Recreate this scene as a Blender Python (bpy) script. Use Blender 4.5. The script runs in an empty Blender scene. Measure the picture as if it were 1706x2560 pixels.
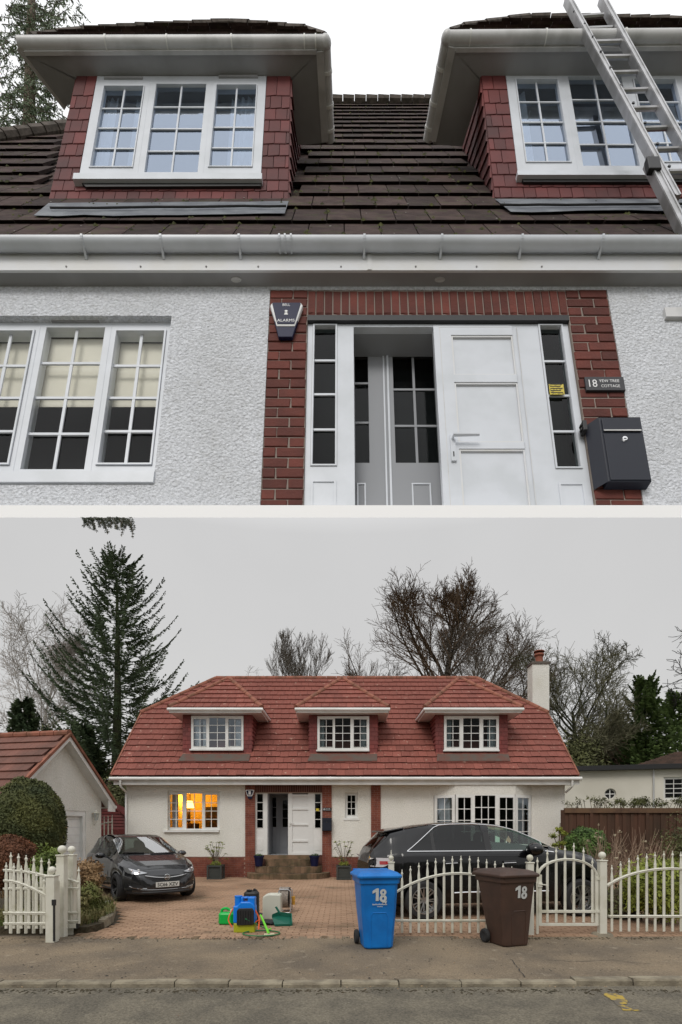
import bpy, math, random
from mathutils import Vector as V, Matrix
R = random.Random(11)
S = bpy.context.scene
# ------------------------------------------------------------------ camera, sky, sun, exposure
F, CX, HY, H = 1280.0, 853.0, 2075.0, 1.6      # focal length and eye level, in pixels of the photograph; eye height in m
cam = bpy.data.cameras.new('camera'); camo = bpy.data.objects.new('camera', cam); S.collection.objects.link(camo)
camo.location = (0, 0, H); camo.rotation_euler = (math.pi/2, 0, 0)
cam.sensor_fit = 'HORIZONTAL'; cam.sensor_width = 36; cam.lens = 36*F/1706
cam.shift_y = (HY-1280)/1706; cam.clip_end = 3000; cam.clip_start = .05
S.camera = camo
W = bpy.data.worlds.new('World'); S.world = W; W.use_nodes = True
nt = W.node_tree; nt.nodes.clear()
N = nt.nodes.new; LK = nt.links.new
out = N('ShaderNodeOutputWorld')
sky = N('ShaderNodeTexSky'); sky.sky_type = 'NISHITA'; sky.sun_disc = False
sky.sun_elevation = math.radians(48); sky.sun_rotation = math.radians(200)
b1 = N('ShaderNodeBackground'); b1.inputs[1].default_value = .006; LK(sky.outputs[0], b1.inputs[0])
tc = N('ShaderNodeTexCoord'); sp = N('ShaderNodeSeparateXYZ'); LK(tc.outputs['Generated'], sp.inputs[0])
cr = N('ShaderNodeValToRGB'); LK(sp.outputs[2], cr.inputs[0])          # overcast cloud, brighter overhead
e = cr.color_ramp.elements
e[0].position = 0.0; e[0].color = (.62, .61, .59, 1); e[1].position = 1; e[1].color = (1.15, 1.16, 1.18, 1)
q = e.new(.5); q.color = (.60, .595, .59, 1)
q = e.new(.64); q.color = (1.0, 1.0, 1.0, 1)
cn = N('ShaderNodeTexNoise'); cn.inputs['Scale'].default_value = 2.6; cn.inputs['Detail'].default_value = 4
LK(tc.outputs['Generated'], cn.inputs['Vector'])
mr = N('ShaderNodeMapRange'); mr.inputs[1].default_value = .3; mr.inputs[2].default_value = .7; mr.inputs[3].default_value = .965; mr.inputs[4].default_value = 1.035; LK(cn.outputs[0], mr.inputs[0])
vm = N('ShaderNodeVectorMath'); vm.operation = 'SCALE'; LK(cr.outputs[0], vm.inputs[0]); LK(mr.outputs[0], vm.inputs['Scale'])
b2 = N('ShaderNodeBackground'); b2.inputs[1].default_value = 1.02; LK(vm.outputs[0], b2.inputs[0])
ad = N('ShaderNodeAddShader'); LK(b1.outputs[0], ad.inputs[0]); LK(b2.outputs[0], ad.inputs[1]); LK(ad.outputs[0], out.inputs[0])
sl = bpy.data.lights.new('sun', 'SUN'); so = bpy.data.objects.new('sun', sl); S.collection.objects.link(so)
sl.energy = 1.3; sl.angle = math.radians(25); sl.color = (1, .96, .9)
so.rotation_euler = (math.radians(42), 0, math.radians(-20)); so.location = (0, 0, 60)
S.view_settings.view_transform = 'Standard'; S.view_settings.look = 'None'; S.view_settings.gamma = 1
S.view_settings.exposure = 0.0; S.view_settings.use_curve_mapping = False
S.render.engine = 'CYCLES'
try:
    S.cycles.max_bounces = 6; S.cycles.transparent_max_bounces = 16
except Exception: pass
COL = S.collection
# ------------------------------------------------------------------ materials
MT = {}
def pm(name, c, rough=.6, c2=None, ns=5., thr=(.42, .62), bump=None, rnd=0., metal=0., coat=0., c3=None, ns3=20., thr3=(.6, .7), spec=.5, det=6., str3=1., dirs=None, grain=None):
    m = bpy.data.materials.new(name); m.use_nodes = True; t = m.node_tree; n = t.nodes.new; k = t.links.new
    p = t.nodes['Principled BSDF']; p.inputs['Roughness'].default_value = rough; p.inputs['Metallic'].default_value = metal
    p.inputs['Coat Weight'].default_value = coat; p.inputs['Specular IOR Level'].default_value = spec
    p.inputs['Coat Roughness'].default_value = .04
    g = n('ShaderNodeNewGeometry'); pos = g.outputs['Position']
    if dirs:
        vv = n('ShaderNodeVectorMath'); vv.operation = 'MULTIPLY'; k(pos, vv.inputs[0]); vv.inputs[1].default_value = dirs; pos = vv.outputs[0]
    col = None
    def rgb(c):
        x = n('ShaderNodeRGB'); x.outputs[0].default_value = (*c, 1); return x.outputs[0]
    def noise(s, d=det):
        x = n('ShaderNodeTexNoise'); x.inputs['Scale'].default_value = s; x.inputs['Detail'].default_value = d; k(pos, x.inputs['Vector']); return x.outputs[0]
    def mix(a, b, f, w=1.):
        x = n('ShaderNodeMix'); x.data_type = 'RGBA'; k(a, x.inputs[6]); k(b, x.inputs[7])
        if w != 1:
            mm = n('ShaderNodeMath'); mm.operation = 'MULTIPLY'; k(f, mm.inputs[0]); mm.inputs[1].default_value = w; f = mm.outputs[0]
        k(f, x.inputs[0]); return x.outputs[2]
    def ramp(f, a, b):
        x = n('ShaderNodeMapRange'); x.inputs[1].default_value = a; x.inputs[2].default_value = b; k(f, x.inputs[0]); return x.outputs[0]
    col = rgb(c)
    if c2: col = mix(col, rgb(c2), ramp(noise(ns), *thr))
    if c3: col = mix(col, rgb(c3), ramp(noise(ns3), *thr3), str3)
    if grain:
        x = n('ShaderNodeMapRange'); x.inputs[1].default_value = .3; x.inputs[2].default_value = .7; x.inputs[3].default_value = 1-grain[1]; x.inputs[4].default_value = 1+grain[1]; k(noise(grain[0], 3.), x.inputs[0])
        s = n('ShaderNodeVectorMath'); s.operation = 'SCALE'; k(col, s.inputs[0]); k(x.outputs[0], s.inputs['Scale']); col = s.outputs[0]
    if rnd:
        oi = n('ShaderNodeObjectInfo'); r_ = ramp(oi.outputs['Random'], 0, 1)
        x = n('ShaderNodeMapRange'); x.inputs[3].default_value = 1-rnd; x.inputs[4].default_value = 1+rnd; k(oi.outputs['Random'], x.inputs[0])
        s = n('ShaderNodeVectorMath'); s.operation = 'SCALE'; k(col, s.inputs[0]); k(x.outputs[0], s.inputs['Scale']); col = s.outputs[0]
    k(col, p.inputs['Base Color'])
    if bump:
        b = n('ShaderNodeBump'); b.inputs['Strength'].default_value = bump[1]; b.inputs['Distance'].default_value = bump[2] if len(bump) > 2 else .02
        k(noise(bump[0], 5.), b.inputs['Height']); k(b.outputs[0], p.inputs['Normal'])
    MT[name] = m; return m
def glass(name, tint=(.6, .65, .66), refl=.12, rcol=(1, 1, 1), rough=0.):
    m = bpy.data.materials.new(name); m.use_nodes = True; t = m.node_tree; t.nodes.clear(); n = t.nodes.new; k = t.links.new
    o = n('ShaderNodeOutputMaterial'); tr = n('ShaderNodeBsdfTransparent'); tr.inputs[0].default_value = (*tint, 1)
    gl = n('ShaderNodeBsdfGlossy'); gl.inputs[0].default_value = (*rcol, 1); gl.inputs[1].default_value = rough
    lw = n('ShaderNodeLayerWeight'); lw.inputs[0].default_value = .2
    mr_ = n('ShaderNodeMapRange'); mr_.inputs[3].default_value = refl; mr_.inputs[4].default_value = .9; k(lw.outputs['Fresnel'], mr_.inputs[0])
    mx = n('ShaderNodeMixShader'); k(mr_.outputs[0], mx.inputs[0]); k(tr.outputs[0], mx.inputs[1]); k(gl.outputs[0], mx.inputs[2]); k(mx.outputs[0], o.inputs[0])
    MT[name] = m; return m
def emit(name, c, s):
    m = bpy.data.materials.new(name); m.use_nodes = True; p = m.node_tree.nodes['Principled BSDF']
    p.inputs['Base Color'].default_value = (*c, 1); p.inputs['Emission Color'].default_value = (*c, 1); p.inputs['Emission Strength'].default_value = s
    MT[name] = m; return m
# ------------------------------------------------------------------ geometry helpers
def wm(o):
    m = o.matrix_basis.copy()
    while o.parent: o = o.parent; m = o.matrix_basis @ m
    return m
def link(o, parent=None):
    COL.objects.link(o)
    if parent is not None: o.parent = parent
    return o
def tag(o, label=None, cat=None, group=None, kind=None):
    if label: o['label'] = label
    if cat: o['category'] = cat
    if group: o['group'] = group
    if kind: o['kind'] = kind
    return o
def thing(name, loc, label, cat, rz=0, group=None):
    o = bpy.data.objects.new(name, None); o.empty_display_size = .1; o.location = loc; o.rotation_euler = (0, 0, rz); link(o)
    o.matrix_basis = Matrix.Translation(loc) @ Matrix.Rotation(rz, 4, 'Z')
    return tag(o, label, cat, group)
class MB:
    def __init__(s): s.v = []; s.f = []
    def add(s, vs, fs):
        k = len(s.v); s.v += [tuple(x) for x in vs]; s.f += [tuple(i+k for i in f) for f in fs]; return s
    def box(s, x0, x1, y0, y1, z0, z1):
        if x1 < x0: x0, x1 = x1, x0
        if y1 < y0: y0, y1 = y1, y0
        if z1 < z0: z0, z1 = z1, z0
        return s.add([(x0, y0, z0), (x1, y0, z0), (x1, y1, z0), (x0, y1, z0), (x0, y0, z1), (x1, y0, z1), (x1, y1, z1), (x0, y1, z1)],
                     [(0, 3, 2, 1), (4, 5, 6, 7), (0, 1, 5, 4), (1, 2, 6, 5), (2, 3, 7, 6), (3, 0, 4, 7)])
    def slab(s, pts, d):
        pts = [V(p) for p in pts]; d = V(d); n = len(pts)
        nn = (pts[1]-pts[0]).cross(pts[2]-pts[0])
        if nn.dot(d) > 0: pts = pts[::-1]
        return s.add(pts + [p+d for p in pts], [tuple(range(n)), tuple(range(2*n-1, n-1, -1))] + [((i+1) % n, i, i+n, (i+1) % n+n) for i in range(n)])
    def bar(s, a, b, w, h, up=(0, 0, 1)):
        a = V(a); b = V(b); d = (b-a).normalized(); up = V(up); x = d.cross(up)
        if x.length < 1e-4: x = d.cross(V((1, 0, 0)))
        x.normalize(); u = x.cross(d).normalized(); x = x*w/2; u = u*h/2
        vs = [a-x-u, a+x-u, a+x+u, a-x+u, b-x-u, b+x-u, b+x+u, b-x+u]
        return s.add(vs, [(0, 3, 2, 1), (4, 5, 6, 7), (0, 1, 5, 4), (1, 2, 6, 5), (2, 3, 7, 6), (3, 0, 4, 7)][:])
    def tube(s, pts, r, n=8, cap=True):
        pts = [V(p) for p in pts]; m = len(pts)
        rs = r if isinstance(r, (list, tuple)) else [r]*m
        k0 = len(s.v); px = None
        for i, p in enumerate(pts):
            d = (pts[min(i+1, m-1)]-pts[max(i-1, 0)])
            d = d.normalized() if d.length > 1e-9 else V((0, 0, 1))
            if px is None: px = d.orthogonal().normalized()
            else:
                px = px-d*px.dot(d)
                px = px.normalized() if px.length > 1e-6 else d.orthogonal().normalized()
            py = d.cross(px)
            for j in range(n):
                a = 2*math.pi*j/n; s.v.append(tuple(p+(px*math.cos(a)+py*math.sin(a))*rs[i]))
        for i in range(m-1):
            for j in range(n):
                a = k0+i*n+j; b = k0+i*n+(j+1) % n; s.f.append((a, b, b+n, a+n))
        if cap: s.f.append(tuple(k0+j for j in range(n))[::-1]); s.f.append(tuple(k0+(m-1)*n+j for j in range(n)))
        return s
    def lathe(s, prof, c=(0, 0, 0), n=20, axis='Z', a0=0., a1=2*math.pi):
        c = V(c); k0 = len(s.v); full = abs(a1-a0-2*math.pi) < 1e-6; nn = n if full else n+1
        for (r, h) in prof:
            for j in range(nn):
                a = a0+(a1-a0)*j/n; x, y = r*math.cos(a), r*math.sin(a)
                p = V((x, y, h)) if axis == 'Z' else (V((x, h, y)) if axis == 'Y' else V((h, x, y)))
                s.v.append(tuple(c+p))
        for i in range(len(prof)-1):
            for j in range(n):
                a = k0+i*nn+j; b = k0+i*nn+(j+1) % nn
                s.f.append((a, b, b+nn, a+nn) if axis != 'Y' else (b, a, a+nn, b+nn))
        return s
    def ball(s, c, r, n=12, sz=1.):
        prof = [(max(.0005, r*math.sin(math.pi*i/8)), -r*sz*math.cos(math.pi*i/8)) for i in range(9)]
        return s.lathe(prof, c, n)
    def build(s, name, mat, parent=None, M=None, smooth=False, kind=None, label=None, bevel=0.):
        me = bpy.data.meshes.new(name)
        vs = s.v
        if M is not None: vs = [tuple(M @ V(p)) for p in vs]
        if parent is not None:
            inv = wm(parent).inverted(); vs = [tuple(inv @ V(p)) for p in vs]
        me.from_pydata(vs, [], s.f); me.materials.append(MT[mat] if isinstance(mat, str) else mat)
        if smooth:
            me.shade_smooth()
            try: me.set_sharp_from_angle(angle=math.radians(38))
            except Exception: pass
        me.update(); o = bpy.data.objects.new(name, me); link(o, parent)
        if bevel:
            b = o.modifiers.new('bevel', 'BEVEL'); b.width = bevel; b.segments = 2; b.limit_method = 'ANGLE'
        if kind: o['kind'] = kind
        if label: o['label'] = label
        return o
def thingmesh(o, label, cat, group=None, kind=None): return tag(o, label, cat, group, kind)
def inst(me, name, parent, M):
    o = bpy.data.objects.new(name, me); link(o, parent)
    o.matrix_basis = (wm(parent).inverted() @ M) if parent is not None else M
    return o
def meshof(mb, name, mat, smooth=False):
    me = bpy.data.meshes.new(name); me.from_pydata(mb.v, [], mb.f); me.materials.append(MT[mat])
    if smooth: me.shade_smooth()
    return me
def TRS(loc, X, Y, Z):
    m = Matrix.Identity(4)
    for i in range(3): m[i][0] = X[i]; m[i][1] = Y[i]; m[i][2] = Z[i]; m[i][3] = loc[i]
    return m
def text(name, body, mat, parent, M, w, h, ext=.002, bold=.0):
    cu = bpy.data.curves.new(name, 'FONT'); cu.body = body; cu.align_x = 'CENTER'; cu.align_y = 'CENTER'; cu.extrude = 0; cu.offset = bold; cu.resolution_u = 3
    tmp = bpy.data.objects.new('tmp', cu); COL.objects.link(tmp); bpy.context.view_layer.update()
    me = bpy.data.meshes.new_from_object(tmp.evaluated_get(bpy.context.evaluated_depsgraph_get()))
    bpy.data.objects.remove(tmp)
    xs = [v.co.x for v in me.vertices]; ys = [v.co.y for v in me.vertices]
    cx, cy = (min(xs)+max(xs))/2, (min(ys)+max(ys))/2; sx = w/(max(xs)-min(xs)); sy = h/(max(ys)-min(ys))
    for v in me.vertices: v.co = ((v.co.x-cx)*sx, 0, (v.co.y-cy)*sy)
    me.materials.clear(); me.materials.append(MT[mat]); me.name = name
    o = bpy.data.objects.new(name, me); link(o, parent); o.matrix_basis = wm(parent).inverted() @ M
    return o
def at(px, py, Y): return V(((px-CX)/F*Y, Y, H+(HY-py)/F*Y))
def gp(px, py, z=0.):
    Y = (H-z)*F/(py-HY); return at(px, py, Y)
def lerp(a, b, t): return a+(b-a)*t
def itp(tab, x):
    if x <= tab[0][0]: return tab[0][1]
    for (a, b), (c, d) in zip(tab, tab[1:]):
        if x <= c: return b+(d-b)*(x-a)/(c-a) if c > a else d
    return tab[-1][1]
I4 = Matrix.Identity(4)
# palette
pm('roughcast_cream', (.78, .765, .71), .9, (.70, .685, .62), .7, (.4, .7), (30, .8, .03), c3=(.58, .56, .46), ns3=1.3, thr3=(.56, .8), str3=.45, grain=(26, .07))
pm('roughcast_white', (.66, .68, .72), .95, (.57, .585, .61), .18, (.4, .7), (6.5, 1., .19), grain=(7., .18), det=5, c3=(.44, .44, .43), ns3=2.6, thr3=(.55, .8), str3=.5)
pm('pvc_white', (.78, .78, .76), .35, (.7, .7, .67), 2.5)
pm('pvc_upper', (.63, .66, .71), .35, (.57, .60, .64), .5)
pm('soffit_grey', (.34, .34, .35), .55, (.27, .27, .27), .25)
pm('gutter_grey', (.60, .60, .60), .4, (.40, .40, .39), .6, (.45, .75))
pm('fascia_white', (.68, .69, .71), .4, (.66, .66, .65), .4)
pm('dark_tile', (.036, .021, .019), .95, (.060, .039, .034), .9, (.4, .6), (3.5, .8, .08), .35, c3=(.05, .055, .018), ns3=1.1, thr3=(.55, .66), spec=.25, str3=.45)
pm('moss', (.07, .072, .016), 1., (.02, .022, .008), 2., bump=(4, 1, .1))
pm('lichen', (.34, .33, .30), 1.)
pm('hung_tile', (.145, .026, .024), .75, (.09, .019, .019), .35, (.35, .65), (2., .3, .05), .28, c3=(.06, .02, .02), ns3=.2, thr3=(.58, .8))
pm('lead', (.075, .085, .105), .6, (.14, .155, .175), .6, bump=(1.2, .8, .15))
pm('brick_dark', (.135, .034, .024), .9, (.10, .027, .02), .9, (.35, .65), (5., .6, .06), .25)
pm('mortar', (.27, .23, .20), 1.)
pm('mortar_low', (.36, .24, .19), 1.)
pm('ridge_dark', (.115, .095, .08), .9, (.06, .05, .04), 1.5, bump=(3, .6, .08))
pm('black', (.012, .012, .013), .5)
pm('navy', (.005, .007, .04), .5, spec=.3)
pm('box_navy', (.014, .017, .028), .5, spec=.3)
pm('slate', (.03, .03, .035), .6)
pm('white_paint', (.8, .8, .8), .4)
pm('aluminium', (.50, .50, .51), .38, (.36, .36, .36), .8, metal=.65)
pm('yellow_sticker', (.62, .50, .05), .5, (.3, .24, .03), 9., (.5, .55))
pm('curtain', (.56, .60, .62), .9, (.46, .5, .53), 1.3)
pm('painted_reflection', (.78, .75, .66), .8, (.72, .69, .60), .3)  # cream of the sky reflection, put into a surface colour
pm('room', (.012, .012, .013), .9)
pm('room_grey', (.30, .31, .33), .8)
pm('slab_white', (.88, .88, .88), .7)
glass('pane_upper', (.62, .68, .76), .44, (.66, .76, .92))
glass('pane_ground', (.94, .95, .94), .0)
glass('pane_dark', (.5, .55, .55), .0)
glass('pane_pale', (.85, .88, .9), .12, (.8, .9, 1))
pm('roof_tile_garage', (.17, .07, .05), .8, (.12, .055, .04), 1.2, (.4, .65), (14, .4, .02), .14, grain=(22, .12))
pm('roof_tile', (.255, .083, .062), .75, (.20, .066, .050), .8, (.35, .7), (14, .4, .02), .13, grain=(22, .14), c3=(.38, .22, .17), ns3=7, thr3=(.64, .70), spec=.3)
pm('roof_tile_dull', (.18, .054, .04), .65, (.16, .045, .035), 1.4, (.4, .65), (14, .35, .02), .15)
pm('ridge_tile', (.29, .105, .065), .8, (.17, .07, .04), 3., bump=(14, .5, .02))
pm('hung_tile_low', (.19, .036, .03), .7, (.14, .03, .026), 1.5, rnd=.15)
pm('lead_low', (.10, .08, .065), .8, (.13, .06, .045), 3.)
pm('brick_low', (.25, .082, .052), .9, (.17, .05, .034), 4., (.4, .6), (40, .4, .01))
pm('brick_soot', (.11, .04, .027), .9, (.07, .028, .02), 4.)
pm('step_brick', (.20, .125, .075), .95, (.10, .075, .04), 3., (.4, .6), (30, .5, .02), .2)
pm('paver', (.34, .218, .14), .9, (.25, .155, .096), .55, (.38, .62), (45, .35, .01), .17, grain=(60, .15), c3=(.14, .10, .06), ns3=1.1, thr3=(.56, .74))
pm('paver_bed', (.10, .075, .05), 1., (.06, .05, .03), 8.)
pm('asphalt', (.23, .178, .118), .95, (.135, .108, .078), 1.1, (.36, .66), (42, 1., .02), grain=(55, .28), c3=(.30, .25, .18), ns3=5.5, thr3=(.60, .74), str3=.7)
pm('road', (.165, .145, .108), .95, (.115, .102, .078), 2.2, (.4, .6), (60, 1., .015), grain=(50, .35), c3=(.18, .16, .12), ns3=8, thr3=(.6, .7), str3=.6)
pm('kerb', (.27, .235, .17), .9, (.17, .145, .105), 5., bump=(30, .6, .02), rnd=.12)
pm('soil', (.06, .045, .025), 1., (.035, .03, .015), 6., bump=(12, 1, .05))
pm('ground', (.085, .085, .045), 1., (.05, .05, .025), .6)
pm('fence_white', (.66, .645, .56), .5, (.46, .44, .33), 4., (.5, .8))
pm('car_grey', (.022, .023, .026), .22, metal=.4, coat=1.)
pm('car_black', (.004, .004, .005), .2, coat=.55, spec=.3)
pm('rubber', (.018, .018, .019), .85)
pm('alloy', (.50, .50, .50), .3, metal=.9)
pm('alloy_dark', (.03, .03, .032), .4, metal=.5)
pm('chrome', (.75, .75, .76), .12, metal=1.)
pm('plastic_black', (.015, .015, .016), .55)
pm('headlamp', (.42, .43, .45), .08, metal=.7, coat=1.)
pm('lamp_red', (.35, .01, .015), .15, coat=1.)
pm('lamp_clear', (.55, .52, .53), .12, metal=.4, coat=1.)
pm('plate', (.62, .62, .58), .5)
pm('ink', (.01, .01, .01), .6)
glass('car_glass', (.5, .6, .56), .06)
glass('car_glass_clear', (.6, .82, .72), .05)
glass('car_glass_dark', (.08, .09, .09), .03)
glass('screen_glass', (.5, .6, .58), .42)
pm('seat', (.02, .02, .022), .9)
pm('bin_blue', (.0, .17, .55), .42, (.0, .13, .44), 3., bump=(120, .12, .004))
pm('bin_brown', (.062, .032, .022), .5, (.045, .024, .017), 4., bump=(120, .12, .004))
pm('bin_white', (.50, .51, .50), .7)
pm('print_faint', (.05, .24, .5), .6)
pm('can_green', (.0, .42, .06), .35)
pm('can_blue', (.0, .19, .72), .35)
pm('can_yellow', (.38, .40, .02), .35)
pm('can_clear', (.56, .56, .48), .4)
pm('dustpan', (.0, .095, .06), .4)
pm('hose_green', (.02, .17, .06), .5)
pm('hose_orange', (.75, .13, .03), .5)
pm('wand_green', (.16, .62, .03), .45)
pm('brush_cream', (.6, .52, .36), .7)
pm('reel_hose', (.20, .17, .145), .6, (.30, .26, .22), 30.)
pm('gold', (.55, .28, .03), .5)
pm('bark', (.16, .125, .09), .95, (.04, .032, .022), 4., bump=(8, 1, .05))
pm('bark_ivy', (.05, .065, .02), .95, (.03, .03, .015), 3.)
pm('twig_brown', (.26, .185, .13), .95)
pm('twig_grey', (.30, .265, .23), .95)
pm('twig_pale', (.52, .48, .45), .95)
pm('twig_green', (.14, .135, .08), .95)
pm('twig_dark', (.03, .03, .03), .95)
for nm, c, c2 in (('needle', (.13, .18, .09), (.07, .105, .055)), ('needle_dark', (.055, .09, .04), (.07, .095, .035)), ('leaf_yew', (.095, .10, .022), (.035, .05, .014)),
                  ('leaf_rust', (.17, .060, .022), (.09, .035, .015)), ('leaf_var', (.16, .21, .035), (.03, .055, .012)), ('leaf_dry', (.40, .26, .13), (.22, .13, .06)),
                  ('leaf_grass', (.12, .14, .03), (.20, .16, .07)), ('leaf_green', (.10, .18, .03), (.035, .07, .015)), ('leaf_yellow', (.36, .38, .03), (.12, .15, .02)),
                  ('leaf_lime', (.28, .32, .045), (.16, .19, .03)), ('leaf_olive', (.12, .13, .045), (.07, .075, .028)), ('leaf_conifer', (.17, .25, .07), (.10, .16, .05)),
                  ('leaf_white', (.55, .5, .38), (.4, .33, .2))):
    pm(nm, c, .75, c2, 2.2 if 'need' not in nm else .9, (.35, .65))
pm('shed_red', (.13, .018, .016), .75, (.09, .014, .012), 3., rnd=.1)
pm('fence_brown', (.085, .038, .022), .9, (.055, .032, .018), 2.5, (.35, .65), rnd=.2, dirs=(1, 1, .3))
pm('fence_cap', (.13, .075, .04), .9, (.09, .05, .03), 3.)
pm('wall_neighbour', (.68, .65, .57), .9, (.6, .57, .49), .5)
pm('roof_brown', (.10, .06, .045), .9, (.06, .04, .03), 4.)
pm('planter', (.045, .05, .045), .7)
pm('terracotta', (.22, .07, .04), .8)
pm('yellow_line', (.40, .28, .05), .85, (.12, .105, .08), 14., (.46, .56))
emit('lamp_glow', (1., .72, .22), 3.2)
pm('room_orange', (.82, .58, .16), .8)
pm('furniture', (.05, .03, .02), .7)
pm('cream_door', (.72, .72, .70), .4)
# ------------------------------------------------------------------ building pieces shared by both houses
def window(root, M, x0, x1, z0, z1, y, gl, dep, mw, frame='pvc_white', pane='pane_dark', sill=None, room=None, cur=(), rim=None, name='window', roomd=3., curm='curtain', vent=()):
    """frame rectangle with glazed openings gl=(x0,x1,z0,z1,cols,rows,casement)"""
    gl = sorted(gl); w = MB(); xs = [x0]+[g for q_ in gl for g in q_[:2]]+[x1]
    for i in range(0, len(xs), 2):
        if xs[i+1] > xs[i]: w.box(xs[i], xs[i+1], y, y+dep, z0, z1)
    for g in gl:
        w.box(g[0], g[1], y, y+dep, z0, g[2]); w.box(g[0], g[1], y, y+dep, g[3], z1)
    for a, b in zip(gl, gl[1:]):
        c = (a[1]+b[0])/2; w.box(c-mw*.09, c+mw*.09, y-dep*.03, y, z0+mw*.6, z1-mw*.6)
    root_w = w.build(name, frame, root, M)
    rim = rim or mw*.55
    for g in gl:
        a, b, c, d, nc, nr, cas = g
        s = MB()
        if cas:                                                   # raised sash of an opening casement
            o = rim*1.3; k = y-dep*.16
            s.box(a-o, a-rim*.15, k, y, c-o, d+o); s.box(b+rim*.15, b+o, k, y, c-o, d+o)
            s.box(a-rim*.15, b+rim*.15, k, y, c-o, c-rim*.15); s.box(a-rim*.15, b+rim*.15, k, y, d+rim*.15, d+o)
            s.build('sash', frame, root_w, M); s = MB(); q1, q2 = o, o+mw*.14
            s.box(a-q2, a-q1, y-dep*.02, y, c-q2, d+q2).box(b+q1, b+q2, y-dep*.02, y, c-q2, d+q2).box(a-q1, b+q1, y-dep*.02, y, c-q2, c-q1).box(a-q1, b+q1, y-dep*.02, y, d+q1, d+q2); s.build('gasket', 'soffit_grey', root_w, M)
        bars = MB(); yb = y+dep*.35
        for i in range(1, nc):
            x = lerp(a, b, i/nc); bars.box(x-mw/2, x+mw/2, yb-dep*.08, yb+dep*.08, c, d)
        for j in range(1, nr):
            z = lerp(c, d, j/nr); bars.box(a, b, yb-dep*.1, yb+dep*.07, z-mw/2, z+mw/2)
        if nc*nr > 1: bars.build('glazing_bar', frame, root_w, M)
        for i in range(nc):
            for j in range(nr):
                p = MB(); xa, xb = lerp(a, b, i/nc), lerp(a, b, (i+1)/nc); za, zb = lerp(c, d, j/nr), lerp(c, d, (j+1)/nr)
                t_ = (R.random()-.5)*dep*.03
                p.add([(xa, yb+dep*.1+t_, za), (xb, yb+dep*.1-t_, za), (xb, yb+dep*.1, zb), (xa, yb+dep*.1, zb)], [(0, 1, 2, 3)])
                p.build('pane', pane, root_w, M)
    if sill: 
        MB().box(sill[0], sill[1], y-sill[4], y+dep*.3, sill[2], sill[3]).build('sill', frame, root_w, M)
    for v_ in vent:
        MB().box(v_[0], v_[1], y-dep*.25, y, v_[2], v_[3]).build('trickle_vent', 'soffit_grey', root_w, M)
    for c_ in cur:                                                 # pleated curtains hanging behind the glass
        cx0, cx1, cz0, cz1, cy = c_[:5]; s = MB(); n = max(6, int(abs(cx1-cx0)/mw/1.0)); vs = []
        for i in range(n+1):
            x = lerp(cx0, cx1, i/n); yy = cy+math.sin(i*1.7)*mw*.9
            vs += [(x, yy, cz0), (x+math.sin(i*2.3)*mw*.15, yy, cz1)]
        s.add(vs, [(2*i, 2*i+2, 2*i+3, 2*i+1) for i in range(n)]); s.build('curtain', c_[5] if len(c_) > 5 else curm, root_w, M, smooth=True)
    if room:
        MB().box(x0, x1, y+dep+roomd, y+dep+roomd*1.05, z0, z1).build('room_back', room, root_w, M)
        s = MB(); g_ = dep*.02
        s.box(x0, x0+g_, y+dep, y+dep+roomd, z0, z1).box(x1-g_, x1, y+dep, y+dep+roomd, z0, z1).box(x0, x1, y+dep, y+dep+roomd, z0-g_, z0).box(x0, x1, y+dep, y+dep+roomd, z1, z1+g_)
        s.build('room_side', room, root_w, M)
    return root_w
def holed(x0, x1, z0, z1, y0, y1, holes, x_extra=()):
    b = MB(); xs = sorted({x0, x1, *[h for q_ in holes for h in q_[:2]]}); zs = sorted({z0, z1, *[h for q_ in holes for h in q_[2:]]})
    xs = [x for x in xs if x0 <= x <= x1]; zs = [z for z in zs if z0 <= z <= z1]
    for xa, xb in zip(xs, xs[1:]):
        for za, zb in zip(zs, zs[1:]):
            cx, cz = (xa+xb)/2, (za+zb)/2
            if any(h[0] < cx < h[1] and h[2] < cz < h[3] for h in holes): continue
            b.box(xa, xb, y0, y1, za, zb)
    return b
# unit meshes shared by alike pieces
def rough_box(seed, j=.03, bev=.06):
    r = random.Random(seed); b = MB(); vs = []
    for z in (-.5, .5):
        for y in (-.5, .5):
            for x in (-.5, .5): vs.append((x+r.uniform(-j, j)*(x < 0 or 1), y, z+r.uniform(-j, j)))
    # front face inset gives the arris
    f = [(x*(1-bev), -.5, z*(1-bev*2)) for x, z in ((-.5, -.5), (.5, -.5), (.5, .5), (-.5, .5))]
    m = [(vs[0][0], -.38, vs[0][2]), (vs[1][0], -.38, vs[1][2]), (vs[5][0], -.38, vs[5][2]), (vs[4][0], -.38, vs[4][2])]
    k = [(vs[2][0], .5, vs[2][2]), (vs[3][0], .5, vs[3][2]), (vs[7][0], .5, vs[7][2]), (vs[6][0], .5, vs[6][2])]
    b.add(f+m+k, [(0, 1, 2, 3)]+[(i+4, (i+1) % 4+4, (i+1) % 4, i) for i in range(4)]+[(i+8, (i+1) % 4+8, (i+1) % 4+4, i+4) for i in range(4)]+[(11, 10, 9, 8)])
    return b
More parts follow.
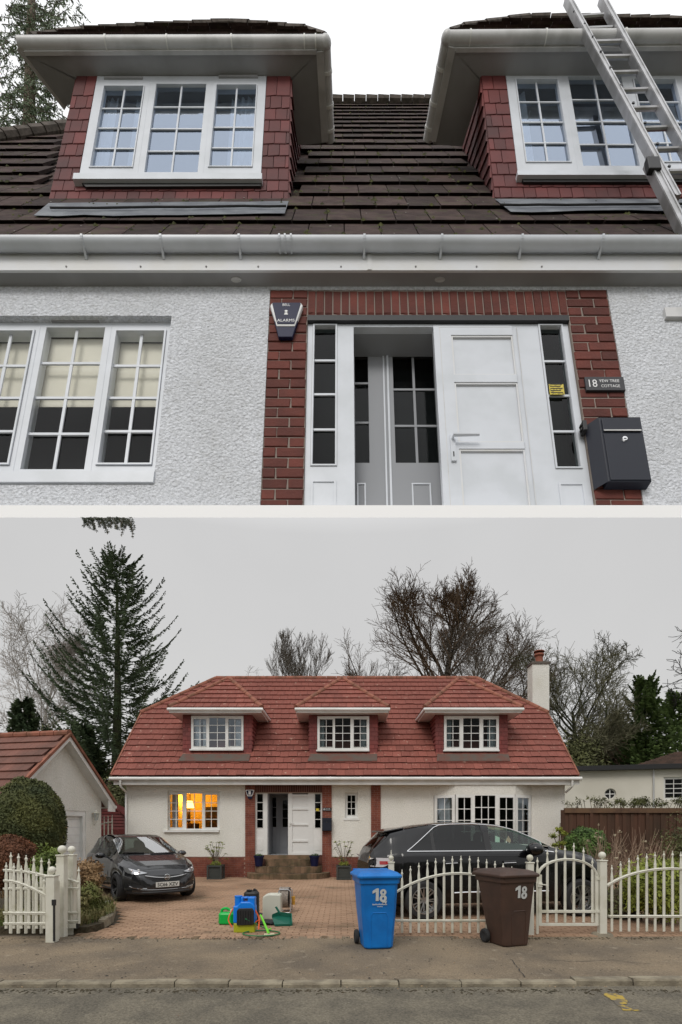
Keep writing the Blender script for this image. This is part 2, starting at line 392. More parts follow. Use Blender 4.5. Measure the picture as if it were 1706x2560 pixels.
# ------------------------------------------------------------------ THE UPPER FRONT (close view of the same cottage, leaning back)
UY = 26.0
VZ = V((0, .2388, .9711)); VN = V((0, .9711, -.2388)); VX = V((1, 0, 0)); UO = at(CX, 1262, UY)
FU = TRS(UO, VX, VN, VZ); CAMP = V((0, 0, H))
def Ld(px, py): return V(((px-CX)/F, 1., (HY-py)/F))
def L3(px, py, n=0.):                                             # local (x, depth, height) on the plane n behind the wall face
    d = Ld(px, py); t = (n+(UO-CAMP).dot(VN))/d.dot(VN); p = CAMP+d*t-UO; return V((p.x, n, p.dot(VZ)))
def Lb(px, py, b):                                                # same, at a given height b
    d = Ld(px, py); t = (b+(UO-CAMP).dot(VZ))/d.dot(VZ); p = CAMP+d*t-UO; return V((p.x, p.dot(VN), b))
def rect(px0, py0, px1, py1, n=0.):                               # px of top-left and bottom-right
    a = L3(px0, py0, n); b = L3(px1, py1, n); return a.x, b.x, b.z, a.z
# main roof plane: passes the eave (py 608) and rises at the pitch found from its courses
ZT = L3(CX, 716, 0).z
NF = Lb(CX, 680, ZT).y                                            # depth of the fascia in front of the wall (negative)
E0 = L3(CX, 609, NF+.15); WD = (VZ*math.cos(math.radians(18.4))+VN*math.sin(math.radians(18.4)))
WL = V((0, math.sin(math.radians(18.4)), math.cos(math.radians(18.4)))); NRL = V((0, -WL.z, WL.y))   # roof normal, local, outward
def Lr(px, py, off=0.):
    d = Ld(px, py); n_w = (VX.cross(WD)).normalized(); e0w = FU @ E0
    if off: e0w = e0w+(VN*NRL.y+VZ*NRL.z)*off
    t = (e0w-CAMP).dot(n_w)/d.dot(n_w); p = CAMP+d*t-UO; return V((p.x, p.dot(VN), p.dot(VZ)))
up_house = thing('roughcast_house', tuple(UO), 'close view of white roughcast cottage front under dark mossy tiled roof with two red dormers', 'house')
up_house.matrix_basis = FU
UH = up_house
_q = [L3(CX, 1263, -.9), L3(CX, 1264, 4.), L3(CX, 1291, 4.), L3(CX, 1294, -.9)]
MB().slab([(-24, p_.y, p_.z) for p_ in _q], (48, 0, 0)).build('ledge', 'slab_white').matrix_basis = FU
o = bpy.data.objects['ledge']; tag(o, kind='structure')
ZB = L3(CX, 1263, 0).z
# openings
gw = rect(-60, 789, 427, 1211); gwx = (L3(427, 789).x+L3(386, 1211).x)/2; gw = (-20., gwx, gw[2], gw[3])
pl0 = (L3(676, 724).x+L3(650, 1262).x)/2; pl1 = (L3(768, 786).x+L3(759.5, 1262).x)/2
pr0 = (L3(1425, 786).x+L3(1490, 1262).x)/2; pr1 = (L3(1518, 722).x+L3(1611, 1262).x)/2
zs_top = L3(CX, 724).z; zs_bot = L3(CX, 786).z
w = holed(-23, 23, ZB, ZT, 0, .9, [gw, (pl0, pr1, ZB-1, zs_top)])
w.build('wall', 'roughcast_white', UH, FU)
# brick surround, every brick its own object
br = MB(); br.box(pl0, pl1, .055, .85, ZB, zs_top).box(pr0, pr1, .055, .85, ZB, zs_top).box(pl1, pr0, .055, .85, zs_bot, zs_top)
surround = br.build('brick_surround', 'mortar', UH, FU)
BR = [meshof(rough_box(i), 'brick', 'brick_dark') for i in range(4)]
def brick(x0, x1, z0, z1, y=0., g=.032, d=.5):
    ju = R.uniform(-.02, .02)
    M = FU @ Matrix.Translation(((x0+x1)/2, y+d/2+ju, (z0+z1)/2)) @ Matrix.Diagonal((abs(x1-x0)-g*2, d, abs(z1-z0)-g*2, 1))
    inst(R.choice(BR), 'brick', surround, M)
pitch = (L3(CX, 877).z-L3(CX, 1143).z)/11; z = zs_top; i = 0
while z > ZB+.1:
    zb = max(z-pitch, ZB)
    for (a, b, fl) in ((pl0, pl1, 0), (pr0, pr1, 1)):
        m_ = lerp(a, b, (.33 if (i+fl) % 2 else .62)+R.uniform(-.02, .02)); brick(a, m_, zb, z); brick(m_, b, zb, z)
        
    z = zb; i += 1
ns_ = 31
for i in range(ns_): brick(lerp(pl1, pr0, i/ns_), lerp(pl1, pr0, (i+1)/ns_), zs_bot, zs_top)
MB().box(pl1, pr0, .02, .5, L3(CX, 799).z, zs_bot).build('lintel', 'black', UH, FU)
# eaves: soffit, fascia with screws, gutter with brackets
zf0 = ZT; zf1 = L3(CX, 640, NF).z
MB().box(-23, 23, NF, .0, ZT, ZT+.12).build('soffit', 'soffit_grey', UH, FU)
fa = MB().box(-23, 23, NF-.12, NF, zf0-.06, zf1+.5).build('fascia', 'fascia_white', UH, FU)
MB().box(L3(924, 660, NF).x-.12, L3(924, 660, NF).x+.12, NF-.16, NF-.121, zf0-.07, zf1).build('fascia_joint', 'fascia_white', UH, FU)
for px in (166, 352, 516, 646, 853, 1040, 1192, 1355): 
    p = L3(px, 667, NF-.12); MB().ball((p.x, NF-.13, p.z), .055, 8).build('screw', 'soffit_grey', fa, FU)
gz = L3(CX, 623, NF-.35).z; gr = .36
def half_gutter(p0, p1, r, mat, root, nm='gutter', M=FU, up=V((0, 0, 1))):
    p0 = V(p0); p1 = V(p1); d = (p1-p0).normalized(); x = d.cross(up).normalized(); u = x.cross(d); b = MB(); k = 12
    for p in (p0, p1):
        for rr in (r, r*.86):
            for j in range(k+1):
                a = math.pi+math.pi*j/k; b.v.append(tuple(p+x*math.cos(a)*rr+u*(math.sin(a)*rr+(r*.55))))
    n = k+1
    for j in range(k):
        b.f += [(j, j+1, j+1+2*n, j+2*n), (n+j+1, n+j, n+j+2*n, n+j+1+2*n)]
    b.f += [(0, 2*n, 3*n, n), (k, n+k, 3*n+k, 2*n+k)]
    for base in (0, 2*n): b.f += [tuple(base+j for j in range(n))]
    return b.build(nm, mat, root, M, smooth=True)
gut = half_gutter((-23, NF-.5, gz), (23, NF-.5, gz), gr, 'pvc_upper', UH)
for px in (211, 406, 600, 911, 1103, 1302, 1502):                 # gutter clips
    x = L3(px, 630, NF-.4).x; c = MB(); pts = [(x, NF-.5+math.cos(a)*gr*1.07, gz+gr*.55+math.sin(a)*gr*1.07) for a in [math.pi*(1+j/10) for j in range(11)]]
    for a, b in zip(pts, pts[1:]): c.bar(a, b, .12, .05, (0, 0, 1))
    c.bar((x, NF-.12, gz+.5), (x, NF-.14, gz-.42), .14, .05, (0, 1, 0)).bar((x, NF-.14, gz-.40), (x, NF-.5, gz-.16), .12, .06)
    c.build('gutter_clip', 'pvc_upper', gut, FU)
for px in (700, 714, 729): 
    x = L3(px, 630, NF-.4).x; c = MB(); pts = [(x, NF-.5+math.cos(a)*gr*1.1, gz+gr*.55+math.sin(a)*gr*1.1) for a in [math.pi*(1+j/10) for j in range(11)]]
    for a, b in zip(pts, pts[1:]): c.bar(a, b, .1, .05, (0, 0, 1))
    c.build('gutter_union', 'pvc_upper', gut, FU)
for px in (591, 1100):
    p = L3(px, 698, NF/2); _sv = MB().lathe([(.01, 0), (.2, 0), (.24, -.03), (.3, -.03), (.3, .02)], (p.x, NF/2, ZT-.02), 14); _sv.v = [(x_, NF/2+(y_-NF/2)*.4, z_) for x_, y_, z_ in _sv.v]; _sv.build('soffit_vent', 'gutter_grey', UH, FU)
# ground floor window on the left
yw = .34
def gl_from(tl, br_, cols, rows, cas, n):
    a = L3(tl[0], tl[1], n); b = L3(br_[0], br_[1], n); c = None
    return a, b
def G(tlx, trx, ty, blx, brx, by, cols, rows, cas, n):
    xa = (L3(tlx, ty, n).x+L3(blx, by, n).x)/2; xb = (L3(trx, ty, n).x+L3(brx, by, n).x)/2
    return (xa, xb, L3(CX, by, n).z, L3(CX, ty, n).z, cols, rows, cas)
def WR(tlx, trx, ty, blx, brx, by, n):
    return ((L3(tlx, ty, n).x+L3(blx, by, n).x)/2, (L3(trx, ty, n).x+L3(brx, by, n).x)/2, L3(CX, by, n).z, L3(CX, ty, n).z)
g1 = G(116, 264.5, 818, 51, 209, 1173, 2, 4, 0, yw); g2 = G(293, 412.5, 830, 246, 374, 1159.5, 2, 4, 1, yw)
g0 = (g1[0]-(g2[0]-g1[1])-(g2[1]-g2[0]), g1[0]-(g2[0]-g1[1]), g2[2], g2[3], 2, 4, 1)
zmid = lerp(g1[2], g1[3], .5)
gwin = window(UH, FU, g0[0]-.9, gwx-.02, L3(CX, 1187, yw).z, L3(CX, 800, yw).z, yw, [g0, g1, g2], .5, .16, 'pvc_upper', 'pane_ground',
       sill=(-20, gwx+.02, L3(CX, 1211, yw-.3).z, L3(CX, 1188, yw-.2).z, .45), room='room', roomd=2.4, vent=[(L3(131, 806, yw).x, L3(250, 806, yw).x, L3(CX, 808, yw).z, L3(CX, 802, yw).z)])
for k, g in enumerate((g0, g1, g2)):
    MB().box(g[0]-.1, g[1]+.1, yw+.62, yw+.64, zmid, g[3]+.1).build('painted_reflection', 'painted_reflection', gwin, FU)  # added cream sheet behind the top panes, painted as their sky reflection
# door set
yd = .22
zt = L3(CX, 798, yd).z; zd = ZB
dl = G(788, 839, 815, 781, 838, 1161.6, 1, 4, 1, yd); dr = G(1349, 1401.6, 815.6, 1395, 1452.6, 1168, 1, 4, 1, yd)
xo0 = (L3(881, 817, yd).x+L3(891.6, 1262, yd).x)/2; xo1 = (L3(1082, 817, yd).x+L3(1110.6, 1262, yd).x)/2
xs1 = (L3(1306, 817, yd).x+L3(1350, 1262, yd).x)/2; zo = L3(CX, 817, yd).z
for (g, xa, xb) in ((dl, pl1+.02, xo0), (dr, xs1, pr0-.02)):
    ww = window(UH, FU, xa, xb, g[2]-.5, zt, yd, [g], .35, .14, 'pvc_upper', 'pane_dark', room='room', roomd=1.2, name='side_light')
    MB().box(xa, xb, yd, yd+.35, zd, g[2]-.5).build('lower_panel', 'pvc_upper', ww, FU)
    m = MB(); a, b, c, d = g[0]+.05, g[1]-.05, zd-.5, g[2]-1.15
    m.box(a-.12, a, yd-.05, yd, zd, d+.12).box(b, b+.12, yd-.05, yd, zd, d+.12).box(a, b, yd-.05, yd, d, d+.12); m.build('moulding', 'pvc_upper', ww, FU)
MB().box(xo0, xs1, yd, yd+.35, zo, zt).build('door_head', 'pvc_upper', UH, FU)
door = MB(); lx0, lx1 = xo1, xs1
pan = [(L3(CX, 840, yd).z, L3(CX, 939, yd).z), (L3(CX, 957.6, yd).z, L3(CX, 1108, yd).z), (L3(CX, 1124, yd).z, ZB-.5)]
pa = (L3(1127, 840, yd).x+L3(1148, 1126, yd).x)/2; pb = (L3(1282, 840, yd).x+L3(1313, 1124, yd).x)/2
door.box(lx0, pa, yd-.06, yd+.3, ZB, zo).box(pb, lx1-.55, yd-.06, yd+.3, ZB, zo)
zz = [zo]+[v for p_ in pan for v in p_]
for i in range(0, 6, 2): door.box(pa, pb, yd-.06, yd+.3, zz[i+1], zz[i])
door.box(lx1-.53, lx1, yd-.0, yd+.34, ZB, zo)
dleaf = door.build('door', 'pvc_upper', UH, FU)
for (t_, b_) in pan: 
    b_ = max(b_, ZB)
    MB().box(pa, pb, yd+.08, yd+.2, b_, t_).build('door_panel', 'pvc_upper', dleaf, FU)
    m = MB(); k = .1; m.box(pa, pa+k, yd-.02, yd+.08, b_, t_).box(pb-k, pb, yd-.02, yd+.08, b_, t_).box(pa+k, pb-k, yd-.02, yd+.08, t_-k, t_)
    if b_ > ZB: m.box(pa+k, pb-k, yd-.02, yd+.08, b_, b_+k)
    m.build('moulding', 'fascia_white', dleaf, FU)
for (ua, ub) in (((1097, 817), (1128, 1262)), ((1296, 817), (1334, 1262))):
    xm_ = (L3(*ua, yd).x+L3(*ub, yd).x)/2; MB().box(xm_-.018, xm_+.018, yd-.066, yd-.060, ZB, zo-.12).build('door_seam', 'gutter_grey', dleaf, FU)
MB().box(lx0+.3, lx1-.62, yd-.066, yd-.060, zo-.13, zo-.1).build('door_seam', 'gutter_grey', dleaf, FU)
h0 = L3(1131, 1104, yd); hd = MB(); hd.box(h0.x-.13, h0.x+.13, yd-.16, yd-.06, L3(CX, 1158, yd).z, h0.z+.35); hd.tube([(h0.x, yd-.1, h0.z), (h0.x, yd-.38, h0.z), (h0.x+1.35, yd-.4, h0.z-.02)], [.1, .1, .07], 8)
hd.build('door_handle', 'pvc_upper', dleaf, FU)
MB().box(h0.x-.03, h0.x+.03, yd-.175, yd-.161, L3(CX, 1148, yd).z, L3(CX, 1136, yd).z).build('keyhole', 'ink', dleaf, FU)
# porch inside the open leaf: inner glazed door and screen
yi = yd+1.5
def IX(px, py): return L3(px, py, yi).x
ig = [(IX(888, 1000), IX(922, 1000), L3(CX, 1157, yi).z, L3(CX, 861, yi).z, 1, 3, 0), (IX(985, 1000), IX(1090, 1000), L3(CX, 1157, yi).z, L3(CX, 883, yi).z, 2, 3, 0)]
inn = window(UH, FU, IX(860, 1000), IX(1150, 1000), L3(CX, 1180, yi).z, zo+1.2, yi, ig, .25, .14, 'room_grey', 'pane_dark', room='room', roomd=.6, name='inner_door')
MB().box(IX(860, 1000), IX(1150, 1000), yi, yi+.25, ZB, L3(CX, 1180, yi).z).build('lower_panel', 'room_grey', inn, FU)
m = MB()
for (a, b) in ((893, 915), (1030, 1078)):
    xa, xb = IX(a, 1225), IX(b, 1225); zc = L3(CX, 1212, yi).z
    m.box(xa, xa+.08, yi-.05, yi, ZB, zc).box(xb-.08, xb, yi-.05, yi, ZB, zc).box(xa, xb, yi-.05, yi, zc, zc+.08)
m.box(IX(962, 1100), IX(966, 1100), yi-.05, yi, ZB, zo+.8).box(IX(972, 1100), IX(977, 1100), yi-.07, yi, ZB, zo+.8); m.build('moulding', 'pvc_upper', inn, FU)
MB().box(xo0-.05, xo0+.0, yd+.36, yi, ZB, zo).box(xo0-.05, xs1, yd+.36, yi, zo, zo+.1).build('porch_lining', 'room_grey', UH, FU)
# fixings on the wall, each a thing
def uthing(name, p, label, cat, group=None):
    o = thing(name, (0, 0, 0), label, cat, 0, group); o.matrix_basis = FU @ Matrix.Translation(p); return o
# alarm box
p = L3(718, 800, 0); al = uthing('alarm_box', p, 'navy shield alarm box with white rim and BELL ALARMS lettering on the dark brick pier', 'alarm box')
x0, x1, z1, z0 = L3(677, 777).x, L3(758.5, 777).x, L3(CX, 769).z, L3(CX, 828).z; cx = (x0+x1)/2; w2 = (x1-x0)/2; hh = z1-z0
def shield(f, y0, y1, zt_, zb_, top=.86, b=.55, sh=.12):
    zt_, zb_ = zt_, zb_; h_ = zt_-zb_
    P_ = [(cx-w2*f, zt_-h_*sh), (cx-w2*f*top, zt_), (cx+w2*f*top, zt_), (cx+w2*f, zt_-h_*sh), (cx+w2*f*b, zb_), (cx-w2*f*b, zb_)]
    return MB().slab([(x, y1, z) for x, z in P_], (0, y0-y1, 0))
zl = L3(CX, 853).z
MB().slab([(cx-w2*.72, -.02, z0+.5), (cx+w2*.72, -.02, z0+.5), (cx+w2*.42, -.02, zl), (cx-w2*.42, -.02, zl)], (0, -.2, 0)).build('lens', 'navy', al, FU, bevel=.04)
shield(1., -.26, 0., z1, z0).build('casing', 'white_paint', al, FU, bevel=.06)
shield(.86, -.29, -.26, z1-.09, z0+.12, top=.98, b=.60, sh=.05).build('face_plate', 'navy', al, FU)
Ml = lambda x, y, z: FU @ Matrix.Translation((x, y, z))
text('lettering', 'BELL', 'white_paint', al, Ml(cx, -.30, z1-.27), .44*w2*1.05, .19)
text('lettering', 'ALARMS', 'white_paint', al, Ml(cx, -.30, z0+.36), w2*1.05, .21)
e_ = MB(); ze = (z1+z0)/2+.06; k_ = .42
e_.add([(cx-.28*k_, -.30, ze-.42*k_), (cx+.28*k_, -.30, ze-.42*k_), (cx+.04*k_, -.30, ze+.02), (cx-.04*k_, -.30, ze+.02)], [(0, 1, 2, 3)])
e_.add([(cx-.2*k_, -.30, ze+.22*k_), (cx-.02, -.30, ze+.04*k_), (cx+.02, -.30, ze+.04*k_), (cx+.2*k_, -.30, ze+.22*k_), (cx+.1*k_, -.30, ze+.42*k_), (cx-.1*k_, -.30, ze+.42*k_)], [(0, 1, 2, 3, 4, 5)])
e_.bar((cx-.24*k_, -.30, ze-.2*k_), (cx+.24*k_, -.30, ze+.24*k_), .02, .02, (0, 1, 0)).bar((cx+.24*k_, -.301, ze-.2*k_), (cx-.24*k_, -.301, ze+.24*k_), .02, .02, (0, 1, 0))
e_.build('bell_emblem', 'white_paint', al, FU)
# plaque
x0, x1, z0, z1 = WR(1461, 1559, 944.6, 1466, 1563, 978, -.06)
pq = uthing('house_sign', ((x0+x1)/2, 0, z0), 'black slate sign reading 18 YEW TREE COTTAGE on the upper brick pier', 'sign')
MB().box(x0, x1, -.12, 0.02, z0, z1).build('plate', 'slate', pq, FU, bevel=.02)
wq = x1-x0; hq = z1-z0
text('numerals', '18', 'white_paint', pq, Ml(x0+wq*.19, -.13, (z0+z1)/2), wq*.21, hq*.55)
text('lettering', 'YEW TREE', 'white_paint', pq, Ml(x0+wq*.61, -.13, z0+hq*.68), wq*.52, hq*.2)
text('lettering', 'COTTAGE', 'white_paint', pq, Ml(x0+wq*.63, -.13, z0+hq*.3), wq*.48, hq*.2)
# letter box
x0, x1, z0, z1 = WR(1497.5, 1605, 1043, 1521, 1628, 1203.5, -.5)
lb = uthing('letter_box', ((x0+x1)/2, 0, z0), 'dark blue grey steel letter box with slot and round lock below the slate sign', 'letter box')
MB().slab([(x0, -.5, z0), (x1, -.5, z0), (x1, -.5, z1), (x0, -.5, z1)], (0, .5, 0)).build('case', 'box_navy', lb, FU, bevel=.04)
wl = L3(1473, 1044, -.0).x; MB().add([(x0-.001, -.5, z0), (x0-.001, -.5, z1), (x0-.50, -.02, z1), (x0-.50, -.02, z0)], [(0, 1, 2, 3)]).add([(x0, -.5, z1), (x1, -.5, z1), (x1, 0, z1), (x0-.50, -.02, z1)], [(0, 1, 2, 3)]).build('case_side', 'box_navy', lb, FU)
MB().box(x0+.12, x1-.1, -.56, -.5, z1-1.0, z1-.15).build('slot_flap', 'box_navy', lb, FU, bevel=.03)
MB().box(x0+.14, x1-.12, -.575, -.56, z1-.98, z1-.9).build('flap_edge', 'gutter_grey', lb, FU)
MB().box(x0+.12, x1-.04, -.54, -.5, z0+.06, z1-1.12).build('front_panel', 'box_navy', lb, FU, bevel=.03)
MB().lathe([(.001, -.60), (.13, -.60), (.15, -.54)], (x0+.52*(x1-x0), 0, z1-1.5), 14, 'Y').build('lock', 'chrome', lb, FU)
MB().box(x0+.49*(x1-x0), x0+.55*(x1-x0), -.61, -.601, z1-1.55, z1-1.5).build('keyhole', 'ink', lb, FU)
x0, x1, z0, z1 = WR(1374, 1411, 956, 1377, 1414, 982, yd-.1)
st = uthing('sticker', ((x0+x1)/2, yd, z0), 'yellow warning sticker on the right side light of the upper doorway', 'sticker')
MB().box(x0, x1, yd-.02, yd+.0, z0, z1).build('sticker_sheet', 'yellow_sticker', st, FU)
m = MB()
for i in range(5): m.box(x0+.06, x1-.08-.1*(i % 2), yd-.03, yd-.021, z0+.1+i*.15, z0+.15+i*.15)
m.build('print', 'ink', st, FU)
p = L3(1460, 1071, -.1); x = p.x
kk = uthing('door_catch', p, 'small black plastic catch on the door frame beside the letter box', 'catch')
MB().box(x-.12, x+.1, -.3, .1, p.z-.32, p.z+.32).box(x-.2, x-.12, -.2, 0, p.z-.2, p.z-.05).box(x-.2, x-.12, -.2, 0, p.z+.08, p.z+.2).build('catch_body', 'plastic_black', kk, FU, bevel=.03)
# vent on wall far right
p = L3(1668, 790); vt = MB().box(p.x-.2, p.x+2, -.2, 0, p.z-.35, p.z+.35).build('vent_hood', 'gutter_grey', UH, FU)
# ---- main roof: every tile an object
slope = Lr(CX, 251)-Lr(CX, 608); SL = slope.length
CK, BK, A0 = .0839, 3.88, 608.
def yk(k): return (A0+BK*k)/(1+CK*k)
rowL = (Lr(CX, yk(1))-Lr(CX, yk(0))).length
tw = 92/F*(FU @ Lr(CX, 600)).y
base = Lr(CX, 609); nrow = 20
tile = MB(); tile.add([(0, .09, .0), (1, .09, .0), (1, 1, 0), (0, 1, 0), (0, 0, 1), (1, 0, 1), (1, 1, .35), (0, 1, .35)],
    [(0, 3, 2, 1), (4, 5, 6, 7), (0, 1, 5, 4), (1, 2, 6, 5), (2, 3, 7, 6), (3, 0, 4, 7)])
TL = meshof(tile, 'tile', 'dark_tile'); TL2 = None
roof_bed = MB(); c0 = Lr(-250, 609, -.1); roof_bed.slab([Lr(a_, b_, -.1) for a_, b_ in ((-300, 612), (2000, 612), (2000, 350), (1100, 350), (1100, 262), (780, 262), (780, 350), (300, 350), (178, 330), (-300, 395))], -NRL*.3)
uroof = roof_bed.build('roof', 'dark_tile', UH, FU)
D1 = ((122, 506), (165, 262), (754, 362), (722, 500)); 
def in_dormer(px, py):
    if 100 < px and py < 512:
        t_ = (505-py)/150.
        if px < 722+t_*28 and px > 112+t_*30: return True
    if py < 500:
        t_ = (497-py)/135.
        if px > 1238-t_*75: return True
    return False
def proj(p):
    q_ = FU @ V(p); return CX+q_.x/q_.y*F, HY-(q_.z-H)/q_.y*F
mossm = MB(); lich = MB()
for k in range(nrow):
    o0 = base+WL*(k*rowL); off = (k % 2)*.5*tw+.2
    kk0 = int((Lr(-90, 600).x-1)/tw)*1 
    for j in range(-24, 24):
        xa = j*tw+off; px, py = proj((xa+tw/2, o0.y, o0.z)); px2, _ = proj((xa+tw, o0.y, o0.z))
        if px2 < -60 or px > 1770 or in_dormer(px, py-4): continue
        if py < 345 and px < 170: 
            if py < 332-(px-33)*.13: continue
        if py < 345 and px > 1120: continue
        jit = R.uniform(-.012, .012); lift = R.uniform(0, .03)
        loc = o0+V((xa+.03, 0, 0))-WL*(.18+R.uniform(-.05, .05))+NRL*.02
        M = FU @ TRS(loc, V((tw-.07, 0, 0)), WL*(rowL+.22), NRL*(.25+lift))
        inst(TL, 'tile', uroof, M)
        for q_ in range(R.choice((2, 3, 5, 7)) if k < 8 else 2):             # moss cushions along the joints
            s_ = R.uniform(.05, .20)*(1. if k < 6 else .8); f_ = R.random()**1.5
            pj = o0+V((xa+R.gauss(0, .12) if R.random() < .8 else xa+R.random()*tw, 0, 0))+WL*(rowL*f_-.1)+NRL*(.27-.14*f_)
            mossm.add([pj+V((-s_, 0, 0)), pj-WL*s_*1.5, pj+V((s_, 0, 0)), pj+WL*s_*1.5, pj+NRL*s_*.6], [(0, 1, 4), (1, 2, 4), (2, 3, 4), (3, 0, 4)])
        for q_ in range(1):
            if R.random() < .75:
                s_ = R.uniform(.02, .085); f_ = R.random(); pj = o0+V((xa+R.random()*tw, 0, 0))+WL*(rowL*f_*.9)+NRL*(.30-.13*f_)
                lich.add([pj+V((-s_, 0, 0)), pj-WL*s_, pj+V((s_*1.3, 0, 0)), pj+WL*s_*.8], [(0, 1, 2, 3)])
mossm.build('moss', 'moss', uroof, FU, kind='stuff'); lich.build('lichen', 'lichen', uroof, FU, kind='stuff')
# ridge tiles along the top between the dormers and on the left hip
for (xa, ya, xb, yb, n) in ((800, 251, 1120, 251, 11), (-60, 352, 175, 318, 7)):
    for i in range(n):
        a = Lr(lerp(xa, xb, i/n), lerp(ya, yb, i/n), .4); b = Lr(lerp(xa, xb, (i+.95)/n), lerp(ya, yb, (i+.95)/n), .4)
        MB().tube([a, b], [.62, .55], 8).build('ridge_tile', 'ridge_dark', uroof, FU, smooth=True)
# ---- dormers
ND = Lr(CX, 506).y                                               # face of the dormers
zda = L3(CX, 192, ND).z; ZEv = L3(CX, 192, ND).z; NDF = Lb(CX, 132, ZEv).y; YE = (FU @ V((0, NDF, ZEv))).y
HT = [meshof(rough_box(20+i, .02, .03), 'hung_tile', 'hung_tile') for i in range(3)]
def hung(root, x0, x1, z0, z1, y):
    M = FU @ TRS(((x0+x1)/2, y, (z0+z1)/2), V(((x1-x0)-.03, 0, 0)), V((0, .16, .0)), V((0, .12, (z1-z0)*1.08)))
    inst(R.choice(HT), 'hung_tile', root, M)
def lin(pts, y):
    return itp(sorted([(b, a) for a, b in pts]), y)
def dormer(face_l, face_r, rows, win, wpx, cheek, gut_f, gut_side, soff, hipface, hiprows, name, cur, lead, ventpx, sill, tw_=.0):
    """every list in pixels of the photograph; face_l/r edges at depth ND"""
    xl = [L3(a, b, ND).x for a, b in face_l]; xr = [L3(a, b, ND).x for a, b in face_r]
    zt_, zb_ = L3(CX, rows[0], ND).z, L3(CX, rows[-1], ND).z
    XL = lambda z: lerp(xl[0], xl[1], (zt_-z)/(zt_-zb_)); XR = lambda z: lerp(xr[0], xr[1], (zt_-z)/(zt_-zb_))
    dm = MB(); wx0, wx1, wz0, wz1 = wpx
    h = holed(min(xl)+.05, max(xr)-.05, zb_, zt_, ND+.1, ND+.4, [(wx0, wx1, wz0, wz1)])
    dm.v = h.v; dm.f = h.f
    d = dm.build('dormer', 'hung_tile', UH, FU)
    zr = [L3(CX, y, ND).z for y in rows]
    for i, (a, b) in enumerate(zip(zr, zr[1:])):
        la, ra = XL((a+b)/2), XR((a+b)/2); spans = [(la, ra)]
        if b < wz1 and a > wz0+.1: spans = [(la, wx0-.02), (wx1+.02, ra)]
        for (s0, s1) in spans:
            wdt = s1-s0
            if wdt < .15: continue
            t_ = .86; cuts = [s0]; x = s0+(t_*(.45 if i % 2 else .98)); 
            while x < s1-.2: cuts.append(x); x += t_
            cuts.append(s1)
            for c0_, c1_ in zip(cuts, cuts[1:]): hung(d, c0_, c1_, b, a, ND)
    # cheek tiles, in courses running back to the main roof
    for ck in cheek:
        ft, fb, bt = ck                                            # front top, front bottom, back top (px)
        Ft, Fb = L3(*ft, ND), L3(*fb, ND); Bt = Lr(*bt); Bb = Lr(*fb)
        MB().slab([Ft, Fb, Bb, Bt], (.1 if ft[0] > CX else -.1, 0, 0)).build('cheek', 'hung_tile', d, FU)
        n = len(rows)-1; sgn = 1 if ft[0] < CX else -1
        for i in range(n):
            t0 = (zt_-zr[i])/(zt_-zb_); t1 = min(1.04, (zt_-zr[i+1])/(zt_-zb_)+.012)
            f0, f1, b0_, b1_ = Ft.lerp(Fb, t0), Ft.lerp(Fb, t1), Bt.lerp(Bb, t0), Bt.lerp(Bb, t1)
            m_ = max(1, int((b0_-f0).length/1.1))
            for j in range(m_):
                u0, u1 = j/m_, (j+.97)/m_
                o_ = V((sgn*.02, 0, 0)); o2 = V((sgn*.17, 0, 0))
                q0, q1, q2, q3 = f0.lerp(b0_, u0), f0.lerp(b0_, u1), f1.lerp(b1_, u1), f1.lerp(b1_, u0)
                MB().add([q0+o_, q1+o_, q2+o2, q3+o2, q3-o_, q2-o_], [(0, 1, 2, 3), (3, 2, 5, 4), (0, 3, 4), (1, 5, 2)]).build('hung_tile', 'hung_tile', d, FU)
    window(UH, FU, wx0, wx1, wz0, wz1, ND-.06, win, .4, .125, 'pvc_upper', 'pane_upper', sill=sill, room='room', roomd=2.2, cur=cur, vent=ventpx)
    # soffit, fascia, gutters
    sm = MB()
    for poly in soff: sm.slab([p_ for p_ in poly], (0, 0, .1))
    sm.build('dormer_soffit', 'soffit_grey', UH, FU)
    return d
zs_ = lambda y: L3(CX, y, ND).z
wl_ = WR(241, 665, 193, 203, 655, 439, ND)
gls = [G(260.5, 359, 220, 229, 332, 420.5, 2, 4, 1, ND), G(390.5, 515.6, 212, 363, 496, 433, 2, 4, 0, ND), G(542, 640, 217, 525.5, 631, 419.6, 2, 4, 1, ND)]
yc = ND+.55
curL = [(gls[0][0], gls[0][0]+.9, gls[0][2], gls[0][3], yc), (gls[0][1]-.75, gls[0][1]+.1, gls[0][2], gls[0][3], yc), (gls[2][0]+1.05, gls[2][1]+.1, gls[2][2], gls[2][3], yc)]
zsb = Lb(CX, 132, ZEv).z
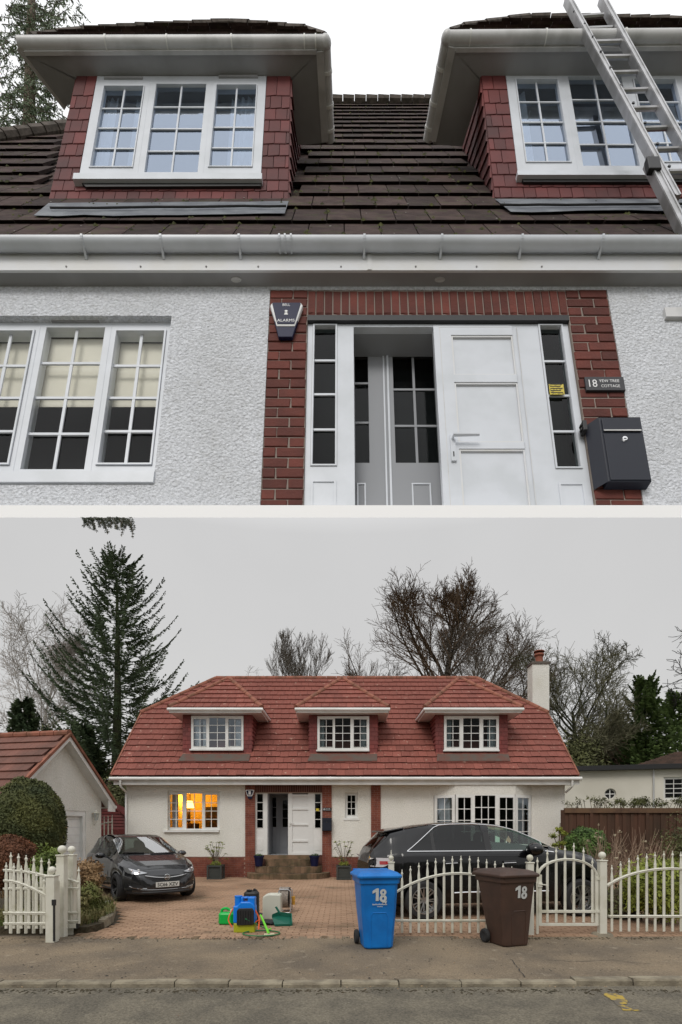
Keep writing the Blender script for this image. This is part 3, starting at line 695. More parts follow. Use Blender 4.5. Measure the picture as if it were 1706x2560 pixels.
# pieces of the left eaves
def fr(px, py=132): return Lb(px, py, ZEv)
A_ = fr(60, 134); B_ = fr(797, 130); Cw = L3(727, 189, ND); Cl = L3(192, 195, ND); Cl.z = Cw.z = ZEv
Bb_ = Lb(815, 357, ZEv); Ck = Lb(754, 362, ZEv); Ab_ = Lb(160, 262, ZEv)
dA = dormer([(192, 195), (122, 506)], [(727, 189), (721, 502)], [193, 241, 273, 302, 332, 362, 392, 422, 452.5, 480, 505], gls, wl_,
    [((727, 190), (721, 502), (754, 362))], None, None, [[A_, B_, V((Cw.x, ND+.2, ZEv)), V((Cl.x, ND+.2, ZEv))], [B_, Bb_, Ck-V((.3, 0, 0)), V((Cw.x-.2, ND+.2, ZEv))], [A_, V((Cl.x+.4, ND+.2, ZEv)), Ab_+V((3, 0, 0)), Ab_]],
    None, None, 'left', curL, None, [(L3(262, 200, ND).x, L3(358, 200, ND).x, zs_(202), zs_(198)), (L3(548, 198, ND).x, L3(645, 198, ND).x, zs_(199), zs_(195))],
    (L3(186, 445, ND-.3).x, L3(656, 445, ND-.3).x, L3(CX, 452, ND-.35).z, L3(CX, 440, ND-.3).z, .4))
wr_ = WR(1262.5, 1262.5, 180, 1295.6, 1295.6, 434, ND); 
g_a = G(1290, 1394, 203, 1317.7, 1424, 408, 2, 4, 1, ND); g_b = G(1421, 1554, 193, 1457, 1598, 417, 2, 4, 0, ND); 
g_c = (g_b[1]+(g_b[0]-g_a[1]), g_b[1]+(g_b[0]-g_a[1])+(g_a[1]-g_a[0]), g_a[2], g_a[3], 2, 4, 1)
wr_ = (wr_[0], g_c[1]+(g_a[0]-wr_[0]), wr_[2], wr_[3])
curR = [(g_a[0]-.1, g_a[0]+.85, g_a[2], g_a[3], yc), (g_c[0], g_c[1], g_c[2], g_c[3]-1.2, yc)]
A2 = fr(1138, 128); B2 = fr(1790, 122); C2 = L3(1202, 183, ND); C2.z = ZEv; D2 = Lb(1083, 360, ZEv); E2 = Lb(1148, 366, ZEv)
dB = dormer([(1202, 182), (1237, 497)], [(1800, 182), (1860, 497)], [182, 226, 260, 289, 319, 348, 377, 409, 439, 470, 497], [g_a, g_b, g_c], wr_,
    [((1202, 183), (1237, 497), (1150, 366))], None, None, [[A2, B2, V((B2.x, ND+.2, ZEv)), V((C2.x, ND+.2, ZEv))], [A2, V((C2.x+.2, ND+.2, ZEv)), E2+V((.3, 0, 0)), D2]],
    None, None, 'right', curR, None, [(L3(1290, 184, ND).x, L3(1385, 184, ND).x, zs_(186), zs_(182))],
    (L3(1293, 442, ND-.3).x, L3(1900, 442, ND-.3).x, L3(CX, 442, ND-.35).z, L3(CX, 434, ND-.3).z, .4))
for (tr, sx) in ((dA, 0), (dB, 1)):
    P_ = [(203, 456), (655, 453), (652, 464), (215, 466)] if not sx else [(1305, 444), (1760, 444), (1760, 454), (1310, 454)]
    MB().slab([L3(a, b, ND-.25) for a, b in P_], (0, .2, 0)).build('apron_strip', 'black', tr, FU)
# lead flashings at the foot of each dormer
def lead(P_, nm='lead_flashing'):
    m = MB(); n = len(P_[0])-1
    top, bot = P_
    for i in range(n):
        a, b, c, d = Lr(*top[i], .27), Lr(*top[i+1], .27), Lr(*bot[i+1], .33), Lr(*bot[i], .33); m.slab([a, b, c, d], NRL*.02)
    return m.build(nm, 'lead', UH, FU)
xs_ = [0, .1, .2, .32, .45, .58, .7, .82, .92, 1]
lead([[(lerp(122, 722, t_), lerp(508, 504, t_)+R.uniform(-1, 1)) for t_ in xs_], [(lerp(84, 712, t_), lerp(540, 535, t_)+R.uniform(-2, 2)) for t_ in xs_]])
lead([[(lerp(1238, 1800, t_), 498) for t_ in xs_], [(lerp(1278, 1800, t_), lerp(531, 524, t_)+R.uniform(-2, 2)) for t_ in xs_]])
for (a, b) in (((125, 519), (716, 514)), ((1250, 512), (1760, 508))):
    MB().tube([Lr(lerp(a[0], b[0], t_), lerp(a[1], b[1], t_)+R.uniform(-1, 1), .45) for t_ in xs_], .06, 5).build('lead_seam', 'black', UH, FU)
# fascias and gutters of the dormers
def eaves(front, side, clips, fas):
    f0, f1 = front; p0, p1 = Lb(*f0, ZEv+.45), Lb(*f1, ZEv+.45)
    rg = .40; s0, s1 = side
    q1 = Lb(*s1, ZEv+.45)
    corner = p1 if s0 == f1 else p0
    gm = MB(); gp_ = [p0, p1]
    g = MB().tube([p0, p1], rg, 14).build('gutter', 'gutter_grey', UH, FU, smooth=True)
    MB().ball(tuple(corner), rg*1.12, 14).build('corner_union', 'gutter_grey', g, FU, smooth=True)
    sd = MB().tube([corner, q1], rg*1.0, 14).build('gutter', 'gutter_grey', UH, FU, smooth=True)
    for t_ in (.26, .6, .86):
        c = corner.lerp(q1, t_); dd = (q1-corner).normalized()*.09; MB().tube([c-dd, c+dd], rg*1.1, 14).build('gutter_union', 'pvc_white', sd, FU, smooth=True)
    for px in clips:
        x = Lb(px, f0[1], ZEv+.45).x; t_ = (x-p0.x)/(p1.x-p0.x); c = p0.lerp(p1, t_); MB().tube([c-V((.05, 0, 0)), c+V((.05, 0, 0))], rg*1.1, 14).build('gutter_clip', 'pvc_white', g, FU, smooth=True)
    a, b = fas
    MB().bar(Lb(*a, ZEv+.12), Lb(*b, ZEv+.12), .2, .35).build('fascia', 'gutter_grey', UH, FU)
    b2_ = Lb(*s1, ZEv+.12); c2_ = corner.copy(); c2_.z = ZEv+.12; sx = .35 if corner.x < 0 and s0 == f0 else -.35
    sgn = -1 if corner.x > -3 and corner.x < 8 and s0 == f1 else 1
    MB().bar(c2_+V((sgn*.42, .2, 0)), b2_+V((sgn*.42, 0, 0)), .55, .35).build('fascia', 'gutter_grey', UH, FU)
eaves(((47, 110), (814, 108)), ((814, 108), (825, 352)), (267, 420, 581, 762, 790), ((62, 130), (792, 127)))
gl2 = MB().tube([Lb(47, 110, ZEv+.45), Lb(166, 262, ZEv+.45)], .38, 14).build('gutter', 'gutter_grey', UH, FU, smooth=True)
eaves(((1118, 97), (1790, 92)), ((1118, 97), (1070, 350)), (1175, 1363, 1560), ((1140, 122), (1790, 117)))
# hipped dormer roofs seen edge-on above the gutters
def diproof(front, apex, outline, rows, hips):
    Y0_ = YE; yb = HY-(0)
    ya, yz = rows[0], rows[-1]
    D = lambda px, py: (FU.inverted() @ at(px, py, YE*(1+.13*(ya-py)/(ya-yz))))
    m = MB().slab([D(*p_) for p_ in outline], VN*0+V((0, .6, 0)))
    d = m.build('dormer_roof', 'dark_tile', UH, FU)
    left = [(p_[1], p_[0]) for p_ in hips[0]]; right = [(p_[1], p_[0]) for p_ in hips[1]]
    for i, (a, b) in enumerate(zip(rows, rows[1:])):
        xa, xb = itp(sorted(left), (a+b)/2), itp(sorted(right), (a+b)/2); x = xa; st_ = 58*(1-.05*i)
        x = xa-R.random()*st_
        while x < xb:
            x2 = x+st_; u, v = max(x, xa), min(x2, xb)
            if v-u > 4:
                P0, P1, P2, P3 = D(u, a), D(v-1.2, a), D(v-1.2, b-.5), D(u, b-.5)
                k_ = V((0, -.32, 0)); k2 = V((0, -.08, 0))
                MB().add([P0+k_, P1+k_, P2+k2, P3+k2, P0+V((0, .2, -.05)), P1+V((0, .2, -.05))], [(0, 1, 2, 3), (4, 5, 1, 0), (1, 5, 2), (0, 3, 4)]).build('tile', 'dark_tile', d, FU)
            x = x2
    for hp in hips:
        for (a, b) in zip(hp, hp[1:]):
            n = max(1, int(math.hypot(a[0]-b[0], a[1]-b[1])/45))
            for j in range(n):
                t0, t1 = j/n, (j+.96)/n
                MB().tube([D(lerp(a[0], b[0], t0), lerp(a[1], b[1], t0)), D(lerp(a[0], b[0], t1), lerp(a[1], b[1], t1))], [.30, .25], 8).build('hip_tile', 'ridge_dark', d, FU, smooth=True)
diproof(None, None, [(55, 100), (818, 98), (768, 74), (576, 57), (205, 80)], [97, 90, 82, 73, 63], [[(80, 96), (205, 78), (340, 69), (483, 63), (576, 57)], [(812, 94), (762, 74), (576, 57)]])
diproof(None, None, [(1125, 90), (1800, 84), (1800, 60), (1672, 50), (1326, 44), (1158, 72)], [87, 79, 70, 61, 51], [[(1125, 84), (1158, 71), (1326, 44)], [(1800, 64), (1672, 50), (1326, 44)]])
# ---- ladder leaning over the right dormer, in front of the gutter
ln = NDF-1.6
lad = uthing('ladder', L3(1600, 480, ln), 'aluminium extension ladder leaning against the right dormer gutter', 'ladder')
def rail(a, b, w_, d_, nm, mat='aluminium'):
    A, B = L3(*a, a_n), L3(*b, b_n); m = MB().bar(A, B, w_, d_, (0, 1, 0))
    o = m.build(nm, mat, lad, FU); return A, B
a_n = ln+1.5; b_n = ln
def seg(pa, pb, wd, n0, n1, nm='stile'):
    A, B = L3(*pa, n0), L3(*pb, n1); MB().bar(A, B, wd, .45, (0, 1, 0)).build(nm, 'aluminium', lad, FU)
    MB().bar(A+V((-wd*.36, -.24, 0)), B+V((-wd*.36, -.24, 0)), wd*.2, .06, (0, 1, 0)).bar(A+V((wd*.36, -.24, 0)), B+V((wd*.36, -.24, 0)), wd*.2, .06, (0, 1, 0)).build('stile_lip', 'aluminium', lad, FU)
def on(pa, pb, n0, n1, t_): return L3(*pa, n0).lerp(L3(*pb, n1), t_)
sA = ((1418, 0), (1690, 500)); sB = ((1504, 0), (1740, 430))
seg(*sA, .42, ln+1.2, ln-.6); seg(*sB, .42, ln+1.2, ln-.5)
seg((1622, 408), (1740, 640), .5, ln-.9, ln-1.4, 'lower_stile')
rl = [((1437, 43), (1509, 38)), ((1463, 73), (1531, 70)), ((1483, 106), (1553, 104)), ((1503, 143), (1578, 142)), ((1527, 183), (1605, 181)), ((1553, 227), (1634, 224)), ((1583, 272), (1662, 270)), ((1612, 322), (1690, 319)), ((1643, 374), (1720, 372)), ((1672, 430), (1750, 428))]
for i, (a, b) in enumerate(rl):
    A = L3(*a, lerp(ln+1.1, ln-.5, i/10)); B = L3(*b, lerp(ln+1.1, ln-.5, i/10)); MB().tube([A, B], .14, 8).build('rung', 'aluminium', lad, FU, smooth=True)
    C = A+V((-.12, -.25, -.05)); MB().lathe([(.001, -.06), (.09, -.06), (.11, 0)], tuple(C), 10, 'Y').build('rivet', 'alloy_dark', lad, FU)
MB().box(L3(1618, 415, ln-1.2).x, L3(1650, 415, ln-1.2).x, ln-1.35, ln-1.0, L3(CX, 428, ln-1.2).z, L3(CX, 398, ln-1.2).z).build('bracket', 'plastic_black', lad, FU, bevel=.05)

# everything above stands on the sloping ledge: trim it to the ledge's top
import bmesh
_k = (HY-1266)/F; _pn = V((0, -_k, 1)).normalized()
def _trim(o):
    for c in o.children: _trim(c)
    if o.type != 'MESH': return
    w = wm(o); zz = [(w @ v.co-CAMP).dot(_pn) for v in o.data.vertices]
    if not zz or min(zz) > 0: return
    if max(zz) < 0: bpy.data.objects.remove(o); return
    me = o.data.copy(); bm = bmesh.new(); bm.from_mesh(me); iw = w.inverted()
    co = iw @ CAMP; no = (w.to_3x3().transposed() @ _pn).normalized()
    bmesh.ops.bisect_plane(bm, geom=bm.verts[:]+bm.edges[:]+bm.faces[:], plane_co=co, plane_no=no, clear_inner=True)
    bm.to_mesh(me); bm.free(); o.data = me
_trim(UH)
# ================================================================== THE PLACE BELOW: cottage, drive, cars
def struct(o): o['kind'] = 'structure'; return o
# ground, road, pavement, drive
g = MB(); g.add([(-900, -300, -.16), (900, -300, -.16), (900, 1600, -.16), (-900, 1600, -.16)], [(0, 1, 2, 3)]); struct(g.build('ground', 'ground'))
g = MB(); g.add([(-60, -8, -.052), (60, -8, -.052), (60, 5.40, -.052), (-60, 5.40, -.052)], [(0, 1, 2, 3)]); struct(g.build('road', 'road'))
def sheet(name, mat, x0, x1, y0, y1, nx, ny, z, amp, seed=1, thick=0):
    r = random.Random(seed); b = MB(); ph = [r.uniform(0, 6) for _ in range(8)]
    for j in range(ny+1):
        for i in range(nx+1):
            x, y = lerp(x0, x1, i/nx), lerp(y0, y1, j/ny)
            dz = amp*(math.sin(x*1.3+ph[0])*math.sin(y*1.9+ph[1])+.5*math.sin(x*3.1+ph[2]+y*2.3)+.35*math.sin(x*7+ph[3])*math.cos(y*6+ph[4]))
            b.v.append((x, y, z+dz))
    for j in range(ny):
        for i in range(nx):
            a = j*(nx+1)+i; b.f.append((a, a+1, a+nx+2, a+nx+1))
    return struct(b.build(name, mat, smooth=True))
sheet('pavement', 'asphalt', -30, 30, 5.50, 7.72, 240, 24, -.012, .006)
# kerb stones, one object each
kr = struct(MB().box(-40, 40, 5.35, 5.47, -.2, -.06).build('kerb', 'kerb'))
KM = []
for s_ in range(4):
    r = random.Random(s_); b = MB(); n = 7; vs = []
    for i in range(n):
        x = -.5+i/(n-1); j0 = r.uniform(-.05, .05)
        vs += [(x, -.5+j0, -.5), (x, -.5+j0, .38), (x, -.40+j0, .5+r.uniform(-.03, .03)), (x, .5, .5+r.uniform(-.03, .03)), (x, .5, -.5)]
    for i in range(n-1):
        for k in range(4): a = i*5+k; b.f.append((a, a+5, a+6, a+1))
    b.f += [(0, 1, 2, 3, 4), tuple(5*(n-1)+k for k in (4, 3, 2, 1, 0))]
    b.v = vs; KM.append(meshof(b, 'kerb_stone', 'kerb'))
x = -8.
while x < 8:
    L_ = R.uniform(.56, .68); yy = 5.375+.006*x+(.05 if x > 1.95 else 0)+R.uniform(-.008, .008); 
    M = Matrix.Translation((x+L_/2, yy+.05, -.075+R.uniform(-.006, .006)+(.012 if x > 1.95 else 0))) @ Matrix.Rotation(R.uniform(-.02, .02), 4, 'Z') @ Matrix.Rotation(R.uniform(-.008, .008), 4, 'Y') @ Matrix.Diagonal((L_-.012, .12, .15, 1))
    inst(R.choice(KM), 'kerb_stone', kr, M); x += L_
# dirt line against the kerb and loose bits
def scatter(name, mat, n, fn, s0, s1, flat=.35, seed=3, label=None):
    r = random.Random(seed); b = MB()
    for _ in range(n):
        x, y, z = fn(r); s_ = r.uniform(s0, s1)*r.uniform(.5, 1); a = r.uniform(0, 6.28); h = s_*flat*r.uniform(.4, 1.2)
        c, s = math.cos(a)*s_, math.sin(a)*s_; e_ = r.uniform(.4, .9)
        b.add([(x+c, y+s, z), (x-s*e_, y+c*e_, z), (x-c, y-s, z), (x+s*e_, y-c*e_, z), (x+r.uniform(-.3, .3)*s_, y, z+h)], [(0, 1, 4), (1, 2, 4), (2, 3, 4), (3, 0, 4)])
    o = b.build(name, mat, kind='stuff')
    return o
tag(scatter('leaf_litter', 'twig_dark', 520, lambda r: (r.uniform(-6, 6), 5.5+2.2*r.random(), -.008), .008, .024), 'dark leaf crumbs and grit scattered over the pavement')
tag(scatter('leaf_litter', 'leaf_dry', 260, lambda r: (r.uniform(-6, 6), r.choice((5.28+abs(r.gauss(0, .05))*-1, 5.55+2.1*r.random(), 7.6+r.gauss(0, .07))), -.01 if r.random() < .8 else -.01), .006, .016, seed=8), 'pale dry leaf scraps along the kerb and drive edge')
tag(scatter('gutter_dirt', 'soil', 1500, lambda r: (r.uniform(-7, 7), 5.29-abs(r.gauss(0, .07)), -.050), .008, .03, seed=5), 'dark damp dirt collected in the road channel under the kerb')
tag(scatter('edge_dirt', 'soil', 1500, lambda r: (r.uniform(-6, 8), 7.60+r.gauss(0, .05)+.05*math.sin(0), -.012), .01, .035, seed=6), 'crumbly dark soil in a line where the pavement meets the drive')
# patched tarmac and yellow road paint
def patch(name, mat, pts, z, r0=0.02, par=None, sub=5):
    P_ = []
    for a, b in zip(pts, pts[1:]+pts[:1]):
        for i in range(sub): P_.append((lerp(a[0], b[0], i/sub)+R.uniform(-r0, r0), lerp(a[1], b[1], i/sub)+R.uniform(-r0, r0), z))
    return MB().add(P_, [tuple(range(len(P_)))]).build(name, mat, par)
pm('asphalt_dark', (.088, .078, .064), .95, (.12, .105, .085), 3., (.4, .6), (70, .8, .012))
ym = patch('yellow_marking', 'yellow_line', [gp(1500, 2484, -.05)[:2], gp(1552, 2486, -.05)[:2], gp(1572, 2508, -.05)[:2], gp(1556, 2514, -.05)[:2], gp(1612, 2528, -.05)[:2], gp(1560, 2528, -.05)[:2], gp(1535, 2505, -.05)[:2]], -.047, .012)
struct(ym)
m = MB(); pts = [gp(x_, y_, 0) for x_, y_ in ((1278, 2398), (1296, 2420), (1312, 2445))]
pts = [V((p_[0]+R.uniform(-.01, .01), p_[1], .0)) for p_ in pts]
# drive
PY0, PY1 = 7.74, 18.5
struct(MB().box(-9, 12, PY0, PY1, -.15, -.03).build('drive', 'paver_bed')); DR = bpy.data.objects['drive']
pb = MB()
for sx in (-.5, .5): pass
top = [(-.47, -.44, .5), (.47, -.44, .5), (.47, .44, .5), (-.47, .44, .5)]; mid = [(-.5, -.5, .3), (.5, -.5, .3), (.5, .5, .3), (-.5, .5, .3)]; low = [(a, b, -.5) for a, b, _ in mid]
pb.add(top+mid+low, [(0, 1, 2, 3)]+[(i+4, (i+1) % 4+4, (i+1) % 4, i) for i in range(4)]+[(i+8, (i+1) % 4+8, (i+1) % 4+4, i+4) for i in range(4)])
PM_ = meshof(pb, 'paving_brick', 'paver'); PMD = meshof(pb, 'paving_brick', 'step_brick')
def bedcurve(y):                                                   # left edge of the drive against the planted bed
    return itp([(7.7, -4.15), (8.3, -3.95), (9.0, -3.95), (9.8, -4.3), (10.6, -4.75), (11.5, -5.6), (13, -6.8), (18, -7.5)], y)
rest = MB(); cnt = 0; pw, pd = .215, .1075; rows_ = int((17.45-PY0)/pd)
for j in range(rows_):
    y = PY0+.06+j*pd; 
    for i in range(-42, 56):
        x = i*pw+(j % 2)*pw/2
        if x < bedcurve(y)+.1 or x > 11: continue
        px = CX+x/y*F
        if px > 1790 or px < -60: continue
        zz_ = -.012+R.uniform(-.003, .003)+.004*math.sin(x*1.7)*math.cos(y*1.3)
        vis = 540 < CX+x/y*F < 870 or j < 3 or (CX+x/y*F) < 560
        if cnt < 300 and ((j < 11 and -3.4 < x < 1.0) ):
            M = Matrix.Translation((x, y, zz_-.02)) @ Matrix.Rotation(R.uniform(-.012, .012), 4, 'Z') @ Matrix.Diagonal((pw-.008, pd-.008, .05, 1)); inst(PM_, 'paving_brick', DR, M); cnt += 1
        else:
            rx, ry = (pw-.008)/2, (pd-.008)/2; z1 = zz_+.005; z0 = zz_-.012
            rest.add([(x-rx*.95, y-ry*.9, z1), (x+rx*.95, y-ry*.9, z1), (x+rx*.95, y+ry*.9, z1), (x-rx*.95, y+ry*.9, z1), (x-rx, y-ry, z0), (x+rx, y-ry, z0), (x+rx, y+ry, z0), (x-rx, y+ry, z0)],
                     [(0, 1, 2, 3), (4, 5, 1, 0), (5, 6, 2, 1), (6, 7, 3, 2), (7, 4, 0, 3)])
rest.build('paving_bricks', 'paver', DR, kind='stuff')
# edging course of the drive (headers)
for i in range(70):
    x = -4.1+i*.107
    M = Matrix.Translation((x, PY0-.06, -.035+R.uniform(-.003, .003))) @ Matrix.Rotation(math.pi/2, 4, 'Z') @ Matrix.Diagonal((.2, .1, .05, 1)); 
    if i < 60: inst(PMD if i % 9 == 0 else PM_, 'edging_brick', DR, M)
# ------------------------------------------------------------------ the cottage
ch = thing('cottage', (0, 17.5, 0), 'white rendered cottage with red tiled roof, three dormers and brick porch surround', 'house')
YF = 17.5; SC = F/YF
def X(px, Y=YF): return (px-CX)/F*Y
def Z(py, Y=YF): return H+(HY-py)/F*Y
wx0, wx1 = X(316), X(1413)
w1 = (X(419), X(549.5), Z(2080), Z(1979)); sw = (X(863), X(895), Z(2047), Z(1982)); bay = (X(1085), X(1329), Z(2120), Z(1984)); dh = (X(614), X(829.6), -.2, Z(1962))
pr = (X(928), X(952), -.2, 3.3)
holed(wx0, wx1, .68, 3.35, YF, YF+.3, [w1, sw, bay, dh]).build('wall', 'roughcast_cream', ch)
MB().box(wx0, wx0+.3, YF+.3, 25.3, .68, 3.6).box(wx1-.3, wx1, YF+.3, 25.3, .68, 3.6).box(wx0, wx1, 25.3, 25.6, -.1, 3.6).build('wall', 'roughcast_cream', ch)
for sx_ in (wx0, wx1-.3):
    MB().slab([(sx_, YF+.3, 3.5), (sx_, 25.3, 3.5), (sx_, 23.6, 5.9), (sx_, 19.5, 5.9)], (.3, 0, 0)).build('gable', 'roughcast_cream', ch)
MB().box(wx0-.03, dh[0], YF-.03, YF+.3, -.1, .67).box(dh[1], wx1+.03, YF-.03, YF+.3, -.1, .67).build('plinth', 'mortar_low', ch)
def bricks(name, x0, x1, z0, z1, y, mat='brick_low', bl=.215, bh=.065, g=.011, par=ch, out=.012):
    b = MB(); z = z0; i = 0
    while z < z1-.01:
        zt_ = min(z+bh, z1); x = x0-(i % 2)*bl/2
        while x < x1:
            a, c = max(x, x0), min(x+bl, x1)
            if c-a > .03:
                j_ = R.uniform(0, .004); b.add([(a, y-out-j_, z), (c, y-out-j_, z), (c, y-out-j_, zt_), (a, y-out-j_, zt_), (a, y+.005, z), (c, y+.005, z), (c, y+.005, zt_), (a, y+.005, zt_)], [(0, 1, 2, 3), (0, 4, 5, 1), (1, 5, 6, 2), (2, 6, 7, 3), (3, 7, 4, 0)])
            x += bl+g
        z += bh+g; i += 1
    return b.build(name, mat, par, kind='stuff')
bricks('bricks', wx0-.03, dh[0]-.01, -.03, .665, YF-.03); bricks('bricks', dh[1]+.01, wx1+.03, -.03, .665, YF-.03)
di0, di1 = X(638), X(806); zdh = Z(1982)
MB().box(dh[0], di0, YF-.045, YF+.3, -.1, dh[3]).box(di1, dh[1], YF-.045, YF+.3, -.1, dh[3]).box(di0, di1, YF-.045, YF+.3, zdh, dh[3]).box(pr[0], pr[1], YF-.03, YF+.05, .68, 3.2).build('brick_pier', 'mortar_low', ch)
bricks('bricks', dh[0], di0, 0, dh[3], YF-.045, 'brick_low'); bricks('bricks', di1, dh[1], 0, dh[3], YF-.045); bricks('bricks', pr[0], pr[1], .68, 3.15, YF-.03)
n = 30
for i in range(n): 
    a, b = lerp(di0, di1, i/n), lerp(di0, di1, (i+1)/n); MB().box(a+.006, b-.006, YF-.06, YF-.04, zdh+.01, dh[3]-.01).build('soldier_brick', 'brick_soot', ch)
# windows
def gg(a, b, t_, bo, c, r, cas=0, Y=YF+.12): return (X(a, Y), X(b, Y), Z(bo, Y), Z(t_, Y), c, r, cas)
yw_ = YF+.12
litw = window(ch, I4, w1[0]+.0, w1[1], w1[2]+.06, w1[3], yw_, [gg(424.5, 456, 1987, 2069, 2, 4, 1), gg(466, 505.5, 1984, 2072, 2, 4, 0), gg(513, 543.5, 1987, 2069, 2, 4, 1)], .07, .022,
       sill=(w1[0]-.12, w1[1]-.02, w1[2]-.01, w1[2]+.055, .2), pane='pane_ground', cur=[(X(424), X(439), Z(2070), Z(1986), yw_+.16, 'room_grey')])
# lit room behind it
rm = MB(); rz0, rz1 = .9, 3.1; ry = yw_+3.2
rm.box(X(405), X(575), ry, ry+.05, rz0, rz1).box(X(400), X(400)+.05, yw_+.1, ry, rz0, rz1).box(X(600), X(600)+.05, yw_+.1, ry, rz0, rz1).box(X(400), X(600), yw_+.1, ry, rz1, rz1+.05).box(X(400), X(600), yw_+.1, ry, rz0-.05, rz0)
rm.build('lit_room', 'room_orange', ch)
fm = MB(); Yq = yw_+2.4
fm.box(X(400, Yq), X(452, Yq), Yq, Yq+.4, .9, 1.75).box(X(466, Yq), X(560, Yq), Yq, Yq+.4, .9, 1.62).box(X(508, Yq), X(575, Yq), Yq, Yq+.3, .9, 2.5).box(X(478, Yq), X(500, Yq), Yq-.5, Yq-.1, .9, 1.85); fm.build('furniture', 'furniture', ch)
lx, ly, lz = X(478, Yq), Yq-.3, Z(2013, Yq)
lp = thing('table_lamp', (lx, ly, 1.75), 'lit table lamp with glowing cream shade behind the left ground floor window', 'lamp')
MB().lathe([(.14, 0), (.20, -.26)], (lx, ly, lz+.14), 16).build('lamp_shade', 'lamp_glow', lp)
MB().lathe([(.001, lz-.12), (.015, lz-.13), (.03, lz-.2), (.06, lz-.3), (.07, 1.9), (.001, 1.85)], (lx, ly, 0), 12).build('lamp_base', 'furniture', lp)
ll = bpy.data.lights.new('lamp_light', 'POINT'); ll.energy = 34; ll.color = (1, .62, .14); ll.shadow_soft_size = .12; lo = bpy.data.objects.new('lamp_light', ll); COL.objects.link(lo); lo.location = (lx, ly-.05, lz+.25)
window(ch, I4, sw[0], sw[1], sw[2], sw[3], yw_, [gg(869.5, 888.5, 1989, 2038, 2, 3, 1)], .07, .02, sill=(sw[0]-.05, sw[1]+.05, sw[2]-.06, sw[2]+.01, .14), room='room', roomd=1.)
# bay window: three faces
bc = YF-.40; BX = [X(1085), X(1139, bc), X(1289, bc), X(1329)]; bz0, bz1 = .66, Z(1987, bc)
MB().slab([(BX[0], YF, bz1), (BX[1], bc, bz1), (BX[2], bc, bz1), (BX[3], YF, bz1)], (0, 0, 3.3-bz1)).build('bay_head', 'roughcast_cream', ch)
MB().slab([(BX[0], YF, .0), (BX[1], bc, .0), (BX[2], bc, .0), (BX[3], YF, 0)], (0, 0, .66)).build('bay_base', 'brick_low', ch)
MB().slab([(BX[0]-.05, YF, 1.0), (BX[1]-.03, bc-.08, 1.0), (BX[2]+.03, bc-.08, 1.), (BX[3]+.05, YF, 1.)], (0, 0, .06)).build('sill', 'pvc_white', ch)
gt, gb = Z(1991.5, bc), 1.16
def gx(a): return X(a, bc)
window(ch, I4, BX[1]+.02, BX[2]-.02, 1.06, bz1, bc, [(gx(1146), gx(1178), gb, gt-.04, 2, 4, 1), (gx(1188), gx(1239), gb, gt+.03, 3, 4, 0), (gx(1250), gx(1284), gb, gt-.04, 2, 4, 1)], .07, .026, room='room', roomd=1.6)
for (a, b, curx) in ((V((BX[0], YF, 0)), V((BX[1], bc, 0)), (0, .75)), (V((BX[2], bc, 0)), V((BX[3], YF, 0)), (.1, 1))):
    dx = (b-a).normalized(); Mx = TRS(a, dx, V((0, 0, 1)).cross(dx), V((0, 0, 1))); L_ = (b-a).length
    window(ch, Mx, .02, L_-.02, 1.06, bz1, 0, [(.12, L_-.12, gb, gt-.04, 2, 4, 1)], .06, .022, pane='pane_pale', room='room', roomd=.5, cur=[(.1+(L_-.2)*curx[0], .1+(L_-.2)*curx[1], 1.1, gt, .2)])
# doorway
ds = YF+.06; zs0 = .74; zt_ = Z(1983.5, ds)
def slight(pa, pb, ga, gb_):
    ww = window(ch, I4, X(pa, ds), X(pb, ds), 1.42, zt_, ds, [(X(ga, ds), X(gb_, ds), Z(2070, ds), Z(1985.5, ds), 1, 4, 1)], .07, .022, name='side_light', room='room', roomd=.4)
    MB().box(X(pa, ds), X(pb, ds), ds, ds+.07, zs0, 1.42).build('lower_panel', 'pvc_white', ww)
    MB().box(X(ga, ds)+.0, X(gb_, ds), ds-.012, ds, zs0+.15, 1.30).build('moulding', 'pvc_white', ww)
slight(638, 669, 643, 657.5); slight(784, 806, 788, 802)
dlf = MB(); da, db_ = X(720.6, ds), X(776, ds); pa_, pb2 = X(731, ds), X(771, ds)
dlf.box(da, pa_, ds-.01, ds+.07, zs0, zt_).box(pb2, X(784, ds), ds-.01, ds+.07, zs0, zt_)
cutz = [zt_-.04, Z(1992, ds), Z(2021, ds), Z(2025, ds), Z(2060.5, ds), Z(2064, ds), Z(2101, ds), Z(2105, ds), Z(2132, ds), zs0]
for i in range(0, 10, 2): dlf.box(pa_, pb2, ds-.01, ds+.07, cutz[i+1], cutz[i])
dl_ = dlf.build('door', 'cream_door', ch)
for i in range(1, 9, 2): MB().box(pa_, pb2, ds+.022, ds+.06, cutz[i+1], cutz[i]).build('door_panel', 'cream_door', dl_)
MB().box(da+.04, da+.08, ds-.03, ds-.01, Z(2066, ds), Z(2054, ds)).tube([(da+.06, ds-.05, Z(2059, ds)), (da+.2, ds-.06, Z(2059, ds))], .012, 6).build('door_handle', 'pvc_white', dl_)
MB().box(X(638, ds), X(806, ds), ds-.015, ds+.08, zt_, zdh+.02).build('door_frame', 'pvc_white', ch)
yo = ds+1.1
MB().box(X(669, ds), X(669, ds)+.03, ds+.07, yo, zs0, zt_).box(X(669, ds), X(784, ds), ds+.07, yo, zs0-.03, zs0).box(X(669, ds), X(784, ds), ds+.07, yo, zt_, zt_+.03).build('porch_lining', 'room_grey', ch)
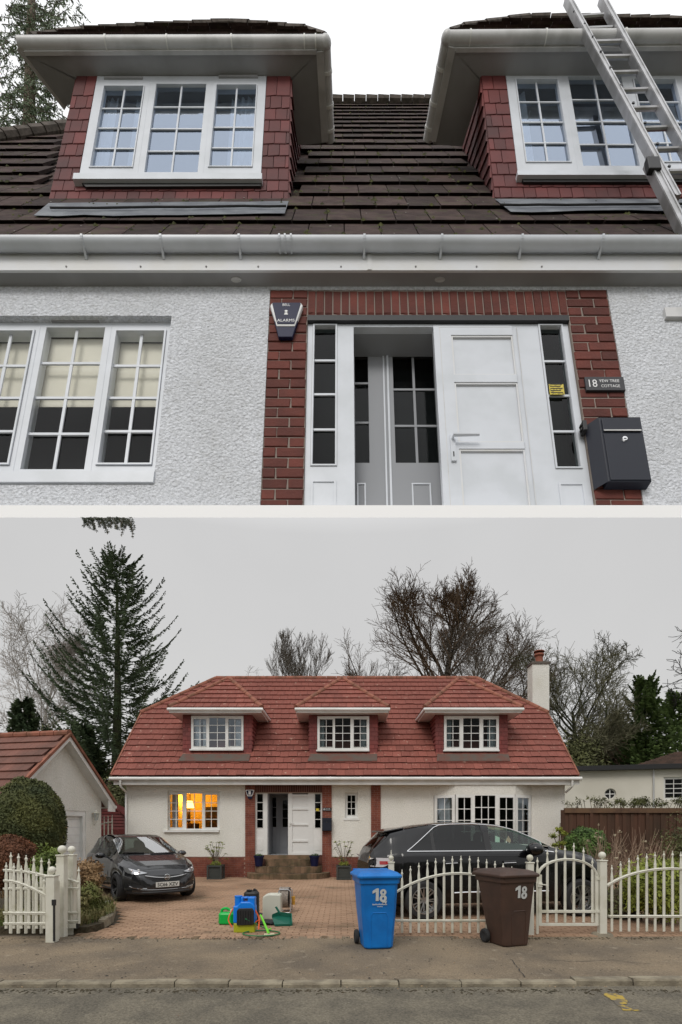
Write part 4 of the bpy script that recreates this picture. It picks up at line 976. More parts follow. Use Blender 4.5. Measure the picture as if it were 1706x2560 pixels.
inn = window(ch, I4, X(662, yo), X(740, yo), 1.5, zt_+.1, yo, [(X(681, yo), X(691, yo), Z(2068, yo), Z(1994, yo), 1, 3, 0), (X(707, yo), X(722, yo), Z(2068, yo), Z(2001, yo), 1, 3, 0)], .06, .02, frame='room_grey', name='inner_door', room='room', roomd=.3)
MB().box(X(662, yo), X(740, yo), yo, yo+.06, zs0, 1.5).build('lower_panel', 'room_grey', inn)
m = MB(); m.box(X(679, yo), X(690, yo), yo-.015, yo, .95, 1.42).box(X(705, yo), X(718, yo), yo-.015, yo, .95, 1.42).box(X(699, yo), X(700, yo), yo-.02, yo, zs0, 3.1); m.build('moulding', 'room_grey', inn)
# curved brick steps
sp_ = thing('front_steps', (X(717, 16.8), 16.9, 0), 'three rounded brick steps leading to the white front door', 'steps')
cxs = X(718, 16.9)
for (rx, ry_, z0, z1, yb) in ((1.40, 1.0, -.03, .17, YF), (1.14, .64, .17, .38, YF), (.80, .34, .38, .60, YF)):
    sgm = 30; prof = []
    def pt(t_, k=1.): 
        c, s = math.cos(t_), math.sin(t_); return (cxs-rx*k*(abs(c)**.6)*(1 if c > 0 else -1), yb-ry_*k*abs(s)**.75)
    P_ = [pt(math.pi*i/sgm, .985) for i in range(sgm+1)]
    core = MB().slab([(a, b, z0) for a, b in P_], (0, 0, z1-z0-.012)); st_ = core.build('step', 'step_brick', sp_)
    Lc = 0; Q = [pt(math.pi*i/240) for i in range(241)]; acc = 0; last = Q[0]; bl_ = .1; seg_ = []
    for a, b in zip(Q, Q[1:]):
        acc += math.hypot(a[0]-b[0], a[1]-b[1])
        if acc >= bl_: seg_.append((last, b)); last = b; acc = 0
    for (a, b) in seg_:
        d = V((b[0]-a[0], b[1]-a[1], 0)); 
        if d.length < .03: continue
        nrm = V((0, 0, 1)).cross(d.normalized()); nrm = nrm if nrm.y > 0 else -nrm
        a3 = V((a[0], a[1], z0))+d*.05; b3 = V((b[0], b[1], z0))-d*.05
        MB().slab([a3, b3, b3+nrm*.2, a3+nrm*.2], (0, 0, z1-z0+R.uniform(-.004, .004))).build('step_brick', 'step_brick', st_)
MB().box(X(655), X(780), YF-.02, YF+.12, .60, .735).build('threshold', 'step_brick', sp_)
MB().box(di0, di1, YF-.01, YF+.1, -.1, .73).build('threshold_wall', 'brick_soot', ch)
# eaves
YG = 16.98
zg = Z(1947, YG)
MB().box(X(287, 17.05), X(1448, 17.05), 17.08, YF+.05, Z(1961, 17.08), Z(1961, 17.08)+.02).build('soffit', 'pvc_white', ch)
MB().box(X(284, 17.05), X(1450, 17.05), 17.05, 17.08, Z(1962, 17.05), Z(1946, 17.05)).build('fascia', 'pvc_white', ch)
cg = MB().tube([(X(274, YG), YG, zg), (X(1455, YG), YG, zg)], .062, 12).build('gutter', 'pvc_white', ch, smooth=True)
for i in range(16):
    x = lerp(-7.4, 7.7, i/15); MB().tube([(x-.02, YG, zg), (x+.02, YG, zg)], .069, 12).build('gutter_clip', 'pvc_white', cg, smooth=True)
for s_, (a, b, c) in ((-1, (301, 303, 317)), (1, (1432, 1430, 1414))):
    MB().tube([(X(a, YG), YG, zg), (X(a, YG), YG, zg-.22), (X(b, YG)+.02*s_, YG+.03, zg-.27), (X(c, YF), YF-.05, Z(1983)+.02), (X(c, YF), YF-.05, Z(1990)), (X(c, YF), YF-.05, 0)][:(6 if s_ < 0 else 4)], .036, 8).build('downpipe', 'pvc_white', ch, smooth=True)
# roof
EY, EZ = 17.0, 3.40; RY, RZ = 21.4, Z(1696, 21.4); SLv = V((0, RY-EY, RZ-EZ)); SLn = SLv.length; sd = SLv.normalized(); rn = V((0, -sd.z, sd.y))
rl0, rl1 = X(541, RY), X(1192, RY); vx0, vx1 = -7.66, 7.92; th_ = .585
def rp(t_, off=0.): return V((0, EY, EZ))+SLv*t_+rn*off
hz = rp(th_).z; BYv = 2*RY-EY
rb = MB()
A = lambda x, t_, back=0: V((x, (2*RY-rp(t_, -.03).y) if back else rp(t_, -.03).y, rp(t_, -.03).z))
rb.add([A(vx0, 0), A(vx1, 0), A(vx1, th_), A(rl1, 1), A(rl0, 1), A(vx0, th_)], [(0, 1, 2, 3, 4, 5)])
rb.add([A(vx0, 0, 1), A(vx1, 0, 1), A(vx1, th_, 1), A(rl1, 1, 1), A(rl0, 1, 1), A(vx0, th_, 1)], [(5, 4, 3, 2, 1, 0)])
rb.add([A(vx0, th_), A(rl0, 1), A(vx0, th_, 1)], [(0, 1, 2)]); rb.add([A(vx1, th_), A(rl1, 1), A(vx1, th_, 1)], [(2, 1, 0)])
rf = rb.build('roof', 'roof_tile_dull', ch)
NR = 19; gauge = SLn/NR; tw2 = .30
unit = MB(); unit.add([(0, .14, 0), (1, .14, 0), (1, 1, 0), (0, 1, 0), (0, 0, 1), (1, 0, 1), (1, 1, .3), (0, 1, .3)], tile.f)
T3 = meshof(unit, 'tile', 'roof_tile'); rest = MB(); cnt = 0
DX = [(-5.56, -3.05), (-1.15, 1.30), (3.22, 5.88)]
for k in range(NR):
    t0 = k/NR; tm = (k+.5)/NR
    xl = vx0 if tm < th_ else lerp(vx0, rl0, (tm-th_)/(1-th_)); xr = vx1 if tm < th_ else lerp(vx1, rl1, (tm-th_)/(1-th_))
    o0 = rp(t0)
    x = xl-(k % 2)*tw2/2
    while x < xr:
        a, b = max(x, xl), min(x+tw2, xr); x += tw2
        if b-a < .04: continue
        if .2 < tm < .55 and any(d0+.15 < a and b < d1-.15 for d0, d1 in DX): continue
        jt = R.uniform(-.012, .012); lf = R.uniform(0, .008)
        o1 = V((a+.004, o0.y, o0.z))-sd*(.03+jt)
        if cnt < 300 and k < 6 and b-a > .2: 
            inst(T3, 'tile', rf, TRS(o1, V((b-a-.008, 0, 0)), sd*(gauge+.03), rn*(.055+lf))); cnt += 1
        else:
            U_ = V((b-a-.008, 0, 0)); S_ = sd*(gauge+.03); n0 = rn*(.055+lf); n1 = rn*.016
            rest.add([o1, o1+U_, o1+n0, o1+U_+n0, o1+S_+n1, o1+U_+S_+n1], [(0, 1, 3, 2), (2, 3, 5, 4), (0, 2, 4), (1, 5, 3)])
rest.build('tiles', 'roof_tile', rf, kind='stuff')
def ridge(root, a, b, n, r=.11, mat='ridge_tile', nm='ridge_tile'):
    a, b = V(a), V(b)
    for i in range(n):
        p, q_ = a.lerp(b, i/n), a.lerp(b, (i+.97)/n); MB().tube([p, q_], [r, r*.93], 10).build(nm, mat, root, smooth=True)
ridge(rf, (rl0, RY, RZ+.0), (rl1, RY, RZ+.0), 26, .10)
for (vx, rl_) in ((vx0, rl0), (vx1, rl1)): ridge(rf, rp(th_, .02)+V((vx, 0, 0)), rp(1)+V((rl_, 0, 0)), 8, .10, nm='hip_tile')
for vx in (vx0, vx1): 
    MB().bar(rp(0, .02)+V((vx+(.03 if vx < 0 else -.03), 0, 0)), rp(th_, .02)+V((vx+(.03 if vx < 0 else -.03), 0, 0)), .05, .09, rn).build('verge', 'ridge_tile', rf)
# dormers
YD = 17.82; zd0, zd1 = Z(1893, YD), Z(1787, YD)
HU = meshof(rough_box(50, .0, .01), 'hung_tile', 'hung_tile_low')
for di, (fx0, fx1, win_, gut_, apx, glz, crt) in enumerate((
    ((457, 630), None, (478.6, 609, 1790, 1876), (420, 656), 568.4, [(484.5, 516, 1798, 1866, 2, 4, 1), (523.5, 564, 1795, 1869, 2, 4, 0), (571.5, 603.5, 1798, 1866, 2, 4, 1)], [(486, 500), (505, 516), (588, 604), (571, 574)]),
    ((774, 944), None, (794, 923.5, 1791, 1878), (739, 974), 859, [(800, 832, 1799, 1868, 2, 4, 1), (838, 876.5, 1796, 1871, 2, 4, 0), (885, 917, 1799, 1868, 2, 4, 1)], [(800, 811), (903, 917)]),
    ((1090, 1270), None, (1110.6, 1247.6, 1790, 1878), (1061, 1309), 1163, [(1117, 1149, 1799, 1868, 2, 4, 1), (1158.5, 1199, 1796, 1871, 2, 4, 0), (1208.5, 1241, 1799, 1868, 2, 4, 1)], [(1117, 1131), (1222, 1241)]))):
    x0, x1 = X(fx0[0], YD), X(fx0[1], YD); xm = (x0+x1)/2
    wz0, wz1 = Z(win_[3], YD), Z(win_[2], YD); wa, wb = X(win_[0], YD), X(win_[1], YD)
    zroof = lambda y: EZ+(RZ-EZ)*(y-EY)/(RY-EY); yroof = lambda z: EY+(RY-EY)*(z-EZ)/(RZ-EZ)
    d = holed(x0, x1, zd0-.05, zd1, YD+.03, YD+.12, [(wa, wb, wz0, wz1)]).build('dormer', 'hung_tile_low', ch)
    for xx, s_ in ((x0, 1), (x1-.06, 1)):
        MB().slab([(xx, YD, zd0-.05), (xx, YD, zd1), (xx, yroof(zd1)+.1, zd1)], (.06, 0, 0)).build('cheek', 'hung_tile_low', d)
    nr_ = 10
    for i in range(nr_):
        za, zb = lerp(zd0, zd1, i/nr_), lerp(zd0, zd1, (i+1)/nr_); sp2 = [(x0, x1)]
        if zb > wz0+.02: sp2 = [(x0, wa-.005), (wb+.005, x1)]
        for a, b in sp2:
            x = a-(.09 if i % 2 else 0)
            while x < b-.01:
                p, q_ = max(a, x), min(b, x+.18); x += .18
                if q_-p > .02: inst(HU, 'hung_tile', d, TRS(((p+q_)/2, YD+.01, (za+zb)/2), V((q_-p-.006, 0, 0)), V((0, .03, 0)), V((0, .022, (zb-za)*1.05))))
        ye = yroof(za); 
        if ye-YD > .1:
            for xx, s_ in ((x0, -1), (x1, 1)):
                mm = max(1, int((ye-YD)/.2))
                if (s_ < 0 and xm < 0) or (s_ > 0 and xm > 1): continue
                for j in range(mm):
                    ya, yb = lerp(YD, ye, j/mm), lerp(YD, ye, (j+.97)/mm)
                    MB().add([(xx+s_*.035, ya, za), (xx+s_*.035, yb, za), (xx+s_*.008, yb, zb+.01), (xx+s_*.008, ya, zb+.01), (xx, ya, za), (xx, yb, za)], [(0, 1, 2, 3) if s_ > 0 else (3, 2, 1, 0), (0, 4, 5, 1), (0, 3, 4)]).build('hung_tile', 'hung_tile_low', d)
    G_ = [(X(a, YD), X(b, YD), Z(dn, YD), Z(up, YD), c, r_, k_) for a, b, up, dn, c, r_, k_ in glz]
    window(ch, I4, wa, wb, wz0+.03, wz1, YD-.02, G_, .07, .02, sill=(wa-.04, wb, wz0-.02, wz0+.03, .08), pane='pane_pale' if di == 0 else 'pane_dark', room='room_grey' if di == 0 else 'room', roomd=1.2,
           cur=[(X(a, YD), X(b, YD), Z(1870, YD), Z(1797, YD), YD+.14) for a, b in crt])
    ye_ = 17.42; ga, gb = X(gut_[0], ye_), X(gut_[1], ye_); zsf = zd1+.0; zgt = zsf+.075; yb_ = yroof(zgt)
    MB().box(ga+.05, gb-.05, ye_+.06, yb_, zsf, zsf+.02).build('dormer_soffit', 'pvc_white', d)
    MB().box(ga+.05, gb-.05, ye_+.03, ye_+.06, zsf-.01, zsf+.12).box(ga+.03, ga+.05, ye_+.03, yb_, zsf-.01, zsf+.12).box(gb-.05, gb-.03, ye_+.03, yb_, zsf-.01, zsf+.12).build('fascia', 'pvc_white', d)
    MB().tube([(ga, yb_-.05, zgt+.02), (ga, ye_, zgt+.02), (gb, ye_, zgt+.02), (gb, yb_-.05, zgt+.02)], .055, 10).build('gutter', 'pvc_white', d, smooth=True)
    ax = (ga+gb)/2; ay = 19.55; az = Z(1697, ay); zr_ = zgt+.07; yrb = yroof(az)
    eL, eR, ap = V((ga+.02, ye_+.03, zr_)), V((gb-.02, ye_+.03, zr_)), V((ax, ay, az)); bk = V((ax, yrb, az)); vl, vr = V((ga+.02, yroof(zr_), zr_)), V((gb-.02, yroof(zr_), zr_))
    dr_ = MB().add([eL, eR, ap, bk, vl, vr], [(0, 1, 2), (0, 2, 3, 4), (1, 5, 3, 2)]).build('dormer_roof', 'roof_tile_dull', ch)
    def face(c0, c1, top0, top1, rows_):                          # tiled face between an eave line and a top line
        nrm = (c1-c0).cross(top0-c0).normalized(); m = 0
        for i in range(rows_):
            t0, t1 = i/rows_, (i+1)/rows_; tm = (t0+t1)/2
            a0_, b0_ = c0.lerp(top0, t0), c1.lerp(top1, t0); a1_, b1_ = c0.lerp(top0, t1), c1.lerp(top1, t1); Lr_ = (b0_-a0_).length; Lt = (b1_-a1_).length
            if Lr_ < .1: continue
            dv = (b0_-a0_)/Lr_; nn = max(1, round(Lr_/.3)); us = [0]+[min(1, max(0, (j+(.5 if i % 2 else 0))/nn)) for j in range(nn+1)]+[1]; us = sorted(set(us))
            for u, v in zip(us, us[1:]):
                if (v-u)*Lr_ < .03: continue
                e0, e1 = a0_.lerp(b0_, u), a0_.lerp(b0_, v-.004)
                # keep joints square to the eave: project up, clip to the hips
                up_ = (a1_-a0_)-dv*((a1_-a0_).dot(dv)); s0 = e0+up_; s1 = e1+up_
                k0 = (s0-a1_).dot(dv); k1 = (s1-a1_).dot(dv); s0 = a1_+dv*min(max(k0, 0), Lt); s1 = a1_+dv*min(max(k1, 0), Lt)
                n0, n1 = nrm*(.055+R.uniform(0, .006)), nrm*.016
                MB().add([e0, e1, e0+n0, e1+n0, s0+n1, s1+n1], [(0, 1, 3, 2), (2, 3, 5, 4), (0, 2, 4), (1, 5, 3)]).build('tile', 'roof_tile', dr_)
    face(eL, eR, ap, ap, 7)
    face(vl, eL, bk, ap, 7) if ax > 2 else None
    face(eR, vr, ap, bk, 7) if ax < -1 else None
    for e_0 in (eL, eR): ridge(dr_, e_0+V((0, 0, .03)), ap+V((0, 0, .03)), 7, .085, nm='hip_tile')
    ridge(dr_, ap, bk, 4, .085)
    m = MB(); t0, t1 = (zd0-EZ)/(RZ-EZ), 0
    tb = (Z(1908, 17.55)-EZ)/(RZ-EZ)
    m.slab([rp(tb, .07)+V((x0-.04, 0, 0)), rp(tb, .07)+V((x1-.04, 0, 0)), rp(t0+.01, .06)+V((x1-.02, 0, 0)), rp(t0+.01, .06)+V((x0+.04, 0, 0))], rn*.01); m.build('lead_flashing', 'lead_low', d)
# chimney
cmx0, cmx1 = X(1332, 20.2), X(1374, 20.2); zc0, zc1 = 5.6, Z(1660, 20.2)
cm_ = MB().box(cmx0, cmx1, 20.2, 20.75, zc0, zc1).build('chimney', 'roughcast_cream', ch)
MB().box(cmx0-.04, cmx1+.04, 20.16, 20.79, zc1, zc1+.09).build('chimney_cap', 'ridge_dark', cm_)
cpx = X(1348, 20.5)
MB().lathe([(.15, 0), (.17, .05), (.14, .1), (.15, .28), (.20, .33), (.18, .4), (.12, .42), (.1, .3)], (cpx, 20.48, zc1+.09), 16).build('chimney_pot', 'terracotta', cm_, smooth=True)
MB().lathe([(.001, 0), (.2, -.04), (.22, -.07), (.001, -.09)], (cpx, 20.48, zc1+.64), 12).build('pot_cowl', 'terracotta', cm_)
# fixings
al2 = thing('alarm_box', (X(625), 17.4, Z(1986)), 'small navy and white alarm box high on the left brick pier by the front door', 'alarm box')
x0, x1, z1, z0 = X(614.5, 17.4), X(636, 17.4), Z(1975, 17.4), Z(1991, 17.4); c = (x0+x1)/2; w2 = (x1-x0)/2
def sh2(f, y1_, d_, z1_, z0_): return MB().slab([(c-w2*f, y1_, z1_-.03), (c-w2*f*.86, y1_, z1_), (c+w2*f*.86, y1_, z1_), (c+w2*f, y1_, z1_-.03), (c+w2*f*.55, y1_, z0_), (c-w2*f*.55, y1_, z0_)], (0, d_, 0))
MB().slab([(c-w2*.7, 17.44, z0+.06), (c+w2*.7, 17.44, z0+.06), (c+w2*.4, 17.44, Z(1997, 17.4)), (c-w2*.4, 17.44, Z(1997, 17.4))], (0, -.06, 0)).build('lens', 'navy', al2)
sh2(1, 17.45, -.09, z1, z0).build('casing', 'white_paint', al2); sh2(.78, 17.36, -.01, z1-.025, z0+.025).build('face_plate', 'navy', al2)
MB().box(c-.04, c+.04, 17.335, 17.345, (z0+z1)/2-.05, (z0+z1)/2+.06).build('bell_emblem', 'white_paint', al2)
MT_ = lambda x, y, z: Matrix.Translation((x, y, z))
text('lettering', 'BELL', 'white_paint', al2, MT_(c, 17.342, z1-.04), .09, .022); text('lettering', 'ALARMS', 'white_paint', al2, MT_(c, 17.342, z0+.05), .13, .022)
hs = thing('house_sign', (X(818), 17.4, Z(2027)), 'small dark sign 18 YEW TREE COTTAGE above the letter box beside the far front door', 'sign')
a, b, z0, z1 = X(806.7, 17.4), X(828.7, 17.4), Z(2027.5, 17.4), Z(2020, 17.4); MB().box(a, b, 17.41, 17.45, z0, z1).build('plate', 'slate', hs)
text('numerals', '18', 'white_paint', hs, MT_(lerp(a, b, .2), 17.405, (z0+z1)/2), .06, .06); text('lettering', 'YEW TREE', 'white_paint', hs, MT_(lerp(a, b, .62), 17.405, z0+.07), .15, .022); text('lettering', 'COTTAGE', 'white_paint', hs, MT_(lerp(a, b, .62), 17.405, z0+.033), .14, .022)
l2 = thing('letter_box', (X(817), 17.3, Z(2078)), 'grey wall mounted letter box on the right brick pier of the red roofed cottage', 'letter box')
a, b, z0, z1 = X(805.5, 17.3), X(830, 17.3), Z(2078, 17.3), Z(2045, 17.3); MB().box(a, b, 17.3, 17.45, z0, z1).build('case', 'box_navy', l2, bevel=.008); MB().box(a+.02, b-.02, 17.285, 17.3, z1-.1, z1-.03).build('slot_flap', 'box_navy', l2)
MB().box(a+.02, b-.02, 17.288, 17.3, z0+.02, z1-.12).build('front_panel', 'box_navy', l2); MB().lathe([(.001, 0), (.014, 0), (.014, .01)], ((a+b)/2, 17.275, z1-.15), 10, 'Y').build('lock', 'chrome', l2)
s2 = thing('sticker', (X(795), 17.5, Z(2027)), 'tiny yellow sticker on the side light right of the far front door', 'sticker'); MB().box(X(790, ds), X(799, ds), ds+.0, ds+.008, Z(2028, ds), Z(2021.5, ds)).build('sticker_sheet', 'yellow_sticker', s2)
# ------------------------------------------------------------------ cars
def car(name, loc, ang, label, cat, L_, top, belt, halfw, roofw, wheels, RA, TR, sill, paint, cuts, gl, rimmat, spokes, wheel_y, seatx, nosef=None, trim='chrome'):
    root = thing(name, loc, label, cat, ang); M = wm(root)
    def sec(x):
        w = itp(halfw, x); zb = itp(belt, x); zt_ = max(itp(top, x), zb+.004); wr = itp(roofw, x)
        z0 = sill
        for wx in wheels:
            if abs(x-wx) < RA: z0 = max(z0, TR+math.sqrt(max(0, RA*RA-(x-wx)**2))-.0)
        # flare over the arches
        fl = max([0]+[max(0, 1-((x-wx)/(RA*1.35))**2) for wx in wheels])*.022
        h = zb-z0; P_ = [(0, z0), (w*.80, z0)] 
        if z0 < sill+.02: P_ = [(0, z0), (w*.86, z0)]
        else: P_ = [(0, z0), (w*.97+fl, z0)]
        for f_, k in ((.12, .965), (.3, .99), (.5, 1.), (.7, .995), (.86, .98), (.95, .96), (1., .93)):
            P_.append((w*k+fl*(1-f_), z0+h*f_))
        wt = min(wr, w*.93); 
        for f_ in (.35, .7, .93): P_.append((lerp(w*.92, wt, f_+.07*math.sin(math.pi*f_)), lerp(zb, zt_, f_*.93)))
        P_.append((wt*.90, lerp(zb, zt_, .965))); P_.append((wt*.6, lerp(zb, zt_, .992))); P_.append((0, zt_))
        return P_
    def hw(x, z):
        P_ = sec(x)[1:]
        if z > P_[-1][1] or z < P_[0][1]: return -1
        return itp([(b, a) for a, b in P_], z)
    def xf(y, z, rear=False):
        x, stp = (L_, -.02) if not rear else (0., .02)
        while hw(x, z) < abs(y) and 0 <= x+stp <= L_: x += stp
        lo, hi = x, x-stp
        for _ in range(12):
            m = (lo+hi)/2
            if hw(m, z) >= abs(y): lo = m
            else: hi = m
        return lo
    xs = sorted({0, .02, .05, .1, .16, L_, L_-.02, L_-.05, L_-.1, L_-.16, *[i*L_/64 for i in range(65)], *[L_-i*.012 for i in range(50)], *[i*.02 for i in range(25)], *[wx+RA*math.cos(math.pi*i/14) for wx in wheels for i in range(15)], *[wx+s_*(RA+.003) for wx in wheels for s_ in (-1, 1)]})
    b = MB(); n = len(sec(1.)); 
    for x in xs:
        P_ = sec(x); b.v += [(x, -p_[0], p_[1]) for p_ in P_]+[(x, p_[0], p_[1]) for p_ in P_]
    g0, g1 = cuts['cabin']
    def inpil(x): return any(a <= x <= c for a, c in cuts['pillars'])
    w0, w1_ = cuts['screen']; r0, r1 = cuts['rear']
    for i in range(len(xs)-1):
        xm = (xs[i]+xs[i+1])/2
        for j in range(n-1):
            side = 9 <= j+1 <= 12 and j+1 > 9
            cab = g0 < xm < g1
            if 9 <= j <= 11 and cab and not inpil(xm) and j in (9, 10, 11)[:] : 
                if itp(top, xm)-itp(belt, xm) > .12: continue
            if j >= 12 and (w0 < xm < w1_ or r0 < xm < r1): continue
            a = i*2*n+j; c = a+2*n
            b.f.append((a, a+1, c+1, c)); a += n; c += n; b.f.append((a, c, c+1, a+1))
    for i, fl_ in ((0, 0), (len(xs)-1, 1)):
        k = i*2*n; ring = [k+j for j in range(n)]+[k+n+j for j in range(n-1, -1, -1)]
        b.f.append(tuple(ring) if not fl_ else tuple(ring[::-1]))
    body = b.build('body', paint, root, M, smooth=True)
    def topstrip(x0_, x1_, nm, mat, off=.004, fw=1., nseg=8):
        s = MB(); m_ = 9
        for i in range(nseg+1):
            x = lerp(x0_, x1_, i/nseg); P_ = sec(x)[-4:]
            pts = [(-p_[0], p_[1]) for p_ in P_]+[(p_[0], p_[1]) for p_ in P_[-2::-1]]
            for y, z in pts: s.v.append((x, y*fw, z+off))
        k = 7
        for i in range(nseg):
            for j in range(k-1): a = i*k+j; s.f.append((a, a+k, a+k+1, a+1))
        return s.build(nm, mat, root, M, smooth=True)
    topstrip(w0, w1_, 'windscreen', gl[0]); topstrip(r0, r1, 'rear_window', gl[3])
    def sidestrip(x0_, x1_, f0, f1, nm, mat, sides=(-1, 1), off=.004, nseg=14, par=None):
        for s_ in sides:
            s = MB()
            for i in range(nseg+1):
                x = lerp(x0_, x1_, i/nseg); zb = itp(belt, x); zt_ = max(itp(top, x), zb+.01); P_ = [(b_, a_) for a_, b_ in sec(x)[8:13]]
                F0 = f0(x) if callable(f0) else f0; F1 = f1(x) if callable(f1) else f1
                for q_ in range(4):
                    z = lerp(zb, zt_*.93+zb*.07, lerp(F0, F1, q_/3)); s.v.append((x, s_*(itp(P_, z)+off), z))
            for i in range(nseg):
                for q_ in range(3):
                    a = i*4+q_; f_ = (a, a+4, a+5, a+1); s.f.append(f_ if s_ < 0 else f_[::-1])
            s.build(nm, mat, par or root, M, smooth=True)
    tf = cuts.get('taper')
    for gi_, (x0_, x1_, m_) in enumerate(cuts['glass']): sidestrip(x0_, x1_, .03, (lambda x: min(.98, .05+tf(x))) if tf and gi_ == 0 else .98, 'side_window', m_)
    if tf: sidestrip(g0, cuts['glass'][0][1], lambda x: min(.98, .05+tf(x)), 1., 'quarter_panel', paint, off=.002)
    for (x0_, x1_) in cuts['pillars']: sidestrip(x0_, x1_, 0., 1., 'pillar', 'plastic_black', off=.006, nseg=3)
    # chrome line round the glass
    ex0, ex1 = cuts['glass'][0][0], cuts['glass'][-1][1]
    if trim:
        for s_ in (-1, 1):
            lo_, hi_ = [], []
            for i in range(25):
                x = lerp(ex0, ex1, i/24); P_ = [(b_, a_) for a_, b_ in sec(x)[8:13]]; zb = itp(belt, x); zt_ = itp(top, x)
                lo_.append((x, s_*(itp(P_, zb+.02)+.008), zb+.015)); z = lerp(zb, zt_, .93*(min(.99, .05+tf(x)) if tf else .99))
                hi_.append((x, s_*(itp(P_, z)+.008), z))
            MB().tube(lo_, .011, 5).build('window_trim', trim, root, M, smooth=True); MB().tube([lo_[0]]+hi_+[lo_[-1]], .010, 5).build('window_trim', trim, root, M, smooth=True)
    # cabin
    for sx_ in seatx:
        for y in (-.36, .36):
            MB().box(sx_-.2, sx_+.3, y-.23, y+.23, sill+.15, sill+.42).box(sx_-.28, sx_-.12, y-.24, y+.24, sill+.35, itp(belt, sx_)+.12).box(sx_-.25, sx_-.14, y-.11, y+.11, itp(belt, sx_)+.14, itp(belt, sx_)+.33).build('seat', 'seat', root, M, bevel=.05)
    MB().box(seatx[-1]+.62, w1_+.1, -.6, .6, sill+.2, itp(belt, w0)-.04).build('dashboard', 'seat', root, M)
    wxx = seatx[-1]+.55; MB().tube([(wxx+.05*math.sin(a), .36*cuts.get('rhd', -1)+.18*math.cos(a), itp(belt, wxx)+.0+.17*math.sin(a)) for a in [i*math.pi/8 for i in range(17)]], .016, 6).build('steering_wheel', 'seat', root, M)
    MB().box(.3, L_-.4, -.7, .7, sill-.02, sill+.02).build('floor_pan', 'plastic_black', root, M)
    # wheels
    for wx in wheels:
        for s_ in (-1, 1):
            yo = s_*wheel_y; wd = .11; ri = TR*.68
            hub = MB().lathe([(.001, yo+s_*wd*.4), (.055, yo+s_*wd*.42), (.06, yo+s_*wd*.1)], (wx, 0, TR), 12, 'Y').build('wheel', rimmat, root, M, smooth=True)
            MB().lathe([(ri, yo+s_*wd*.80), (ri*1.05, yo+s_*wd), (TR*.9, yo+s_*wd*1.02), (TR*.985, yo+s_*wd*.75), (TR, yo+s_*wd*.3), (TR, yo-s_*wd*.9), (ri, yo-s_*wd)], (wx, 0, TR), 36, 'Y').build('tyre', 'rubber', hub, M, smooth=True)
            rm_ = MB().lathe([(ri*.93, yo+s_*wd*.72), (ri*.97, yo+s_*wd*.9), (ri*1.03, yo+s_*wd*.88), (ri*1.0, yo-s_*wd*.5), (ri*.9, yo-s_*wd*.5)], (wx, 0, TR), 36, 'Y')
            for q_ in range(spokes):
                for dq in (-.11, .11):
                    a = 2*math.pi*q_/spokes; c1_, s1_ = math.cos(a+dq*.35), math.sin(a+dq*.35); c2_, s2_ = math.cos(a+dq*1.35), math.sin(a+dq*1.35)
                    rm_.bar((wx+.04*c1_, yo+s_*wd*.35, TR+.04*s1_), (wx+ri*.95*c2_, yo+s_*wd*.72, TR+ri*.95*s2_),   .017 if rimmat != 'alloy_dark' else .03, .025, (0, 1, 0))
            rm_.build('rim', rimmat, hub, M)
            MB().lathe([(.001, yo-s_*wd*.3), (ri*.72, yo-s_*wd*.3), (ri*.72, yo-s_*wd*.45)], (wx, 0, TR), 20, 'Y').build('brake_disc', 'alloy_dark', hub, M)
            # dark arch liner
            ar = MB(); 
            for i in range(15):
                a = math.pi*i/14; ar.v += [(wx+RA*math.cos(a)*.995, s_*(wheel_y+.06), TR+RA*math.sin(a)*.995), (wx+RA*math.cos(a)*.995, s_*(wheel_y-.35), TR+RA*math.sin(a)*.995)]
            k_ = len(ar.v); ar.v += [(wx, s_*(wheel_y-.35), TR)]
            for i in range(14): ar.f += [(2*i, 2*i+2, 2*i+3, 2*i+1), (2*i+1, 2*i+3, k_)]
            ar.build('arch_liner', 'plastic_black', root, M)
    def mirror(x, zz_, s_, sc=1., mat=paint):
        w = itp(halfw, x); m = MB()
        m.ball((0, 0, 0), 1., 14); m.v = [(x+p_[0]*.10*sc-(.03 if p_[0] < 0 else 0), s_*(w+.11)+p_[1]*.13*sc, zz_+p_[2]*.085*sc) for p_ in m.v]; m.bar((x, s_*(w-.06), zz_-.05), (x, s_*(w+.06), zz_-.02), .06, .04)
        m.build('door_mirror', mat, root, M, smooth=True)
    def frontpatch(nm, mat, poly, off=.006, nn=12, rear=False, par=None):
        """poly: list of (y, z_low, z_high) stations; wraps onto the nose"""
        s = MB()
        for (y, zl, zh) in poly:
            for q_ in range(5):
                z = lerp(zl, zh, q_/4); x = xf(y, z, rear); s.v.append((x+(off if not rear else -off), y+(off*.7 if y > 0 else -off*.7)*(abs(y) > .5), z))
        for i in range(len(poly)-1):
            for q_ in range(4): a = i*5+q_; s.f.append((a, a+5, a+6, a+1) if not rear else (a, a+1, a+6, a+5))
        return s.build(nm, mat, par or root, M, smooth=True)
    def fronttube(nm, mat, pts, r, off=.01, rear=False, par=None):
        return MB().tube([(xf(y, z, rear)+(off if not rear else -off), y, z) for y, z in pts], r, 6).build(nm, mat, par or root, M, smooth=True)
    def sideline(nm, mat, pts, r, sides=(-1, 1), off=.004):
        for s_ in sides: MB().tube([(x, s_*(hw(x, z)+off), z) for x, z in pts], r, 5).build(nm, mat, root, M, smooth=True)
    return dict(root=root, M=M, sec=sec, hw=hw, xf=xf, mirror=mirror, fp=frontpatch, ft=fronttube, sl=sideline, body=body)
